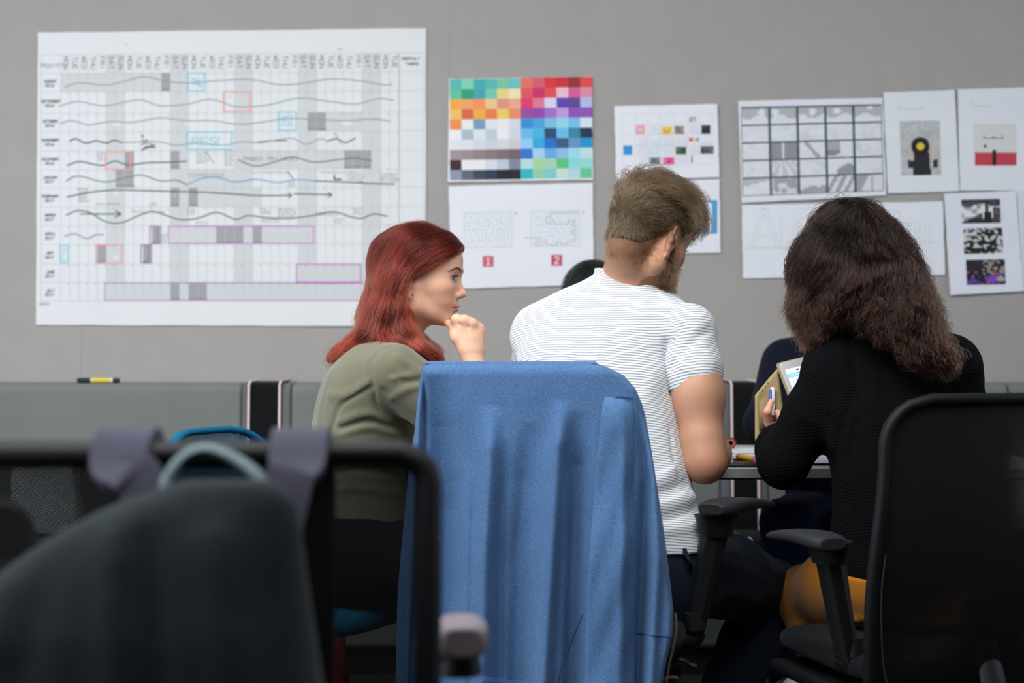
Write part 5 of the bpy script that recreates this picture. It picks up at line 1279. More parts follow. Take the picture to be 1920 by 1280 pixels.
for hp, kn_, y in ((hipR, knR, 3.36), (hipL, knL, 3.56)):
    an = np.array([kn_[0]-.12, y, .11]); chain(Sb, [hp, (hp+kn_)/2, kn_], [.088, .080, .058], .03); chain(Sb, [kn_, kn_*.6+an*.4+np.array([-.01, 0, 0]), an], [.055, .052, .036], .02)
    chain(Sb, [an, an+(-.03, 0, -.06), an+(.13, 0, -.065), an+(.17, 0, -.075)], [.036, .032, .030, .020], .02)
# right hand: a loose fist under the chin, back of the hand to the camera
wr = W(884, 652, 3.335)
kn = [W(856, 598.5, 3.335), W(871.5, 600.5, 3.322), W(886, 607, 3.325), W(898, 617.5, 3.337)]
for i, c in enumerate(kn):
    Sb.add(rc(wr+(np.array([-.011, 0, 0])+np.array([.0075, 0, 0])*i), c, .0165, .0118), .016)
    Sb.add(ell(c+(0, -.001, .0005), (.0102,)*3), .008)
    p2_ = c+np.array([-.003-.002*(3-i), .034, -.008]); p3_ = p2_+np.array([-.004, .002, -.024]); p4_ = p3_+np.array([.004, -.018, -.006])
    Sb.add(rc(c, p2_, .0102, .0092), .006); Sb.add(rc(p2_, p3_, .0088, .0082), .003); Sb.add(rc(p3_, p4_, .0080, .0068), .003)
Sb.add(rc(wr+(0, 0, -.02), W(884, 636, 3.335), .0235, .022), .012); Sb.add(ell(W(879, 622, 3.340), (.034, .017, .028)), .012)
Sb.add(rc(wr+(-.012, 0, 0), W(859, 632, 3.340), .018, .0165), .014); Sb.add(rc(W(859, 632, 3.340), W(853, 616, 3.352), .0160, .0130), .010); Sb.add(rc(W(853, 616, 3.352), W(846, 610, 3.375), .0110, .0095), .005)
Sb.add(rc(W(846, 610, 3.375), W(839, 606, 3.392), .0092, .0078), .004)
for i in range(3): Sb.disp(ridge([(kn[i]+kn[i+1])/2+np.array([0, -.004, .006]), (kn[i]+kn[i+1])/2+np.array([0, -.008, -.012])], .0026, .0045))
hand(Sb, wrL, (1, -.15, -.05), (0, .2, 1), (0, -1, 0), .9, (10, 15, 10))
def extra_w(V, C, blend):
    for c in kn: blend(.28*np.exp(-((V-c)**2).sum(1)/.009**2), (222, 150, 128))
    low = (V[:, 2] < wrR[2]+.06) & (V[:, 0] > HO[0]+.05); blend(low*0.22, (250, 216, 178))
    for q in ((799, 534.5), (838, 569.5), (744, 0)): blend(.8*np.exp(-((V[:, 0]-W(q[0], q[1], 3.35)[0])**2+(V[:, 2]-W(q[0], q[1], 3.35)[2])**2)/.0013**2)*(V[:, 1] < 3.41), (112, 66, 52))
zones = [((HO[0]-.11, HO[1]-.10, HO[2]-.13), (HO[0]+.13, HO[1]+.10, HO[2]+.125)), (tuple(W(830, 665, 3.30)), tuple(W(915, 585, 3.40)))]
bodyW = sdf_obj('body', Sb, (-.62, 3.10, .0), (.12, 3.76, 1.36), M_skin, pw, .0085, zones, .0019, skin_colour((224, 178, 152), HO, HRM, 1.0, extra_w))
eyes(pw, HO, HRM)
# eyebrows, lashes
def brow_strands(O, R, s, root, mat, sd, n=130):
    r = np.random.default_rng(sd); A = []
    for side in (-1, 1):
        for k in range(n):
            t = r.uniform(0, 1); y = .012+t*.036; z = .0150+.0075*math.sin(t*2.2)-.006*max(0, t-.6)/.4+r.normal()*.0016*(1.2-t)
            P = np.array([[.0, side*y, z]]*5); d = np.array([0, side*.0016, .0009*(1-t*1.8)])
            P = P+np.outer(np.arange(5), d)+r.normal(size=3)*.0002; A.append(P)
    A = np.array(A); x = np.full(A.shape[:2], .12)
    Wp = local_pts(np.concatenate([x[..., None], A[..., 1:]], -1).reshape(-1, 3), O, R, s).astype(np.float32)
    f = R[:, 0].astype(np.float32)
    for _ in range(60):
        d = Sb(Wp) if root is pw else Sm(Wp); Wp = Wp-f*np.maximum(d-.0008, 0)[:, None]*.8
    return strands_obj('eyebrows', Wp.reshape(A.shape), mat, .00050, .0002, root)
brow_strands(HO, HRM, 1.0, pw, H_brow, 3, 260)
def lashes(O, R, s, root):
    r = np.random.default_rng(5); A = []
    for side in (-1, 1):
        for k in range(46):
            t = k/45; y = side*(.0215+.024*t); x = .0845-.012*t*t+.001; z = .0012-.004*(t-.45)**2
            b = np.array([x, y, z]); d = np.array([.010, side*.003*(t*2-.3), .0015]); A.append([b+d*q+np.array([0, 0, .0030*q*q]) for q in np.linspace(0, 1, 5)])
    return strands_obj('eyelashes', local_pts(np.array(A).reshape(-1, 3), O, R, s).reshape(len(A), 5, 3), H_black, .0003, .0001, root)
lashes(HO, HRM, 1.0, pw)
# earring
er_c = local_pts([[-.022+.012, -.0845, -.050]], HO, HRM, 1)[0]
ec = W(773.5, 553.5, HO[1]-.0835)
bm = bmesh.new()
for q in ((0, 0), (-1, .6), (1, .6), (-.5, -.7), (.5, -.7), (0, -1.4), (-1.5, -.2), (1.5, -.2), (0, 1.2)):
    g = bmesh.ops.create_icosphere(bm, subdivisions=1, radius=.0016); [setattr(v, 'co', v.co+Vector((float(ec[0])+q[0]*.0022, float(ec[1])-.001, float(ec[2])+q[1]*.0022))) for v in g['verts']]
place(tag(from_bm('earring', bm, plain('silver', srgb(200, 200, 205), .15, metal=1.0), None, False), kind='stuff'), pw)
# ---- T-shirt
M_olive = cloth('olive_cotton', srgb(104, 103, 84), srgb(121, 119, 98), scale=900, bump=0.25, sheen=.35, big=.1)
St = SDF(); St.add(tors, .02); 
chain(St, [shR, shR*.35+elR*.65], [.058, .060], .03); chain(St, [shL, shL*.4+elL*.6], [.056, .058], .03)
infl = .009
St.disp(lambda P: np.full(len(P), -infl, np.float32))
dr = nrm(elR-shR); St.sub(rc(shR*.28+elR*.72, elR+dr*.1, .070, .080), .002)
St.cut(plane((0, 0, -1), (0, 0, P1(0, 968)[2])), .002)
St.sub(rc(P1(775, 585, 3.42), P1(742, 655, 3.425), .055, .060), .006)
# folds and seams measured on the photo
St0 = SDF(); St0.ops = list(St.ops); fr = lambda pts: on(St0, pts)
for pts, am, wd_ in [([(700, 668), (692, 690), (698, 722)], .004, .006), ([(735, 648), (712, 658), (698, 680), (698, 722)], .0045, .0045), ([(698, 724), (660, 745), (637, 762), (628, 785), (620, 810)], .006, .005),
                     ([(620, 740), (655, 740), (690, 718)], -.004, .012), ([(745, 668), (775, 690), (790, 700)], -.006, .010), ([(740, 708), (765, 705), (790, 698)], -.006, .009), ([(735, 700), (760, 715), (790, 716)], .004, .008), ([(735, 745), (765, 728), (790, 722)], -.006, .009), ([(720, 730), (750, 760), (790, 790)], .004, .006),
                     ([(640, 790), (690, 775), (730, 790)], -.006, .010), ([(632, 815), (690, 800), (740, 812)], -.006, .010), ([(640, 803), (690, 788), (730, 800)], .005, .007), ([(700, 725), (712, 775), (760, 812)], .004, .005), ([(620, 700), (600, 760), (595, 820)], -.004, .014),
                     ([(600, 850), (660, 840), (720, 862)], -.006, .011), ([(600, 890), (680, 880), (740, 890)], .006, .011), ([(610, 930), (660, 915), (740, 925)], -.006, .010)]:
    St.disp(ridge(fr(pts), am, wd_))
St.disp(waves(.0022, 38, 3))
sdf_obj('t_shirt', St, (-.60, 3.14, .50), (.05, 3.72, 1.10), M_olive, pw, .0046)
# ---- trousers
M_blackjean = cloth('black_denim', srgb(14, 16, 20), srgb(24, 27, 33), scale=900, bump=.3)
def trousers(S_torso, legs, root, mat, top, bbox, infl=.010, wv=(.003, 30, 5), h=.008, name='trousers', ridges=()):
    S = SDF(); S.add(S_torso, .02)
    for pts, rd in legs: chain(S, pts, rd, .03)
    S.disp(lambda P: np.full(len(P), -infl, np.float32)); S.cut(plane((0, 0, 1), (0, 0, top)), .003); S.disp(waves(*wv))
    for r in ridges: S.disp(r)
    return sdf_obj(name, S, bbox[0], bbox[1], mat, root, h)
lg = []
for hp, kn_, y in ((hipR, knR, 3.36), (hipL, knL, 3.56)): an = np.array([kn_[0]-.12, y, .11]); lg.append(([hp, (hp+kn_)/2, kn_, kn_*.6+an*.4+np.array([-.01, 0, 0]), an], [.088, .080, .060, .055, .042]))
trousers(tors, lg, pw, M_blackjean, P1(0, 955)[2], ((-.62, 3.15, .07), (.12, 3.72, .70)))
M_shoeblk = plain('shoe_black', srgb(18, 18, 20), .5)
def shoe(an, dx, dy, root, mat, sole, L=.25):
    f = nrm([dx, dy, 0]); S = SDF(); chain(S, [an+(0, 0, -.03)-f*.03, an+f*.05+(0, 0, -.045), an+f*(L-.10)+(0, 0, -.060), an+f*(L-.075)+(0, 0, -.066)], [.042, .040, .040, .032], .03); S.sub(rc(an, an+(0, 0, .06), .034, .036), .004)
    S.cut(plane((0, 0, -1), (0, 0, an[2]-.100)), .004)
    o = sdf_obj('shoe', S, tuple(an-(.30, .30, .13)), tuple(an+(.30, .30, .06)), mat, root, .006)
    c = an+f*(L/2-.07); S2 = SDF(); chain(S2, [an-f*.035+(0, 0, -.095), an+f*(L-.08)+(0, 0, -.095)], [.042, .040], .01); S2.cut(plane((0, 0, 1), (0, 0, an[2]-.088)), .001); S2.cut(plane((0, 0, -1), (0, 0, an[2]-.108)), .001)
    q = sdf_obj('sole', S2, tuple(an-(.30, .30, .13)), tuple(an+(.30, .30, 0)), sole, root, .005); M = q.matrix_parent_inverse.copy(); q.parent = o; q.matrix_parent_inverse = M
    q.matrix_parent_inverse = Matrix.Identity(4)
    return o
M_sole = plain('sole_white', srgb(200, 200, 198), .6)
for kn_, y in ((knR, 3.36), (knL, 3.56)): shoe(np.array([kn_[0]-.12, y, .112]), 1, 0, pw, M_shoeblk, M_sole)
# ---- hair
Sh = SDF(); hl_ = lambda x, y, z: tuple(local_pts([[x, y, z]], HO, HRM, 1)[0])
Sh.add(xform(ell((-.014, 0, .037), (.112, .089, .088)), HO, HRM), .02)
Sh.add(xform(ell((.040, 0, .060), (.062, .066, .044)), HO, HRM), .02)
for sg in (-1, 1):
    yv = lambda dy: HO[1]+sg*dy
    chain(Sh, [W(770, 470, yv(.045)), W(742, 535, yv(.052)), W(728, 590, yv(.055)), W(700, 628, yv(.060)), W(668, 648, yv(.055)), W(638, 662, yv(.05)), W(622, 671, yv(.05))], [.048, .048, .046, .032, .020, .010, .004], .02)
    chain(Sh, [W(752, 520, yv(.072)), W(752, 580, yv(.078)), W(757, 625, yv(.082)), W(790, 655, yv(.085)), W(812, 672, yv(.085)), W(822, 684, yv(.084))], [.022, .026, .030, .024, .016, .005], .02)
    chain(Sh, [W(722, 590, yv(.05)), W(700, 632, yv(.075)), W(735, 650, yv(.10)), W(782, 664, yv(.105)), W(810, 684, yv(.10))], [.04, .028, .026, .020, .010], .02)
Sh.add(rc(W(745, 520, HO[1]), W(720, 600, HO[1]), .06, .06), .03)
zc_ = [W(0, p, HO[1])[2] for p in (720, 690, 662, 640, 600, 560, 545, 530, 515, 508, 500, 490, 475, 463, 455, 430)]
xc_ = [W(p, 0, HO[1])[0] for p in (845, 840, 824, 794, 773, 764, 765, 770, 782, 799, 818, 840, 860, 873, 900, 950)]
o_ = np.argsort(zc_); zc_ = np.array(zc_)[o_]; xc_ = np.array(xc_)[o_]
def face_cut(P):
    dz = P[:, 2]; xb = np.interp(dz, zc_, xc_)+.030*np.clip(np.abs(P[:, 1]-HO[1])-.078, -0.2, 0)*-1*0
    return ((P[:, 0]-xb)*.8).astype(np.float32)
Sh.cut(face_cut, .006)
Sh.disp(waves(.0016, 60, 9))
M_hb = hair_base('hair_red_base', srgb(26, 9, 8), srgb(54, 17, 13), (1, 1, .25))
hw = sdf_obj('hair', Sh, (HO[0]-.30, HO[1]-.22, HO[2]-.30), (HO[0]+.14, HO[1]+.22, HO[2]+.15), M_hb, pw, .0045, proj=1)
G = [[(868, 463), (846, 485), (818, 499), (795, 508), (776, 522), (764, 548), (757, 580), (762, 615), (785, 648), (812, 674)],
     [(858, 448), (825, 462), (790, 478), (764, 510), (748, 555), (742, 595), (752, 628), (785, 655), (815, 680)],
     [(842, 434), (802, 440), (766, 465), (742, 510), (728, 560), (716, 605), (698, 632), (662, 653), (628, 668)],
     [(820, 424), (776, 430), (738, 458), (716, 505), (703, 555), (686, 600), (664, 635), (640, 658), (620, 672)],
     [(800, 419), (760, 428), (722, 462), (704, 505), (694, 550), (676, 595), (656, 632), (636, 658), (619, 672)],
     [(770, 560), (768, 600), (778, 632), (796, 655), (818, 678)],
     [(735, 600), (728, 630), (760, 650), (795, 668), (815, 682)],
     [(720, 575), (712, 615), (725, 640), (765, 655), (800, 676)]]
flw = flow_field(G, Sh, (HO, HRM[:, 1]))
zf = lambda p: W(0, p, 3.4)[2]
sd1 = seeds_from(hw, 5200, lambda V: V[:, 2] > zf(500), 1); sd2 = seeds_from(hw, 7000, lambda V: (V[:, 2] > zf(640)), 2); sd3 = seeds_from(hw, 2600, lambda V: (V[:, 2] < zf(560)), 3)
A = np.concatenate([grow(Sh, sd1, flw, .17, 16, (0, .004), .001, jit=.05, wave=(.0014, .09, 30), lock_amp=.0022, seed=1), grow(Sh, sd2, flw, .11, 16, (0, .005), .002, jit=.07, wave=(.0022, .07, 40), lock_amp=.003, seed=2), grow(Sh, sd3, flw, .075, 16, (0, .006), .004, jit=.10, wave=(.003, .05, 40), lock_amp=.004, seed=3)])
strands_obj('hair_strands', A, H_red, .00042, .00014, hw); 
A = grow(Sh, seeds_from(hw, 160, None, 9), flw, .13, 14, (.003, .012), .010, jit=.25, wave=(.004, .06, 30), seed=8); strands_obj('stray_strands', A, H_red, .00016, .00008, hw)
# ================================================================== the man in the striped T-shirt, seen from behind
sM = 1.06; RM = head_frame(R_(45), R_(24), R_(4))
ear_l = np.array([-.012, -.086, -.020]); MO = W(1262, 452, 3.20)-RM@(ear_l*sM)
pm = thing('person', (W(1165, 0, 3.10)[0], 3.10, 0), 'bearded person in white T-shirt with thin dark stripes, seated with back to the room', 'person')
Sm = SDF(); add_head(Sm, MO, RM, sM, False, .25)
nk0 = MO+RM@np.array([-.045, 0, -.045])*sM
C7 = W(1188, 522, 3.315)
Sm.add(rc(nk0, C7+(0, .02, -.03), .055, .062), .02)
zm = [W(0, p, 3.20)[2] for p in (1130, 1100, 1050, 1000, 950, 900, 850, 800, 740, 690, 640, 600, 570, 540, 522, 508)]
cxm = [W(p, 0, 3.17)[0] for p in (1178, 1178, 1174, 1170, 1162, 1154, 1146, 1136, 1124, 1120, 1126, 1140, 1152, 1168, 1180, 1190)]
cym = [3.11, 3.11, 3.11, 3.12, 3.13, 3.15, 3.175, 3.20, 3.235, 3.26, 3.285, 3.305, 3.32, 3.33, 3.335, 3.335]
am_ = [.150, .165, .168, .164, .156, .150, .149, .152, .160, .165, .168, .168, .158, .122, .084, .050]
bm_ = [.110, .125, .130, .125, .118, .115, .115, .118, .122, .124, .122, .112, .098, .088, .080, .072]
yawM = R_(-14)
torM = slices(zm, cxm, cym, am_, bm_, yawM, 2.3)
Sm.add(torM, .03)
mR, eR, wR_ = W(1287, 628, 3.22), W(1322, 866, 3.12), W(1325, 838, 3.40)
mL, eL, wL_ = W(1012, 628, 3.34), W(1015, 850, 3.46), W(1120, 852, 3.62)
Sm.add(rc(mR+(-.08, .02, .03), mR, .05, .058), .03); Sm.add(rc(mL+(.08, -.02, .03), mL, .05, .058), .03)
chain(Sm, [mR, mR*.5+eR*.5+np.array([.004, -.004, 0]), eR*.85+mR*.15, eR], [.060, .0535, .0455, .0435], .02)
Sm.add(ell(mR*.52+eR*.48+np.array([.008, -.010, 0]), (.046, .048, .080)), .03)          # upper arm muscle
chain(Sm, [eR, eR*.62+wR_*.38+np.array([.008, 0, .004]), wR_], [.0445, .047, .029], .02); Sm.add(ell(eR+(.0, -.020, -.014), (.022, .020, .022)), .014)
chain(Sm, [mL, (mL+eL)/2, eL], [.060, .050, .042], .02); chain(Sm, [eL, eL*.6+wL_*.4, wL_], [.042, .043, .027], .02)
hmR, hmL = W(1272, 1072, 3.12), W(1092, 1072, 3.20)
kmR, kmL = W(1448, 1108, 3.44), W(1200, 1110, 3.66)
aR_, aL_ = W(1322, 1400, 3.32)*np.array([1, 1, 0])+np.array([0, 0, .11]), W(1180, 1400, 3.56)*np.array([1, 1, 0])+np.array([0, 0, .11])
for hp, kn_, an in ((hmR, kmR, aR_), (hmL, kmL, aL_)):
    chain(Sm, [hp, hp*.5+kn_*.5+np.array([0, 0, .015]), kn_], [.092, .082, .058], .03); chain(Sm, [kn_, kn_*.65+an*.35, an], [.057, .054, .036], .02)
    chain(Sm, [an, an+(.03, .02, -.05), an+(.09, .12, -.065), an+(.11, .16, -.075)], [.036, .034, .032, .022], .02)
hand(Sm, wR_, nrm(wR_-eR)*np.array([.3, 1, .3])+np.array([-.1, 0, 0]), (.3, 0, 1), (-1, 0, 0), 1.05, (14, 22, 14))
hand(Sm, wL_, (.5, .5, -.05), (0, 0, 1), (.7, -.7, 0), 1.05, (14, 22, 14))
def extra_m(V, C, blend):
    q = ((V-MO.astype(np.float32))@RM.astype(np.float32))/sM; x, y, z = q.T
    # cropped hair shows as a tint of the scalp, fading out over the neck
    line = np.interp(x, [-.11, -.07, -.03, -.012, .01, .03, .06, .09], [-.085, -.080, -.050, .010, .020, -.010, .040, .070])
    m = 1/(1+np.exp(-(z-line)/.010)); m = m*(np.abs(y) < .12)*(z > -.13)*(x < .09); blend(.88*m, (72, 56, 36))
    blend(.28*np.exp(-((z+.050)/.03)**2)*(x < -.02)*(x > -.13)*(np.abs(y) < .11), (196, 128, 102))
    bd = 1/(1+np.exp(-((-.055-z)+.35*(x-.02))/.008))*(x > .0)*(z > -.14); blend(.6*bd, (84, 54, 34))
    el = np.exp(-((V-eR.astype(np.float32)-np.array([.01, -.03, -.02], np.float32))**2).sum(1)/.045**2); blend(.30*el, (196, 112, 84))
zon = [(tuple(MO-.135), tuple(MO+.135)), ]
bodyM = sdf_obj('body', Sm, (-.10, 2.90, 0), (.72, 3.95, 1.46), M_skin, pm, .0085, zon, .0026, skin_colour((186, 142, 116), MO, RM, sM, extra_m, lips=None))
eyes(pm, MO, RM, sM)
brow_strands(MO, RM, sM, pm, H_brow, 4, 60); lashes(MO, RM, sM, pm)
# ---- hair and beard
Shm = SDF(); mh = lambda *p: tuple(local_pts([p], MO, RM, sM)[0])
skn = SDF(); skn.ops = [q for q in Sm.ops[:len(head_ops(False))] if q[0] == 'u'][:4]+Sm.ops[len(head_ops(False)):len(head_ops(False))+2]
Shm.add(lambda P: skn.ev(P, skn.ops)-.0035, .01)
Shm.add(xform(ell((.004, 0, .064), (.092, .070, .060)), MO, RM, sM), .03); Shm.add(xform(ell((.050, -.008, .076), (.046, .050, .032)), MO, RM, sM), .03)
Shm.add(xform(rc((.056, -.014, .084), (.080, -.016, .072), .022, .012), MO, RM, sM), .02)
def hairline(P):
    q = ((P-MO.astype(np.float32))@RM.astype(np.float32))/sM
    l = np.interp(q[:, 0], [-.11, -.07, -.035, -.012, .008, .030, .050, .075, .11], [-.058, -.054, -.028, .026, .026, .006, .030, .058, .060])
    return ((l-q[:, 2])*.8*sM).astype(np.float32)
Shm.cut(hairline, .006)
M_hbm = hair_base('hair_brown_base', srgb(48, 36, 24), srgb(84, 66, 42), (1, 1, 1), 260)
hm = sdf_obj('hair', Shm, tuple(MO-.16), tuple(MO+.18), M_hbm, pm, .0042)
GM = [[(1150, 378), (1172, 348), (1205, 334), (1245, 340), (1282, 362), (1306, 392)], [(1160, 388), (1190, 362), (1232, 358), (1272, 378), (1298, 402)],
      [(1180, 398), (1215, 382), (1255, 388), (1285, 408), (1298, 425)], [(1205, 410), (1240, 402), (1270, 412), (1292, 432)],
      [(1145, 395), (1140, 425), (1141, 450), (1146, 480)], [(1165, 400), (1166, 430), (1172, 458), (1180, 488)], [(1190, 410), (1200, 436), (1212, 458), (1222, 476)], [(1222, 418), (1240, 432), (1252, 444), (1258, 452)]]
flm = flow_field(GM, Shm, (MO, RM[:, 1]))
qz = lambda V: (((V-MO.astype(np.float32))@RM.astype(np.float32))/sM)
top = seeds_from(hm, 3600, lambda V: (qz(V)[:, 2] > .060), 11); sid = seeds_from(hm, 6500, lambda V: (qz(V)[:, 2] < .085), 12)
A1 = grow(Shm, top, flm, .060, 14, (.001, .016), .009, jit=.20, wave=(.005, .05, 30), lock_amp=.010, seed=11); A2 = grow(Shm, sid, flm, .017, 7, (.0005, .003), .0030, jit=.25, seed=12)
strands_obj('hair_strands', A1, H_fair, .00038, .00014, hm); strands_obj('cropped_strands', A2, H_fade, .00026, .00010, hm)
# loose curls at the crown and the forelock
r = np.random.default_rng(8); A = []
for k in range(420):
    fr_ = k < 200
    b = np.array(ray_hit(Shm, r.uniform(1284, 1300), r.uniform(378, 408))) if fr_ else np.array(ray_hit(Shm, r.uniform(1150, 1215), r.uniform(340, 366)))
    rad = r.uniform(.007, .013) if fr_ else r.uniform(.005, .009); turn = r.uniform(3.6, 5.4); t = np.linspace(0, 1, 16); a0 = r.uniform(1.2, 2.0) if fr_ else r.uniform(1.4, 2.6); sg = -1
    P = np.zeros((16, 3)); c = b+np.array([0, r.uniform(-.02, .02), 0])
    ang = a0+sg*turn*t; drift = np.outer(t, np.array([.022, .0, -.014]) if fr_ else np.array([.006, -.004, .012]))
    P[:, 0] = (np.cos(ang)-np.cos(a0))*rad; P[:, 2] = (np.sin(ang)-np.sin(a0))*rad; P[:, 1] = r.uniform(-.01, .01)*t
    A.append(c+P+drift)
strands_obj('curls', np.array(A, np.float32), H_fair, .00034, .00014, hm)
Sbd = SDF(); Lx = lambda *p: p
for s_ in (-1, 1):
    Sbd.add(xform(rc((.012, s_*.066, -.030), (.022, s_*.060, -.070), .010, .016), MO, RM, sM), .02); Sbd.add(xform(rc((.022, s_*.058, -.072), (.070, s_*.022, -.108), .018, .022), MO, RM, sM), .02)
Sbd.add(xform(ell((.076, 0, -.110), (.036, .034, .034)), MO, RM, sM), .02); Sbd.add(xform(rc((.088, 0, -.11), (.128, -.004, -.128), .022, .008), MO, RM, sM), .02)
bd = sdf_obj('beard', Sbd, tuple(MO-.20), tuple(MO+.20), hair_base('beard_base', srgb(34, 22, 14), srgb(66, 42, 24), (1, 1, 1), 300), pm, .0045)
flb = lambda P, w=0: np.tile((RM@nrm([.55, 0, -.8])).astype(np.float32), (len(P), 1))
strands_obj('beard_strands', grow(Sbd, seeds_from(bd, 5200, None, 13), flb, .026, 9, (.001, .009), .008, jit=.35, wave=(.0015, .02, 60), seed=13), H_beard, .00032, .00012, bd)
# necklace and the axis ring used by the collar
nax = nrm(nk0-(C7+np.array([0, .02, -.03]))); nc0 = C7+np.array([0, .02, -.03]); nu_ = nrm(np.cross(nax, (0, 1, 0))); nv_ = np.cross(nax, nu_)
def neck_ring(h, r, tilt, n=64):
    out = []
    for a in np.linspace(0, 2*math.pi, n, endpoint=False):
        d = nu_*math.cos(a)+nv_*math.sin(a); fwd = d[1]; out.append(nc0+nax*(h-tilt*(fwd+.3))+d*(r+.004*max(0, fwd)))
    return out
bm = bmesh.new()
for p in neck_ring(.044, .0605, .020, 120):
    g = bmesh.ops.create_icosphere(bm, subdivisions=1, radius=.0019); [setattr(v, 'co', v.co+Vector([float(x) for x in p])) for v in g['verts']]
nck = from_bm('necklace', bm, plain('necklace_steel', srgb(130, 130, 135), .3, metal=1.0)); nck['kind'] = 'stuff'; place(nck, pm)
# cropped fade on the nape
cand = seeds_from(bodyM, 160000, None, 15); qq = qz(cand); kp = (qq[:, 2] > -.112) & (qq[:, 2] < -.040) & (qq[:, 0] < -.02) & (np.linalg.norm(qq[:, :2], axis=1) < .16)
pr = np.clip((qq[:, 2]+.112)/.052, 0, 1)**1.3; cand = cand[kp & (np.random.default_rng(3).uniform(size=len(cand)) < pr)][:9000]
if len(cand): strands_obj('fade_strands', grow(Sm, cand, flm, .010, 5, (.0003, .001), .0012, jit=.3, seed=16), H_fade, .00022, .00006, hm)
# ---- striped shirt
def stripe_mat():
    t = NT('striped_jersey'); b = t.b; a = t.new('ShaderNodeAttribute', attribute_name='stripe')
    n = t.noise(9, 3); wob = t.math('MULTIPLY', n, 0.010); v = t.math('ADD', a.outputs['Fac'], wob)
    f = t.math('FRACT', t.math('DIVIDE', v, 0.00665)); n2 = t.noise(90, 3, 0.7, stretch=(1, 1, 8)); tri = t.math('ABSOLUTE', t.math('SUBTRACT', f, 0.5))
    wdt = t.math('ADD', 0.06, t.math('MULTIPLY', n2, 0.16)); m = t.new('ShaderNodeMapRange', interpolation_type='SMOOTHSTEP')
    t.l.new(tri, m.inputs[0]); t.l.new(wdt, m.inputs[1]); t.l.new(t.math('ADD', wdt, 0.10), m.inputs[2]); m.inputs[3].default_value = 0.72; m.inputs[4].default_value = 0.0
    # seams and hem stay plain
    c = t.mix(m.outputs[0], srgb(226, 229, 232), srgb(84, 90, 100)); t.l.new(c, b.inputs['Base Color']); b.inputs['Roughness'].default_value = .95; b.inputs['Specular IOR Level'].default_value = .15; b.inputs['Sheen Weight'].default_value = .15
    t.bump(t.noise(1300, 2), .12, .0008); return t.m
M_stripe = stripe_mat(); M_white = cloth('white_jersey', srgb(216, 219, 222), srgb(230, 232, 234), scale=1200, bump=.1)
Ss = SDF(); Ss.add(torM, .03); Ss.add(rc(mR+(-.08, .02, .03), mR+(-.012, 0, .0), .052, .058), .04); Ss.add(rc(mL+(.08, -.02, .03), mL, .052, .060), .03)
Ss.disp(lambda P: np.full(len(P), -.011, np.float32)-(np.clip((P[:, 2]-.58)/.05, 0, 1)*0+.004*np.exp(-((P[:, 2]-.62)/.06)**2)).astype(np.float32))
Ss.cut(plane((0, 0, -1), (0, 0, W(0, 1026, 3.1)[2])), .002); Ss.sub(rc(nk0, C7+(0, .02, -.03), .061, .066), .008)
Ss0 = SDF(); Ss0.ops = list(Ss.ops); fm = lambda pts, Y: on(Ss0, pts)
for pts, am, wd_, Y in [([(1262, 880), (1235, 900), (1190, 915)], -.007, .012, 3.06), ([(1285, 905), (1240, 925), (1180, 935)], .006, .010, 3.05), ([(1300, 930), (1250, 945), (1180, 958)], -.007, .012, 3.04), ([(1305, 955), (1250, 972), (1180, 985)], .006, .010, 3.03), ([(1310, 985), (1250, 995), (1180, 1005)], -.006, .012, 3.03),
                        ([(1255, 800), (1262, 860), (1275, 900)], .003, .006, 3.10), ([(1240, 690), (1200, 760), (1150, 830)], -.004, .025, 3.13), ([(1060, 560), (1120, 600), (1130, 680)], -.003, .03, 3.18), ([(1250, 640), (1252, 700), (1258, 740)], .006, .007, 3.14)]:
    Ss.disp(ridge(fm(pts, Y), am, wd_))
Ss.disp(waves(.0028, 22, 21)); Ss.disp(waves(.0010, 60, 22))
stfn = lambda V: {'stripe': V[:, 2]+.38*V[:, 1]+.05*V[:, 0]+.012*np.sin((V[:, 0]-.1)*9)}
ts = sdf_obj('t_shirt', Ss, (-.12, 2.90, .53), (.62, 3.56, 1.24), M_stripe, pm, .0046, attrfn=stfn)
for side, (a_, b_, col_) in {'R': (mR, eR, 0), 'L': (mL, eL, 0)}.items():
    S = SDF(); e_ = a_*.45+b_*.55; chain(S, [a_+(0, 0, .006), a_*.72+b_*.28, e_], [.0655, .062, .0575], .03)
    if side == 'R': S.add(rc(a_+(-.045, 0, .020), a_, .050, .062), .03)
    d_ = nrm(b_-a_); ct = W(1300, 727, 3.18) if side == 'R' else a_*.60+b_*.40
    S.cut(plane((.12, 0, -1) if side == 'R' else d_, ct), .0015); S.sub(rc(a_*.5+b_*.5, b_, .050, .049), .003)
    S.cut(plane((-1 if side == 'R' else 1, 0, 0), a_+(-.062 if side == 'R' else .060, 0, 0)), .006)
    if side == 'R':
        S0 = SDF(); S0.ops = list(S.ops); fm2 = lambda pts: on(S0, pts)
        for pts, am, wd_ in [([(1262, 660), (1285, 690), (1330, 700)], -.004, .010), ([(1258, 690), (1300, 640), (1330, 620)], .004, .010), ([(1300, 660), (1318, 690), (1322, 725)], -.003, .010), ([(1270, 600), (1300, 620), (1335, 680)], -.003, .014)]: S.disp(ridge(fm2(pts), am, wd_))
    S.disp(waves(.0018, 40, 31))
    dd = d_.copy(); o = sdf_obj('sleeve', S, tuple(np.minimum(a_, b_)-.10), tuple(np.maximum(a_, b_)+.10), M_stripe, pm, .0042, attrfn=lambda V, dd=dd: {'stripe': V@dd.astype(np.float32)})
    M_ = o.matrix_parent_inverse.copy(); o.parent = ts; o.matrix_parent_inverse = Matrix.Identity(4); 
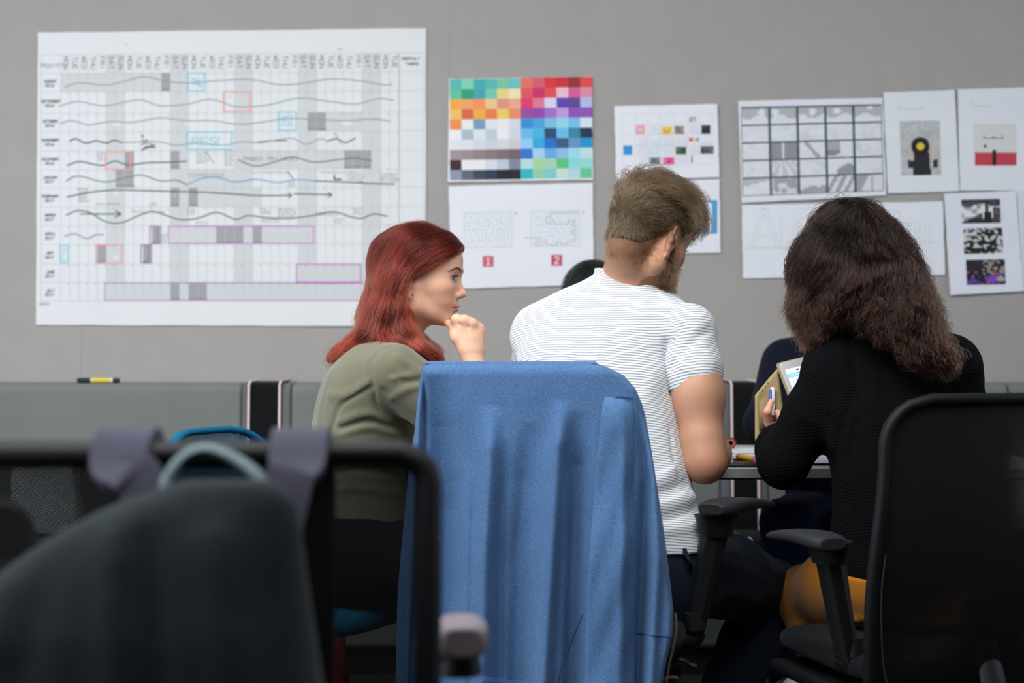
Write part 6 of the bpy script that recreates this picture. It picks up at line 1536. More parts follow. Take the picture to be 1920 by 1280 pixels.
# collar band
clr = ring_tube('collar', neck_ring(.036, .0665, .020), .0042, M_white, 1.0); 
bm = bmesh.new(); bm.from_mesh(clr.data)
for v in bm.verts:
    q = np.array(v.co)-nc0; h = float(q@nax); k = -.020*0; v.co += Vector([float(x) for x in nax*0.0])
bm.to_mesh(clr.data); bm.free(); clr.parent = ts
clr2 = ring_tube('collar_rib', neck_ring(.029, .0690, .020), .0042, M_white, 1.0); clr2.parent = ts
# jeans
M_navy = cloth('dark_denim', srgb(17, 24, 38), srgb(30, 40, 58), scale=800, bump=.3, big=.25)
lg = [([hp, hp*.5+kn_*.5+np.array([0, 0, .015]), kn_, kn_*.65+an*.35, an], [.092, .082, .062, .060, .052]) for hp, kn_, an in ((hmR, kmR, aR_), (hmL, kmL, aL_))]
Sj = SDF(); [chain(Sj, q, rr, .03) for q, rr in lg]; Sj.disp(lambda P: np.full(len(P), -.010, np.float32))
rg = [ridge(on(Sj, p), am, w_) for p, Y, am, w_ in [([(1350, 1040), (1420, 1060), (1470, 1100)], 3.2, .004, .004), ([(1330, 1130), (1380, 1110), (1420, 1130)], 3.2, -.006, .012), ([(1380, 1200), (1350, 1250), (1330, 1300)], 3.3, -.006, .014), ([(1440, 1190), (1400, 1230), (1380, 1290)], 3.3, -.005, .012), ([(1430, 1160), (1400, 1150), (1370, 1160)], 3.3, .006, .01)]]
trousers(torM, lg, pm, M_navy, W(0, 1012, 3.1)[2], ((-.12, 2.93, .08), (.72, 3.85, .72)), .010, (.003, 26, 6), .0075, 'jeans', rg)
bw = tube('belt_loop', [W(1283, 1028, 2.985), W(1292, 1052, 2.975), W(1297, 1072, 2.985)], .006, M_navy, pm, 8, 8, .4)
shoe(aR_+(0, 0, .002), .6, .8, pm, M_shoeblk, M_sole); shoe(aL_+(0, 0, .002), .6, .8, pm, M_shoeblk, M_sole)
# ================================================================== the dark haired woman, from behind
RB = head_frame(R_(112), R_(28), R_(-4)); BO = W(1597, 500, 3.20)
pb = thing('person', (W(1700, 0, 3.0)[0], 3.0, 0), 'person with long wavy dark brown hair in black sweater and mustard trousers, holding a tablet', 'person')
Sw = SDF(); add_head(Sw, BO, RB, 1.0, True)
nkb = BO+RB@np.array([-.045, 0, -.05]); Sw.add(rc(nkb, W(1640, 620, 3.16), .05, .058), .03)
YB = 3.06
zb = [W(0, p, YB)[2] for p in (1140, 1110, 1060, 1000, 940, 880, 820, 760, 710, 670, 640, 615, 598)]
cxb = [W(p, 0, YB)[0] for p in (1712, 1712, 1712, 1708, 1704, 1698, 1690, 1684, 1676, 1664, 1654, 1642, 1634)]
cyb = [3.03, 3.03, 3.03, 3.035, 3.04, 3.05, 3.07, 3.095, 3.12, 3.14, 3.155, 3.165, 3.17]
ab = [.15, .170, .176, .166, .158, .155, .158, .164, .166, .154, .126, .085, .055]
bb_ = [.11, .125, .128, .118, .108, .106, .108, .112, .112, .105, .09, .07, .05]
torB = slices(zb, cxb, cyb, ab, bb_, R_(16), 2.2); Sw.add(torB, .03)
bL, bE, bW = W(1574, 694, 3.09), W(1470, 866, 3.10), W(1456, 819, 3.235)
bR, bF, bX = W(1772, 690, 3.10), W(1812, 860, 3.20), W(1700, 810, 3.42)
Sw.add(rc(bL+(.07, 0, .03), bL, .045, .052), .03); Sw.add(rc(bR+(-.07, 0, .03), bR, .045, .052), .03)
chain(Sw, [bL, (bL+bE)/2, bE], [.052, .043, .037], .02); chain(Sw, [bE, bE*.6+bW*.4, bW], [.038, .036, .024], .02); chain(Sw, [bR, (bR+bF)/2, bF], [.052, .043, .037], .02); chain(Sw, [bF, bF*.6+bX*.4, bX], [.038, .036, .024], .02)
hbL, hbR = W(1650, 1108, 3.08), W(1775, 1108, 3.04)
kbL, kbR = W(1512, 1118, 3.36), W(1690, 1105, 3.50)
abL, abR = W(1580, 1300, 3.26), W(1540, 1280, 3.40)
for hp, kn_, an in ((hbL, kbL, abL), (hbR, kbR, abR)):
    chain(Sw, [hp, hp*.5+kn_*.5+np.array([0, 0, .01]), kn_], [.090, .080, .056], .03); chain(Sw, [kn_, kn_*.6+an*.4, an], [.054, .050, .034], .02)
chain(Sw, [abR, W(1537, 1292, 3.40), W(1500, 1290, 3.34), W(1488, 1295, 3.32)], [.034, .032, .026, .018], .02)
chain(Sw, [abL, W(1590, 1330, 3.20), W(1560, 1345, 3.14), W(1548, 1350, 3.12)], [.034, .032, .026, .018], .02)
# left hand round the tablet: index along the cover, thumb on the frame
hd = nrm(W(1440, 775, 3.285)-bW)
thb = [W(1460, 802, 3.222), W(1467, 792, 3.206), W(1464, 782, 3.198), W(1458, 773, 3.200)]
kq = [W(1440, 795, 3.205), W(1437, 797, 3.285), W(1437, 800, 3.302), W(1438, 804, 3.318)]
tq = [W(1446.5, 753, 3.196), W(1452, 765, 3.300), W(1452, 772, 3.318), W(1452, 780, 3.333)]
mq = [W(1439, 772, 3.190), W(1440, 776, 3.292), W(1441, 782, 3.310), W(1442, 790, 3.326)]
for i in range(4):
    Sw.add(rc(bW+(np.array([0, .007, 0])*(i-1.5)), kq[i], .0165, .0105), .012); Sw.add(rc(kq[i], mq[i], .0102, .0092), .004); Sw.add(rc(mq[i], tq[i], .0090, .0070), .003)
Sw.add(rc(bW, thb[0], .018, .0155), .012); Sw.add(rc(thb[0], thb[1], .0145, .0110), .008); Sw.add(rc(thb[1], thb[2], .0105, .0092), .004); Sw.add(rc(thb[2], thb[3], .0092, .0075), .004)
hand(Sw, bX, (-.5, .6, .1), (0, -.4, .8), (-.6, -.6, 0), .9, (20, 30, 20))
def extra_b(V, C, blend): pass
z2 = [(tuple(np.array(W(1430, 815, 3.17))), tuple(np.array(W(1480, 745, 3.27))))]
sdf_obj('body', Sw, (.50, 2.85, .10), (1.14, 3.66, 1.36), M_skin, pb, .0080, z2, .0030, skin_colour((226, 168, 142), BO, RB, 1.0, extra_b))
eyes(pb, BO, RB, 1.0, (60, 40, 26))
# sweater
def knit():
    t = NT('black_waffle_knit'); b = t.b; tc_ = t.new('ShaderNodeTexCoord'); sp_ = t.new('ShaderNodeSeparateXYZ'); t.l.new(tc_.outputs['Object'], sp_.inputs[0])
    k = 2*math.pi/.0066; sx_ = t.math('SINE', t.math('MULTIPLY', t.math('ADD', sp_.outputs[0], t.math('MULTIPLY', sp_.outputs[1], .6)), k)); sz_ = t.math('SINE', t.math('MULTIPLY', t.math('ADD', sp_.outputs[2], t.math('MULTIPLY', sp_.outputs[1], .3)), k))
    h = t.math('MAXIMUM', sx_, sz_); n = t.noise(900, 3); h2 = t.math('ADD', h, t.math('MULTIPLY', n, .8)); c = t.mix(n, srgb(3, 4, 6), srgb(11, 12, 14)); t.l.new(c, b.inputs['Base Color']); b.inputs['Roughness'].default_value = 1; b.inputs['Specular IOR Level'].default_value = .1
    t.bump(h2, .6, .0014); return t.m
M_knit = knit()
Sk = SDF(); Sk.add(torB, .03)
for (a, b) in ((bL, (.07, 0, .03)), (bR, (-.07, 0, .03))): Sk.add(rc(a+b, a, .052, .060), .03)
chain(Sk, [bL, (bL+bE)/2, bE], [.052, .047, .044], .03); chain(Sk, [bE, bE*.55+bW*.45, bW+(bE-bW)*.12], [.044, .040, .032], .03)
chain(Sk, [bR, (bR+bF)/2, bF], [.060, .054, .048], .03); chain(Sk, [bF, bF*.55+bX*.45, bX+(bF-bX)*.12], [.048, .046, .036], .03)
Sk.disp(lambda P: np.full(len(P), -.010, np.float32)); Sk.cut(plane((0, 0, -1), (0, 0, W(0, 1080, 3.0)[2])), .01)
Sk.sub(rc(nkb+(0, 0, .05), W(1640, 612, 3.17), .055, .060), .006)
Sk0 = SDF(); Sk0.ops = list(Sk.ops); Sk.disp(waves(.004, 20, 41)); Sk.disp(waves(.0012, 90, 42))
for pts, am, w_ in [([(1590, 640), (1610, 760), (1590, 860)], .006, .010), ([(1560, 880), (1580, 800), (1600, 740)], .006, .012), ([(1620, 630), (1640, 720), (1640, 800)], -.003, .010), ([(1500, 780), (1540, 800), (1560, 840)], -.005, .014)]: Sk.disp(ridge(on(Sk0, pts), am, w_))
sdf_obj('sweater', Sk, (.48, 2.84, .50), (1.16, 3.46, 1.14), M_knit, pb, .0055)
M_must = cloth('mustard_cotton', srgb(160, 98, 16), srgb(184, 116, 24), scale=900, bump=.2, big=.15, sheen=.2)
lg = [([hp, hp*.5+kn_*.5+np.array([0, 0, .01]), kn_, kn_*.6+an*.4, an+(kn_-an)*.12], [.090, .080, .058, .054, .040]) for hp, kn_, an in ((hbL, kbL, abL), (hbR, kbR, abR))]
Sj2 = SDF(); [chain(Sj2, q, rr, .03) for q, rr in lg]; Sj2.disp(lambda P: np.full(len(P), -.010, np.float32))
rg = [ridge(on(Sj2, p), am, w_) for p, am, w_ in [([(1590, 1090), (1580, 1130), (1600, 1160)], .005, .006), ([(1615, 1080), (1605, 1120), (1620, 1160)], .005, .006), ([(1600, 1085), (1592, 1125), (1608, 1165)], -.005, .006)]]
trousers(torB, lg, pb, M_must, W(0, 1070, 3.0)[2], ((.48, 2.87, .10), (1.14, 3.66, .66)), .010, (.0025, 30, 7), .0065, 'trousers', rg)
# sneaker
M_sneak = plain('sneaker_navy', srgb(22, 36, 60), .6, bump=.2, bs=600); M_toe = plain('sneaker_white', srgb(206, 212, 212), .5)
def sneaker(pts, root):
    S = SDF(); chain(S, [np.array(p) for p in pts], [.040, .040, .036, .030], .02); a = np.array(pts[0]); S.sub(rc(a+(0, 0, .01), a+(.01, .01, .08), .033, .036), .003)
    lo, hi = np.min(pts, 0)-.07, np.max(pts, 0)+.07
    o = sdf_obj('sneaker', S, tuple(lo), tuple(hi), M_sneak, root, .0045)
    t = np.array(pts[-1]); d = nrm(t-np.array(pts[-2])); S2 = S.copy(); S2.ops = S.ops[:-1]; S2.disp(lambda P: np.full(len(P), -.002, np.float32)); S2.cut(plane(-d, t-d*.012), .002)
    q = sdf_obj('toe_cap', S2, tuple(lo), tuple(hi), M_toe, None, .0045); q.parent = o
    S3 = SDF(); n = [np.array(p)+(0, 0, -.022) for p in pts]; chain(S3, n, [.034, .036, .036, .032], .02); S3.cut(plane((0, 0, 1), (0, 0, n[1][2]-.004)), .002); S3.disp(lambda P: np.full(len(P), -.002, np.float32))
    q = sdf_obj('sole', S3, tuple(lo-.02), tuple(hi), M_toe, None, .0045); q.parent = o
    for i in range(4):
        c = np.array(pts[1])*(1-i/5)+np.array(pts[2])*(i/5); q = tube('lace', [c+(-.02, -.012, .033), c+(0, 0, .043), c+(.02, .012, .033)], .0025, M_toe, None, 8, 6); q.parent = o
sneaker([W(1537, 1286, 3.40), W(1525, 1290, 3.385), W(1504, 1291, 3.345), W(1490, 1295, 3.32)], pb); sneaker([W(1592, 1325, 3.20), W(1580, 1338, 3.18), W(1562, 1346, 3.14), W(1550, 1350, 3.12)], pb)
# hair
Shb = SDF()
Shb.add(xform(ell((-.012, 0, .036), (.115, .090, .092)), BO, RB), .02)
for a, b, ra, rb_ in [((1590, 440, 3.14), (1565, 500, 3.10), .078, .088), ((1640, 480, 3.10), (1660, 545, 3.04), .078, .088), ((1535, 500, 3.13), (1530, 580, 3.11), .046, .046), ((1530, 580, 3.11), (1530, 632, 3.09), .040, .022),
                      ((1590, 510, 3.05), (1583, 560, 3.04), .070, .046), ((1660, 545, 3.03), (1692, 600, 2.99), .080, .052), ((1692, 600, 2.98), (1735, 648, 2.97), .050, .034), ((1735, 655, 2.96), (1770, 678, 2.97), .034, .018), ((1705, 560, 3.06), (1728, 620, 3.04), .046, .036), ((1625, 540, 3.0), (1640, 572, 2.99), .054, .030), ((1680, 600, 2.98), (1725, 658, 2.955), .030, .012)]:
    Shb.add(rc(W(*a), W(*b), ra, rb_), .03)
Shb.disp(waves(.005, 42, 51)); Shb.disp(waves(.0022, 100, 52))
hb = sdf_obj('hair', Shb, (.50, 2.80, .92), (1.05, 3.36, 1.38), hair_base('hair_dark_base', srgb(11, 7, 6), srgb(30, 17, 13), (1, 1, .3), 140), pb, .005)
GB = [[(1600, 388), (1550, 418), (1515, 462), (1500, 520), (1505, 570), (1508, 605), (1525, 640)], [(1605, 388), (1575, 440), (1548, 500), (1530, 550), (1538, 600), (1535, 640)], [(1610, 388), (1602, 450), (1590, 520), (1585, 570), (1595, 605)],
      [(1615, 388), (1632, 450), (1640, 520), (1642, 570), (1640, 605)], [(1622, 388), (1660, 440), (1690, 505), (1700, 560), (1712, 620), (1740, 660), (1765, 680)], [(1625, 390), (1680, 445), (1715, 510), (1735, 570), (1748, 620), (1775, 665)], [(1645, 420), (1660, 500), (1668, 570), (1680, 630), (1712, 668)]]
fb = flow_field(GB, Shb, None)
BAK = W(1597, 470, 3.2)
sdA = seeds_from(hb, 6000, lambda V: V[:, 2] > zf(560), 21); sdB = seeds_from(hb, 6500, None, 22); sdC = seeds_from(hb, 4200, lambda V: V[:, 2] < zf(530), 23)
A = np.concatenate([grow(Shb, sdA, fb, .15, 16, (0, .004), .001, jit=.06, wave=(.0026, .075, 26), lock_amp=.003, seed=21), grow(Shb, sdB, fb, .11, 16, (0, .006), .003, jit=.06, wave=(.006, .055, 26), lock_amp=.006, seed=22), grow(Shb, sdC, fb, .085, 16, (0, .010), .007, jit=.09, wave=(.010, .042, 28), lock_amp=.009, seed=23)])
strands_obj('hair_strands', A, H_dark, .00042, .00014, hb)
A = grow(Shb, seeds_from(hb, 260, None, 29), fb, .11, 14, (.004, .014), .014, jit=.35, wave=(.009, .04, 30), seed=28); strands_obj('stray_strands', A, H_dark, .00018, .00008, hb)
# separate curling locks at the ends and over the crown's side
locks = [[(1530, 540), (1510, 570), (1530, 600), (1516, 632), (1532, 655)], [(1510, 550), (1488, 580), (1502, 596), (1486, 608)], [(1700, 560), (1738, 590), (1757, 615), (1742, 638)], [(1690, 600), (1722, 630), (1712, 660), (1752, 682)], [(1735, 640), (1775, 655), (1795, 672), (1778, 692)],
         [(1605, 555), (1578, 582), (1600, 606), (1624, 598)], [(1565, 550), (1545, 585), (1562, 618), (1542, 646)], [(1640, 555), (1663, 582), (1648, 604), (1672, 614)], 
         [(1668, 615), (1698, 648), (1688, 670), (1728, 690)], [(1715, 640), (1745, 668), (1735, 688), (1765, 700)]]
r = np.random.default_rng(31); A = []
for lk_ in locks:
    q = np.array([ray_hit(Shb, *p) for p in lk_])+np.array([0, -.009, 0]); c = catmull(q, 20); T = np.gradient(c, axis=0); T /= np.linalg.norm(T, axis=1)[:, None]; N = np.cross(T, np.cross(np.array([0, -1., 0]), T)); Bn = np.cross(T, N)
    for k in range(110):
        a, rad = r.uniform(0, 6.28), .0085*math.sqrt(r.uniform()); s = np.linspace(0, 1, 20); w = (1-.75*s**2)*(.4+.6*np.clip(s*5, 0, 1)); tw = a+2.5*s
        m_ = r.uniform(.75, 1.05); idx = np.clip(s*m_, 0, 1)*19; i0 = np.minimum(idx.astype(int), 18); fr__ = (idx-i0)[:, None]; cc_ = c[i0]*(1-fr__)+c[i0+1]*fr__
        A.append(cc_+(N[i0]*np.cos(tw)[:, None]*.6+Bn[i0]*np.sin(tw)[:, None])*(rad*w)[:, None])
strands_obj('curled_locks', np.array(A, np.float32), H_lock, .00042, .00014, hb)
# ------------------------------------------------------------------ tablet in its folding cover (held in the left hand)
tbl = thing('tablet', W(1490, 760, 3.26), 'white tablet showing a chat page, in an open tan folding cover', 'tablet')
ta, tb_, tc2, td = W(1459, 683, 3.265), W(1548, 661, 3.30), W(1566, 778, 3.245), W(1474, 796, 3.215)
ux = nrm(tb_-ta); uy = nrm((td-ta)-ux*np.dot(td-ta, ux)); un = np.cross(ux, uy); Wt, Ht = np.linalg.norm(tb_-ta), np.linalg.norm(td-ta)
if un[1] > 0: un = -un
def plate(name, o3, ex, ey, en, w, h, t, mat, rad, parent, z0=0.0):
    P = []
    for cx_, cy_2, a0 in ((w-rad, rad, -90), (w-rad, h-rad, 0), (rad, h-rad, 90), (rad, rad, 180)):
        for a in np.linspace(a0, a0+90, 7): P.append((cx_+rad*math.cos(math.radians(a)), cy_2+rad*math.sin(math.radians(a))))
    n = len(P); V = [o3+ex*p+ey*q+en*z0 for p, q in P]+[o3+ex*p+ey*q+en*(z0+t) for p, q in P]
    Fc = [list(range(n)), list(range(n, 2*n))[::-1]]+[[k, (k+1) % n, (k+1) % n+n, k+n] for k in range(n)]
    o = mesh_obj(name, V, Fc, mat, smooth=False); bm = bmesh.new(); bm.from_mesh(o.data); bmesh.ops.recalc_face_normals(bm, faces=bm.faces); bm.to_mesh(o.data); bm.free(); bevel(o, min(t*.3, .0012), 2); place(o, parent); return o
M_tan = plain('cover_tan', srgb(176, 156, 108), .7, var=.05, bump=.2, bs=500); M_tabw = plain('tablet_white', srgb(226, 228, 228), .25)
plate('back_cover', ta-ux*.004-uy*.004, ux, uy, un, Wt+.008, Ht+.008, .003, M_tan, .008, tbl, -.004); plate('casing', ta, ux, uy, un, Wt, Ht, .007, M_tabw, .009, tbl, -.001)
def screen():
    V, Fc, C = [], [], []
    def q(u0, v0, u1, v1, col, lev): 
        k = len(V)
        for u, v in ((u0, v0), (u1, v0), (u1, v1), (u0, v1)): V.append(ta+ux*u*Wt+uy*v*Ht+un*(.0063+.00012*lev)); C.append(srgb(*col))
        Fc.append([k, k+1, k+2, k+3])
    q(.075, .125, .925, .88, (232, 236, 238), 0); q(.075, .125, .925, .20, (240, 243, 245), 1); q(.075, .20, .925, .27, (140, 206, 220), 1); q(.12, .225, .32, .245, (190, 226, 234), 2); q(.70, .21, .74, .235, (60, 90, 100), 2)
    q(.28, .15, .34, .175, (50, 64, 70), 2); q(.18, .31, .62, .43, (206, 208, 212), 1); q(.25, .50, .66, .555, (206, 208, 212), 1); q(.12, .335, .155, .37, (150, 212, 222), 1)
    for k in range(4): q(.22, .325+.026*k, .58-.1*(k == 3), .334+.026*k, (150, 152, 156), 2)
    q(.28, .52, .60, .530, (150, 152, 156), 2); q(.12, .285, .18, .292, (180, 182, 184), 2); q(.27, .575, .32, .583, (190, 190, 192), 2); q(.12, .80, .80, .81, (206, 210, 212), 2)
    for j, ch in enumerate('CHAT'):
        for (a, b, c, d) in GLY[ch]:
            x0, y0, x1, y1 = .38+j*.045+a*.0085, .178-b*.0048, .38+j*.045+c*.0085, .178-d*.0048; w = .0035
            dx, dy = x1-x0, y1-y0; L = math.hypot(dx, dy)+1e-9; nx_, ny_ = -dy/L*w, dx/L*w; k = len(V)
            for u, v in ((x0+nx_, y0+ny_), (x1+nx_, y1+ny_), (x1-nx_, y1-ny_), (x0-nx_, y0-ny_)): V.append(ta+ux*u*Wt+uy*v*Ht+un*.0068); C.append(srgb(60, 70, 76))
            Fc.append([k, k+1, k+2, k+3])
    t = NT('screen'); a = t.new('ShaderNodeAttribute', attribute_name='Col'); t.l.new(a.outputs['Color'], t.b.inputs['Base Color']); t.l.new(a.outputs['Color'], t.b.inputs['Emission Color']); t.b.inputs['Emission Strength'].default_value = .55; t.b.inputs['Roughness'].default_value = .15
    place(mesh_obj('screen', V, Fc, t.m, None, False, C), tbl)
screen()
# the cover flap, open to the left, with pen in its loop
fa = W(1458, 690, 3.268); fd = W(1472, 795, 3.222); fo, fp = W(1416, 741, 3.215), W(1416, 828, 3.180)
e1 = nrm(fo-fa+(fp-fd)); hh = nrm(fd-fa)
Vf, Ff = [], []
nn = 10
for j in range(nn+1):
    for i in range(nn+1):
        u, v = i/nn, j/nn; p = (fa*(1-u)+fo*u)*(1-v)+(fd*(1-u)+fp*u)*v; p = p+np.array([0, .004*math.sin(u*3.1), 0]); Vf.append(p)
Ff = [[j*(nn+1)+i, j*(nn+1)+i+1, (j+1)*(nn+1)+i+1, (j+1)*(nn+1)+i] for j in range(nn) for i in range(nn)]
fo_ = mesh_obj('cover_flap', Vf, Ff, M_tan); solidify(fo_, .0025, 0); place(fo_, tbl)
FQ = lambda u, v, o=.003: (fa*(1-u)+fo*u)*(1-v)+(fd*(1-u)+fp*u)*v+np.array([0, -o, 0])
Vp = [FQ(.25, .25), FQ(.86, .22), FQ(.86, .82), FQ(.25, .82)]; pk_ = mesh_obj('card_pocket', Vp, [[0, 1, 2, 3]], plain('cover_tan_dark', srgb(146, 126, 84), .7)); solidify(pk_, .0008, 0); place(pk_, tbl)
for k in range(3): place(ico_ball('rivet', FQ(.45+.12*k, .06, .002), .0016, plain('rivet_dark', srgb(60, 50, 34), .5), tbl, None, 12), tbl) if False else ico_ball('rivet', FQ(.45+.12*k, .06, .002), .0014, M_blk, tbl, None, 12)
penA, penB = W(1449.5, 727, 3.238), W(1448, 779, 3.215)
pen = thing('ballpoint_pen', (penA+penB)/2, 'white and blue pen tucked in the tan tablet cover', 'pen')
tube('barrel', [penA, penB], [.0058, .0052], M_tabw, pen, 8, 14); tube('blue_clip', [penA+(-.006, -.004, -.004), penA*.55+penB*.45+np.array([-.006, -.004, 0])], [.0032, .0042], plain('pen_blue', srgb(30, 70, 176), .35), pen, 6, 10)

# ================================================================== two people on the bench behind, mostly hidden
def sitter(name_lab, px, Ys, zh, cloth_m, leg_m, hair_m, lean, yaw=-90, hair='short', legs=True, sw=.17, kx=0.0, head_dx=0.0):
    x = W(px, 0, Ys)[0]; root = thing('person', (x, Ys, 0), name_lab, 'person'); f = np.array([math.cos(R_(yaw)), math.sin(R_(yaw)), 0]); l = np.array([-f[1], f[0], 0])
    hip = np.array([x, Ys, .50]); nk = hip+f*lean+np.array([0, 0, zh-.50-.26]); R = head_frame(R_(yaw), R_(22)); O = nk+f*.045+np.array([head_dx, 0, .125])
    S = SDF(); add_head(S, O, R, 1.0); S.add(rc(O+R@np.array([-.04, 0, -.05]), nk, .052, .058), .03); S.add(rc(hip+(0, 0, .04), hip*.55+nk*.45, .125, .12), .06)
    ch = hip*.35+nk*.65
    sp_ = [hip+(0, 0, .02), hip*.7+nk*.3, ch, nk+(0, 0, -.04)]
    T = SDF()
    for s_ in (-1, 1): chain(T, [p+l*s_*q for p, q in zip(sp_, (.075, .065, .085, .085))], [.105, .098, .098, .062], .05)
    S.add(T, .03); arms = []
    for s_ in (-1, 1):
        sh_ = nk+l*s_*sw+np.array([0, 0, -.06]); el_ = sh_+f*.16+l*s_*.06+np.array([0, 0, -.24]); el_[2] = max(el_[2], TZ+.055); wr_ = el_+f*.20-l*s_*.14; wr_[2] = TZ+.035
        chain(S, [sh_, el_], [.052, .040], .02); chain(S, [el_, wr_], [.040, .026], .02); arms.append((sh_, el_, wr_)); hand(S, wr_, f-l*s_*.4, (0, 0, 1), -l*s_, 1.0, (12, 18, 12))
    L = []
    for s_ in (-1, 1):
        h_ = hip+l*s_*.09; k_ = h_+f*.36+l*s_*.05+np.array([kx, 0, .04]); a_ = np.array([k_[0], k_[1], .11]); L.append(([h_, (h_+k_)/2, k_, k_*.5+a_*.5, a_], [.085, .078, .058, .052, .038])); chain(S, L[-1][0], [.08, .07, .052, .046, .034], .03)
        chain(S, [a_, a_+f*.10+(0, 0, -.06)], [.036, .03], .02)
    lo = np.array([x-.42, Ys-.62, 0]); hi = np.array([x+.42, Ys+.22, zh+.06])
    sdf_obj('body', S, lo, hi, M_skin, root, .0095, [(tuple(O-.12), tuple(O+.12))], .0042, skin_colour((214, 160, 134), O, R, 1.0)); eyes(root, O, R)
    J = SDF(); J.add(T, .03); J.add(rc(nk+l*.10+(0, 0, -.05), nk-l*.10+(0, 0, -.05), .062, .062), .04)
    for sh_, el_, wr_ in arms: chain(J, [sh_, el_], [.060, .050], .03); chain(J, [el_, wr_*.85+el_*.15], [.050, .038], .03)
    J.disp(lambda P: np.full(len(P), -.011, np.float32)); J.disp(waves(.003, 30, 61)); J.sub(rc(nk, O, .062, .055), .005); sdf_obj('jumper', J, lo, hi, cloth_m, root, .008)
    trousers(T, L, root, leg_m, .60, ((lo[0], lo[1], .08), (hi[0], hi[1], .70)), .010, (.0025, 30, 8), .009)
    H = SDF(); H.add(xform(ell((-.014, 0, .040), (.112, .088, .090)), O, R), .02); H.cut(xform(plane((.75, 0, -.65), (.035, 0, .035)), O, R), .01)
    if hair == 'long':
        for s_ in (-1, 1): chain(H, [local_pts([p], O, R, 1)[0] for p in ((-.03, s_*.05, .02), (-.05, s_*.06, -.08), (-.05, s_*.06, -.16))], [.05, .04, .02], .02)
    H.disp(waves(.002, 70, 62)); ho = sdf_obj('hair', H, tuple(O-.22), tuple(O+.2), hair_m, root, .006)
    fd_ = lambda P, w=0: ((np.array([0, 0, -1], np.float32)*.8+(P-np.float32(O))*np.float32(3))/np.linalg.norm(np.array([0, 0, -1], np.float32)*.8+(P-np.float32(O))*np.float32(3), axis=1)[:, None]).astype(np.float32)
    strands_obj('hair_strands', grow(H, seeds_from(ho, 1200, None, 63), fd_, .05, 8, (0, .004), .003, jit=.2, seed=64), H_black, .0004, .00015, ho)
    for kk in L: shoe(kk[0][-1]+np.array([0, 0, .002]), f[0], f[1], root, M_shoeblk, M_sole)
    return root
M_nv = cloth('navy_jersey', srgb(10, 14, 28), srgb(18, 23, 40), scale=800, bump=.2); M_bluejean = cloth('blue_denim', srgb(22, 34, 62), srgb(36, 50, 82), scale=500, bump=.3, big=.3)
M_dkgreen = cloth('charcoal_jersey', srgb(20, 24, 24), srgb(32, 36, 36), scale=800)
HB0 = hair_base('hair_black_base', srgb(5, 6, 6), srgb(14, 15, 15))
sitter('person in dark navy top on the bench, mostly hidden behind the dark haired woman', 1590, 4.26, 1.30, M_nv, M_bluejean, HB0, .03, -98, 'long', sw=.185, kx=-.06)
sitter('person with black hair on the bench, only the crown showing past the striped shoulder', 1082, 4.28, W(0, 492, 4.15)[2]+.005, M_dkgreen, M_blackjean, HB0, .12, -75, 'short')
# ------------------------------------------------------------------ the blue jacket draped over the middle chair
def heather():
    t = NT('heather_blue'); b = t.b; n1 = t.noise(520, 3, .65, stretch=(.45, .45, 1.7)); n2 = t.noise(1300, 2, .5); n3 = t.noise(9, 2)
    c = t.ramp(n1, [(.30, srgb(42, 72, 110)), (.52, srgb(70, 104, 146)), (.75, srgb(110, 146, 186))]); c = t.mix(.35, c, t.ramp(n2, [(.3, srgb(44, 74, 112)), (.7, srgb(114, 148, 188))])); c = t.mix(1.0, c, t.ramp(n3, [(.3, (.88, .88, .9, 1)), (.7, (1, 1, 1, 1))]), 'MULTIPLY')
    t.l.new(c, b.inputs['Base Color']); b.inputs['Roughness'].default_value = .95; b.inputs['Specular IOR Level'].default_value = .12; b.inputs['Sheen Weight'].default_value = .08; b.inputs['Sheen Roughness'].default_value = .4
    t.bump(n1, .25, .0012); return t.m
M_blue = heather()
def YB_(x): return 2.845-(x-.04)*.364
lp = np.array([(676, 800), (690, 790), (720, 785), (790, 778), (850, 773), (920, 768), (1000, 762), (1080, 755), (1150, 751), (1290, 748), (1420, 752)], float)
rp_ = np.array([(682, 1120), (690, 1142), (705, 1172), (730, 1194), (760, 1207), (800, 1216), (850, 1225), (920, 1236), (1000, 1248), (1080, 1258), (1150, 1266), (1190, 1265), (1250, 1252), (1300, 1243), (1420, 1238)], float)
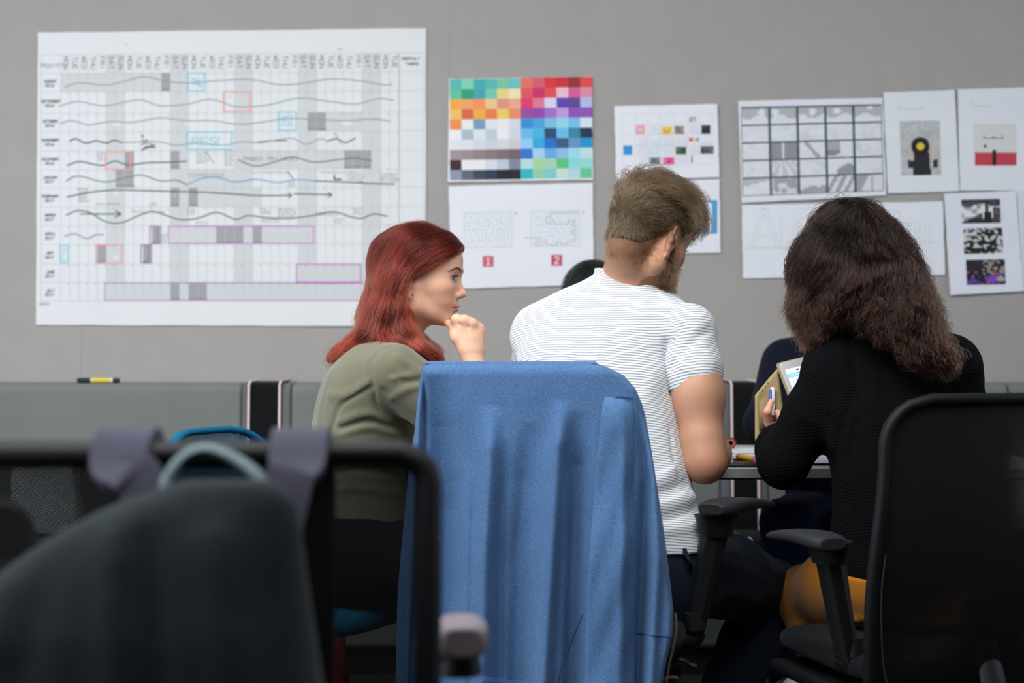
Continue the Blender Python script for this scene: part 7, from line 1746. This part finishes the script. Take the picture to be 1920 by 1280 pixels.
folds = [ # (path [(py, px)], amplitude path [(py, m)], width px)
 ([(760, 922), (900, 916), (1050, 908), (1290, 902), (1420, 900)], [(760, 0), (840, .012), (1000, .017), (1290, .016)], 17),
 ([(740, 1056), (850, 1044), (1000, 1036), (1150, 1026), (1290, 1018), (1420, 1012)], [(750, 0), (830, .012), (1000, .016), (1290, .018)], 17),
 ([(760, 1000), (900, 985), (1050, 975), (1290, 968)], [(790, 0), (900, -.008), (1290, -.015)], 22),
 ([(720, 812), (800, 826), (900, 838), (1100, 836), (1290, 826)], [(700, 0), (800, -.014), (950, -.020), (1290, -.018)], 26),
 ([(720, 1085), (850, 1088), (1000, 1078), (1290, 1072)], [(770, 0), (870, -.010), (1290, -.014)], 20),
 ([(700, 796), (830, 794), (950, 786), (1290, 778)], [(695, 0), (760, -.010), (1290, -.012)], 5),
 ([(700, 786), (830, 782), (1290, 762)], [(695, 0), (760, .006), (1290, .010)], 7),
 ([(800, 950), (1000, 940), (1290, 935)], [(820, 0), (950, -.004), (1290, -.006)], 10),
 ([(850, 880), (1000, 876), (1290, 870)], [(860, 0), (950, .004), (1290, .006)], 8),
 ([(900, 1062), (1000, 1062), (1290, 1050)], [(880, 0), (960, .004), (1290, .004)], 7),
 ([(760, 1200), (900, 1212), (1050, 1205), (1290, 1196)], [(730, 0), (850, -.010), (1290, -.014)], 12),
 ([(760, 1208), (900, 1226), (1050, 1232), (1290, 1220)], [(760, 0), (900, .006), (1290, .008)], 10)]
jk = thing('hooded_jacket', (0.04, 2.85, 0), 'heather blue zip-up sweat jacket draped over the back of the middle office chair', 'jacket')
wvj, wvk = waves(.0020, 30, 71), waves(.0009, 95, 72)
def jack(py, px, extra=0.0):
    x = (px-960)/F*2.80; f = 0.0
    for pth, am, w in folds:
        c = np.interp(py, [p[0] for p in pth], [p[1] for p in pth]); a = np.interp(py, [p[0] for p in am], [p[1] for p in am], left=0); f += a*math.exp(-((px-c)/w)**2)
    Y = YB_(x)-.058-f*2.3-extra-.012*max(0, (py-760)/520)
    q = np.array([[x, Y, CH-(py-640)/F*Y]]); Y -= float(wvj(q*np.array([1, 1, .35]))[0]+wvk(q*np.array([1, 1, .5]))[0])
    return np.array([(px-960)/F*Y, Y, CH-(py-640)/F*Y])
V, nu = [], 150
rowsv = []
zt0 = W(0, 681, 2.85)[2]
for k in range(12):      # the short side hanging behind the backrest
    rowsv.append(('b', k/11))
for k in range(9): rowsv.append(('t', k/8))
for py in np.r_[np.linspace(682, 712, 14), np.linspace(716, 1420, 180)]: rowsv.append(('f', py))
for kind, v in rowsv:
    py = v if kind == 'f' else 682
    L0, R0 = np.interp(py, lp[:, 0], lp[:, 1]), np.interp(py, rp_[:, 0], rp_[:, 1])
    for i in range(nu+1):
        u = i/nu; px = L0+(R0-L0)*u; p = jack(py, px)
        e3 = max(0, 1-(py-681)/24); p[1] += .024*(1-math.sqrt(max(0, 1-e3*e3)))
        if kind == 'f':
            e = max(0, 1-u*(R0-L0)/14); e2 = max(0, 1-(1-u)*(R0-L0)/14); p[1] += .030*(1-math.sqrt(max(0, 1-e*e)))+.040*(1-math.sqrt(max(0, 1-e2*e2)))
        else:
            front = p.copy(); x = front[0]; yb0, yb1 = front[1], YB_(x)+.030
            drop = max(0, (px-1120)/50)**1.6*.004
            if kind == 't':
                a = math.pi*(1-v); p = np.array([x, (yb0+yb1)/2-math.cos(math.pi-a)*-1*(yb1-yb0)/2*-1, 0]); p[1] = (yb0+yb1)/2+math.cos(math.pi*v)*(yb1-yb0)/2; p[2] = front[2]+.004*math.sin(math.pi*v)
            else: p = np.array([x, yb1+.006*math.sin(u*22), front[2]-.20*(1-v)+.0])
        V.append(p)
m = len(rowsv); Fc = np.array([[j*(nu+1)+i, j*(nu+1)+i+1, (j+1)*(nu+1)+i+1, (j+1)*(nu+1)+i] for j in range(m-1) for i in range(nu)])
jb = mesh_obj('jacket_body', np.array(V), Fc, M_blue); solidify(jb, .0022, 0); place(jb, jk)
# hanging right sleeve
V = []; ns, nk_ = 110, 40
for j in range(ns+1):
    v = j/ns; py = 738+(1400-738)*v
    L0 = np.interp(py, [738, 752, 780, 850, 1000, 1150, 1290, 1400], [1140, 1131, 1127, 1121, 1108, 1099, 1097, 1098]); R0 = np.interp(py, [738, 752, 780, 850, 1000, 1150, 1290, 1400], [1172, 1184, 1188, 1190, 1194, 1192, 1190, 1186])
    c, h_ = (L0+R0)/2, (R0-L0)/2; base = jack(py, c); th = np.interp(py, [738, 800, 1000, 1400], [.004, .012, .020, .020])
    for k in range(nk_):
        a = 2*math.pi*k/nk_; px = c+h_*math.cos(a); s_ = math.sin(a)
        f = th*s_*(1+.35*math.sin(2.4*(px-c)/h_+.6)+.12*math.sin(py*.04+px*.1)) if s_ > 0 else th*.3*s_
        fold = .010*math.exp(-((px-(c+.42*h_))/(h_*.20))**2)*min(1, v*3)*(s_ > 0)
        Y = min(base[1], YB_((c-960)/F*2.8)-.058)-.012-f-fold+.034*math.exp(-(py-738)/14)+(.004*math.sin(py*.021+1)); V.append(((px-960)/F*Y, Y, CH-(py-640)/F*Y))
Fc = [[i*nk_+k, i*nk_+(k+1) % nk_, (i+1)*nk_+(k+1) % nk_, (i+1)*nk_+k] for i in range(ns) for k in range(nk_)]+[list(range(nk_))[::-1], [ns*nk_+k for k in range(nk_)]]
slv = mesh_obj('sleeve', V, Fc, M_blue); bm = bmesh.new(); bm.from_mesh(slv.data); bmesh.ops.recalc_face_normals(bm, faces=bm.faces); bm.to_mesh(slv.data); bm.free(); place(slv, jk)
# hanging left sleeve, a narrow strip at the left edge
tube('sleeve', [W(797, 735, 2.93), W(786, 830, 2.92), W(776, 960, 2.90), W(768, 1100, 2.88), W(766, 1290, 2.86), W(768, 1400, 2.86)], [.008, .016, .020, .024, .026, .026], M_blue, jk, 60, 16, .55)
def seamline(pts, r=.0009, off=.002, mat=None, name='seam'):
    P = catmull([(p[1], p[0]) for p in pts], 24); tube(name, [jack(a, b, off) for a, b in P], r, mat or M_blue, jk, n=40, seg=6)
M_seam = plain('seam_blue', srgb(38, 62, 108), .9)
seamline([(1128, 766), (1138, 755), (1160, 744), (1186, 746)], .0011, .0035, M_seam); seamline([(1094, 1150), (1070, 1205), (1050, 1260), (1044, 1300)], .0008, .0025, M_seam); seamline([(1195, 1186), (1225, 1191), (1258, 1192)], .0009, .0025, M_seam)
# ribbed hem and the zip down the right edge
V, Fc = [], []; n1, n2 = 160, 6
for j in range(n2+1):
    for i in range(n1+1):
        px = 903+(1008-903)*i/n1; py = 1268+j*16+(px-903)*.11; p = jack(py, px, .004+.0012*math.sin(i*1.25)); V.append(p)
Fc = [[j*(n1+1)+i, j*(n1+1)+i+1, (j+1)*(n1+1)+i+1, (j+1)*(n1+1)+i] for j in range(n2) for i in range(n1)]
hm_ = mesh_obj('ribbed_hem', V, Fc, plain('rib_blue', srgb(52, 82, 132), .95, var=.1, vs=500)); solidify(hm_, .003, 0); place(hm_, jk)
bm = bmesh.new()
zp = catmull([(1266.5, 1150), (1268, 1180), (1262, 1215), (1254, 1250), (1248, 1290), (1243, 1340)], 90)
for k, (a, b) in enumerate(zp):
    p = W(a, b, YB_((a-960)/F*2.8)-.012); box_bm(bm, p+np.array([.0008*(-1)**k, 0, 0]), (.0040, .0030, .0011))
zo = from_bm('zip', bm, plain('zip_metal', srgb(170, 170, 168), .35, metal=.8), None, False); zo['kind'] = 'stuff'; place(zo, jk)
print('scene built')
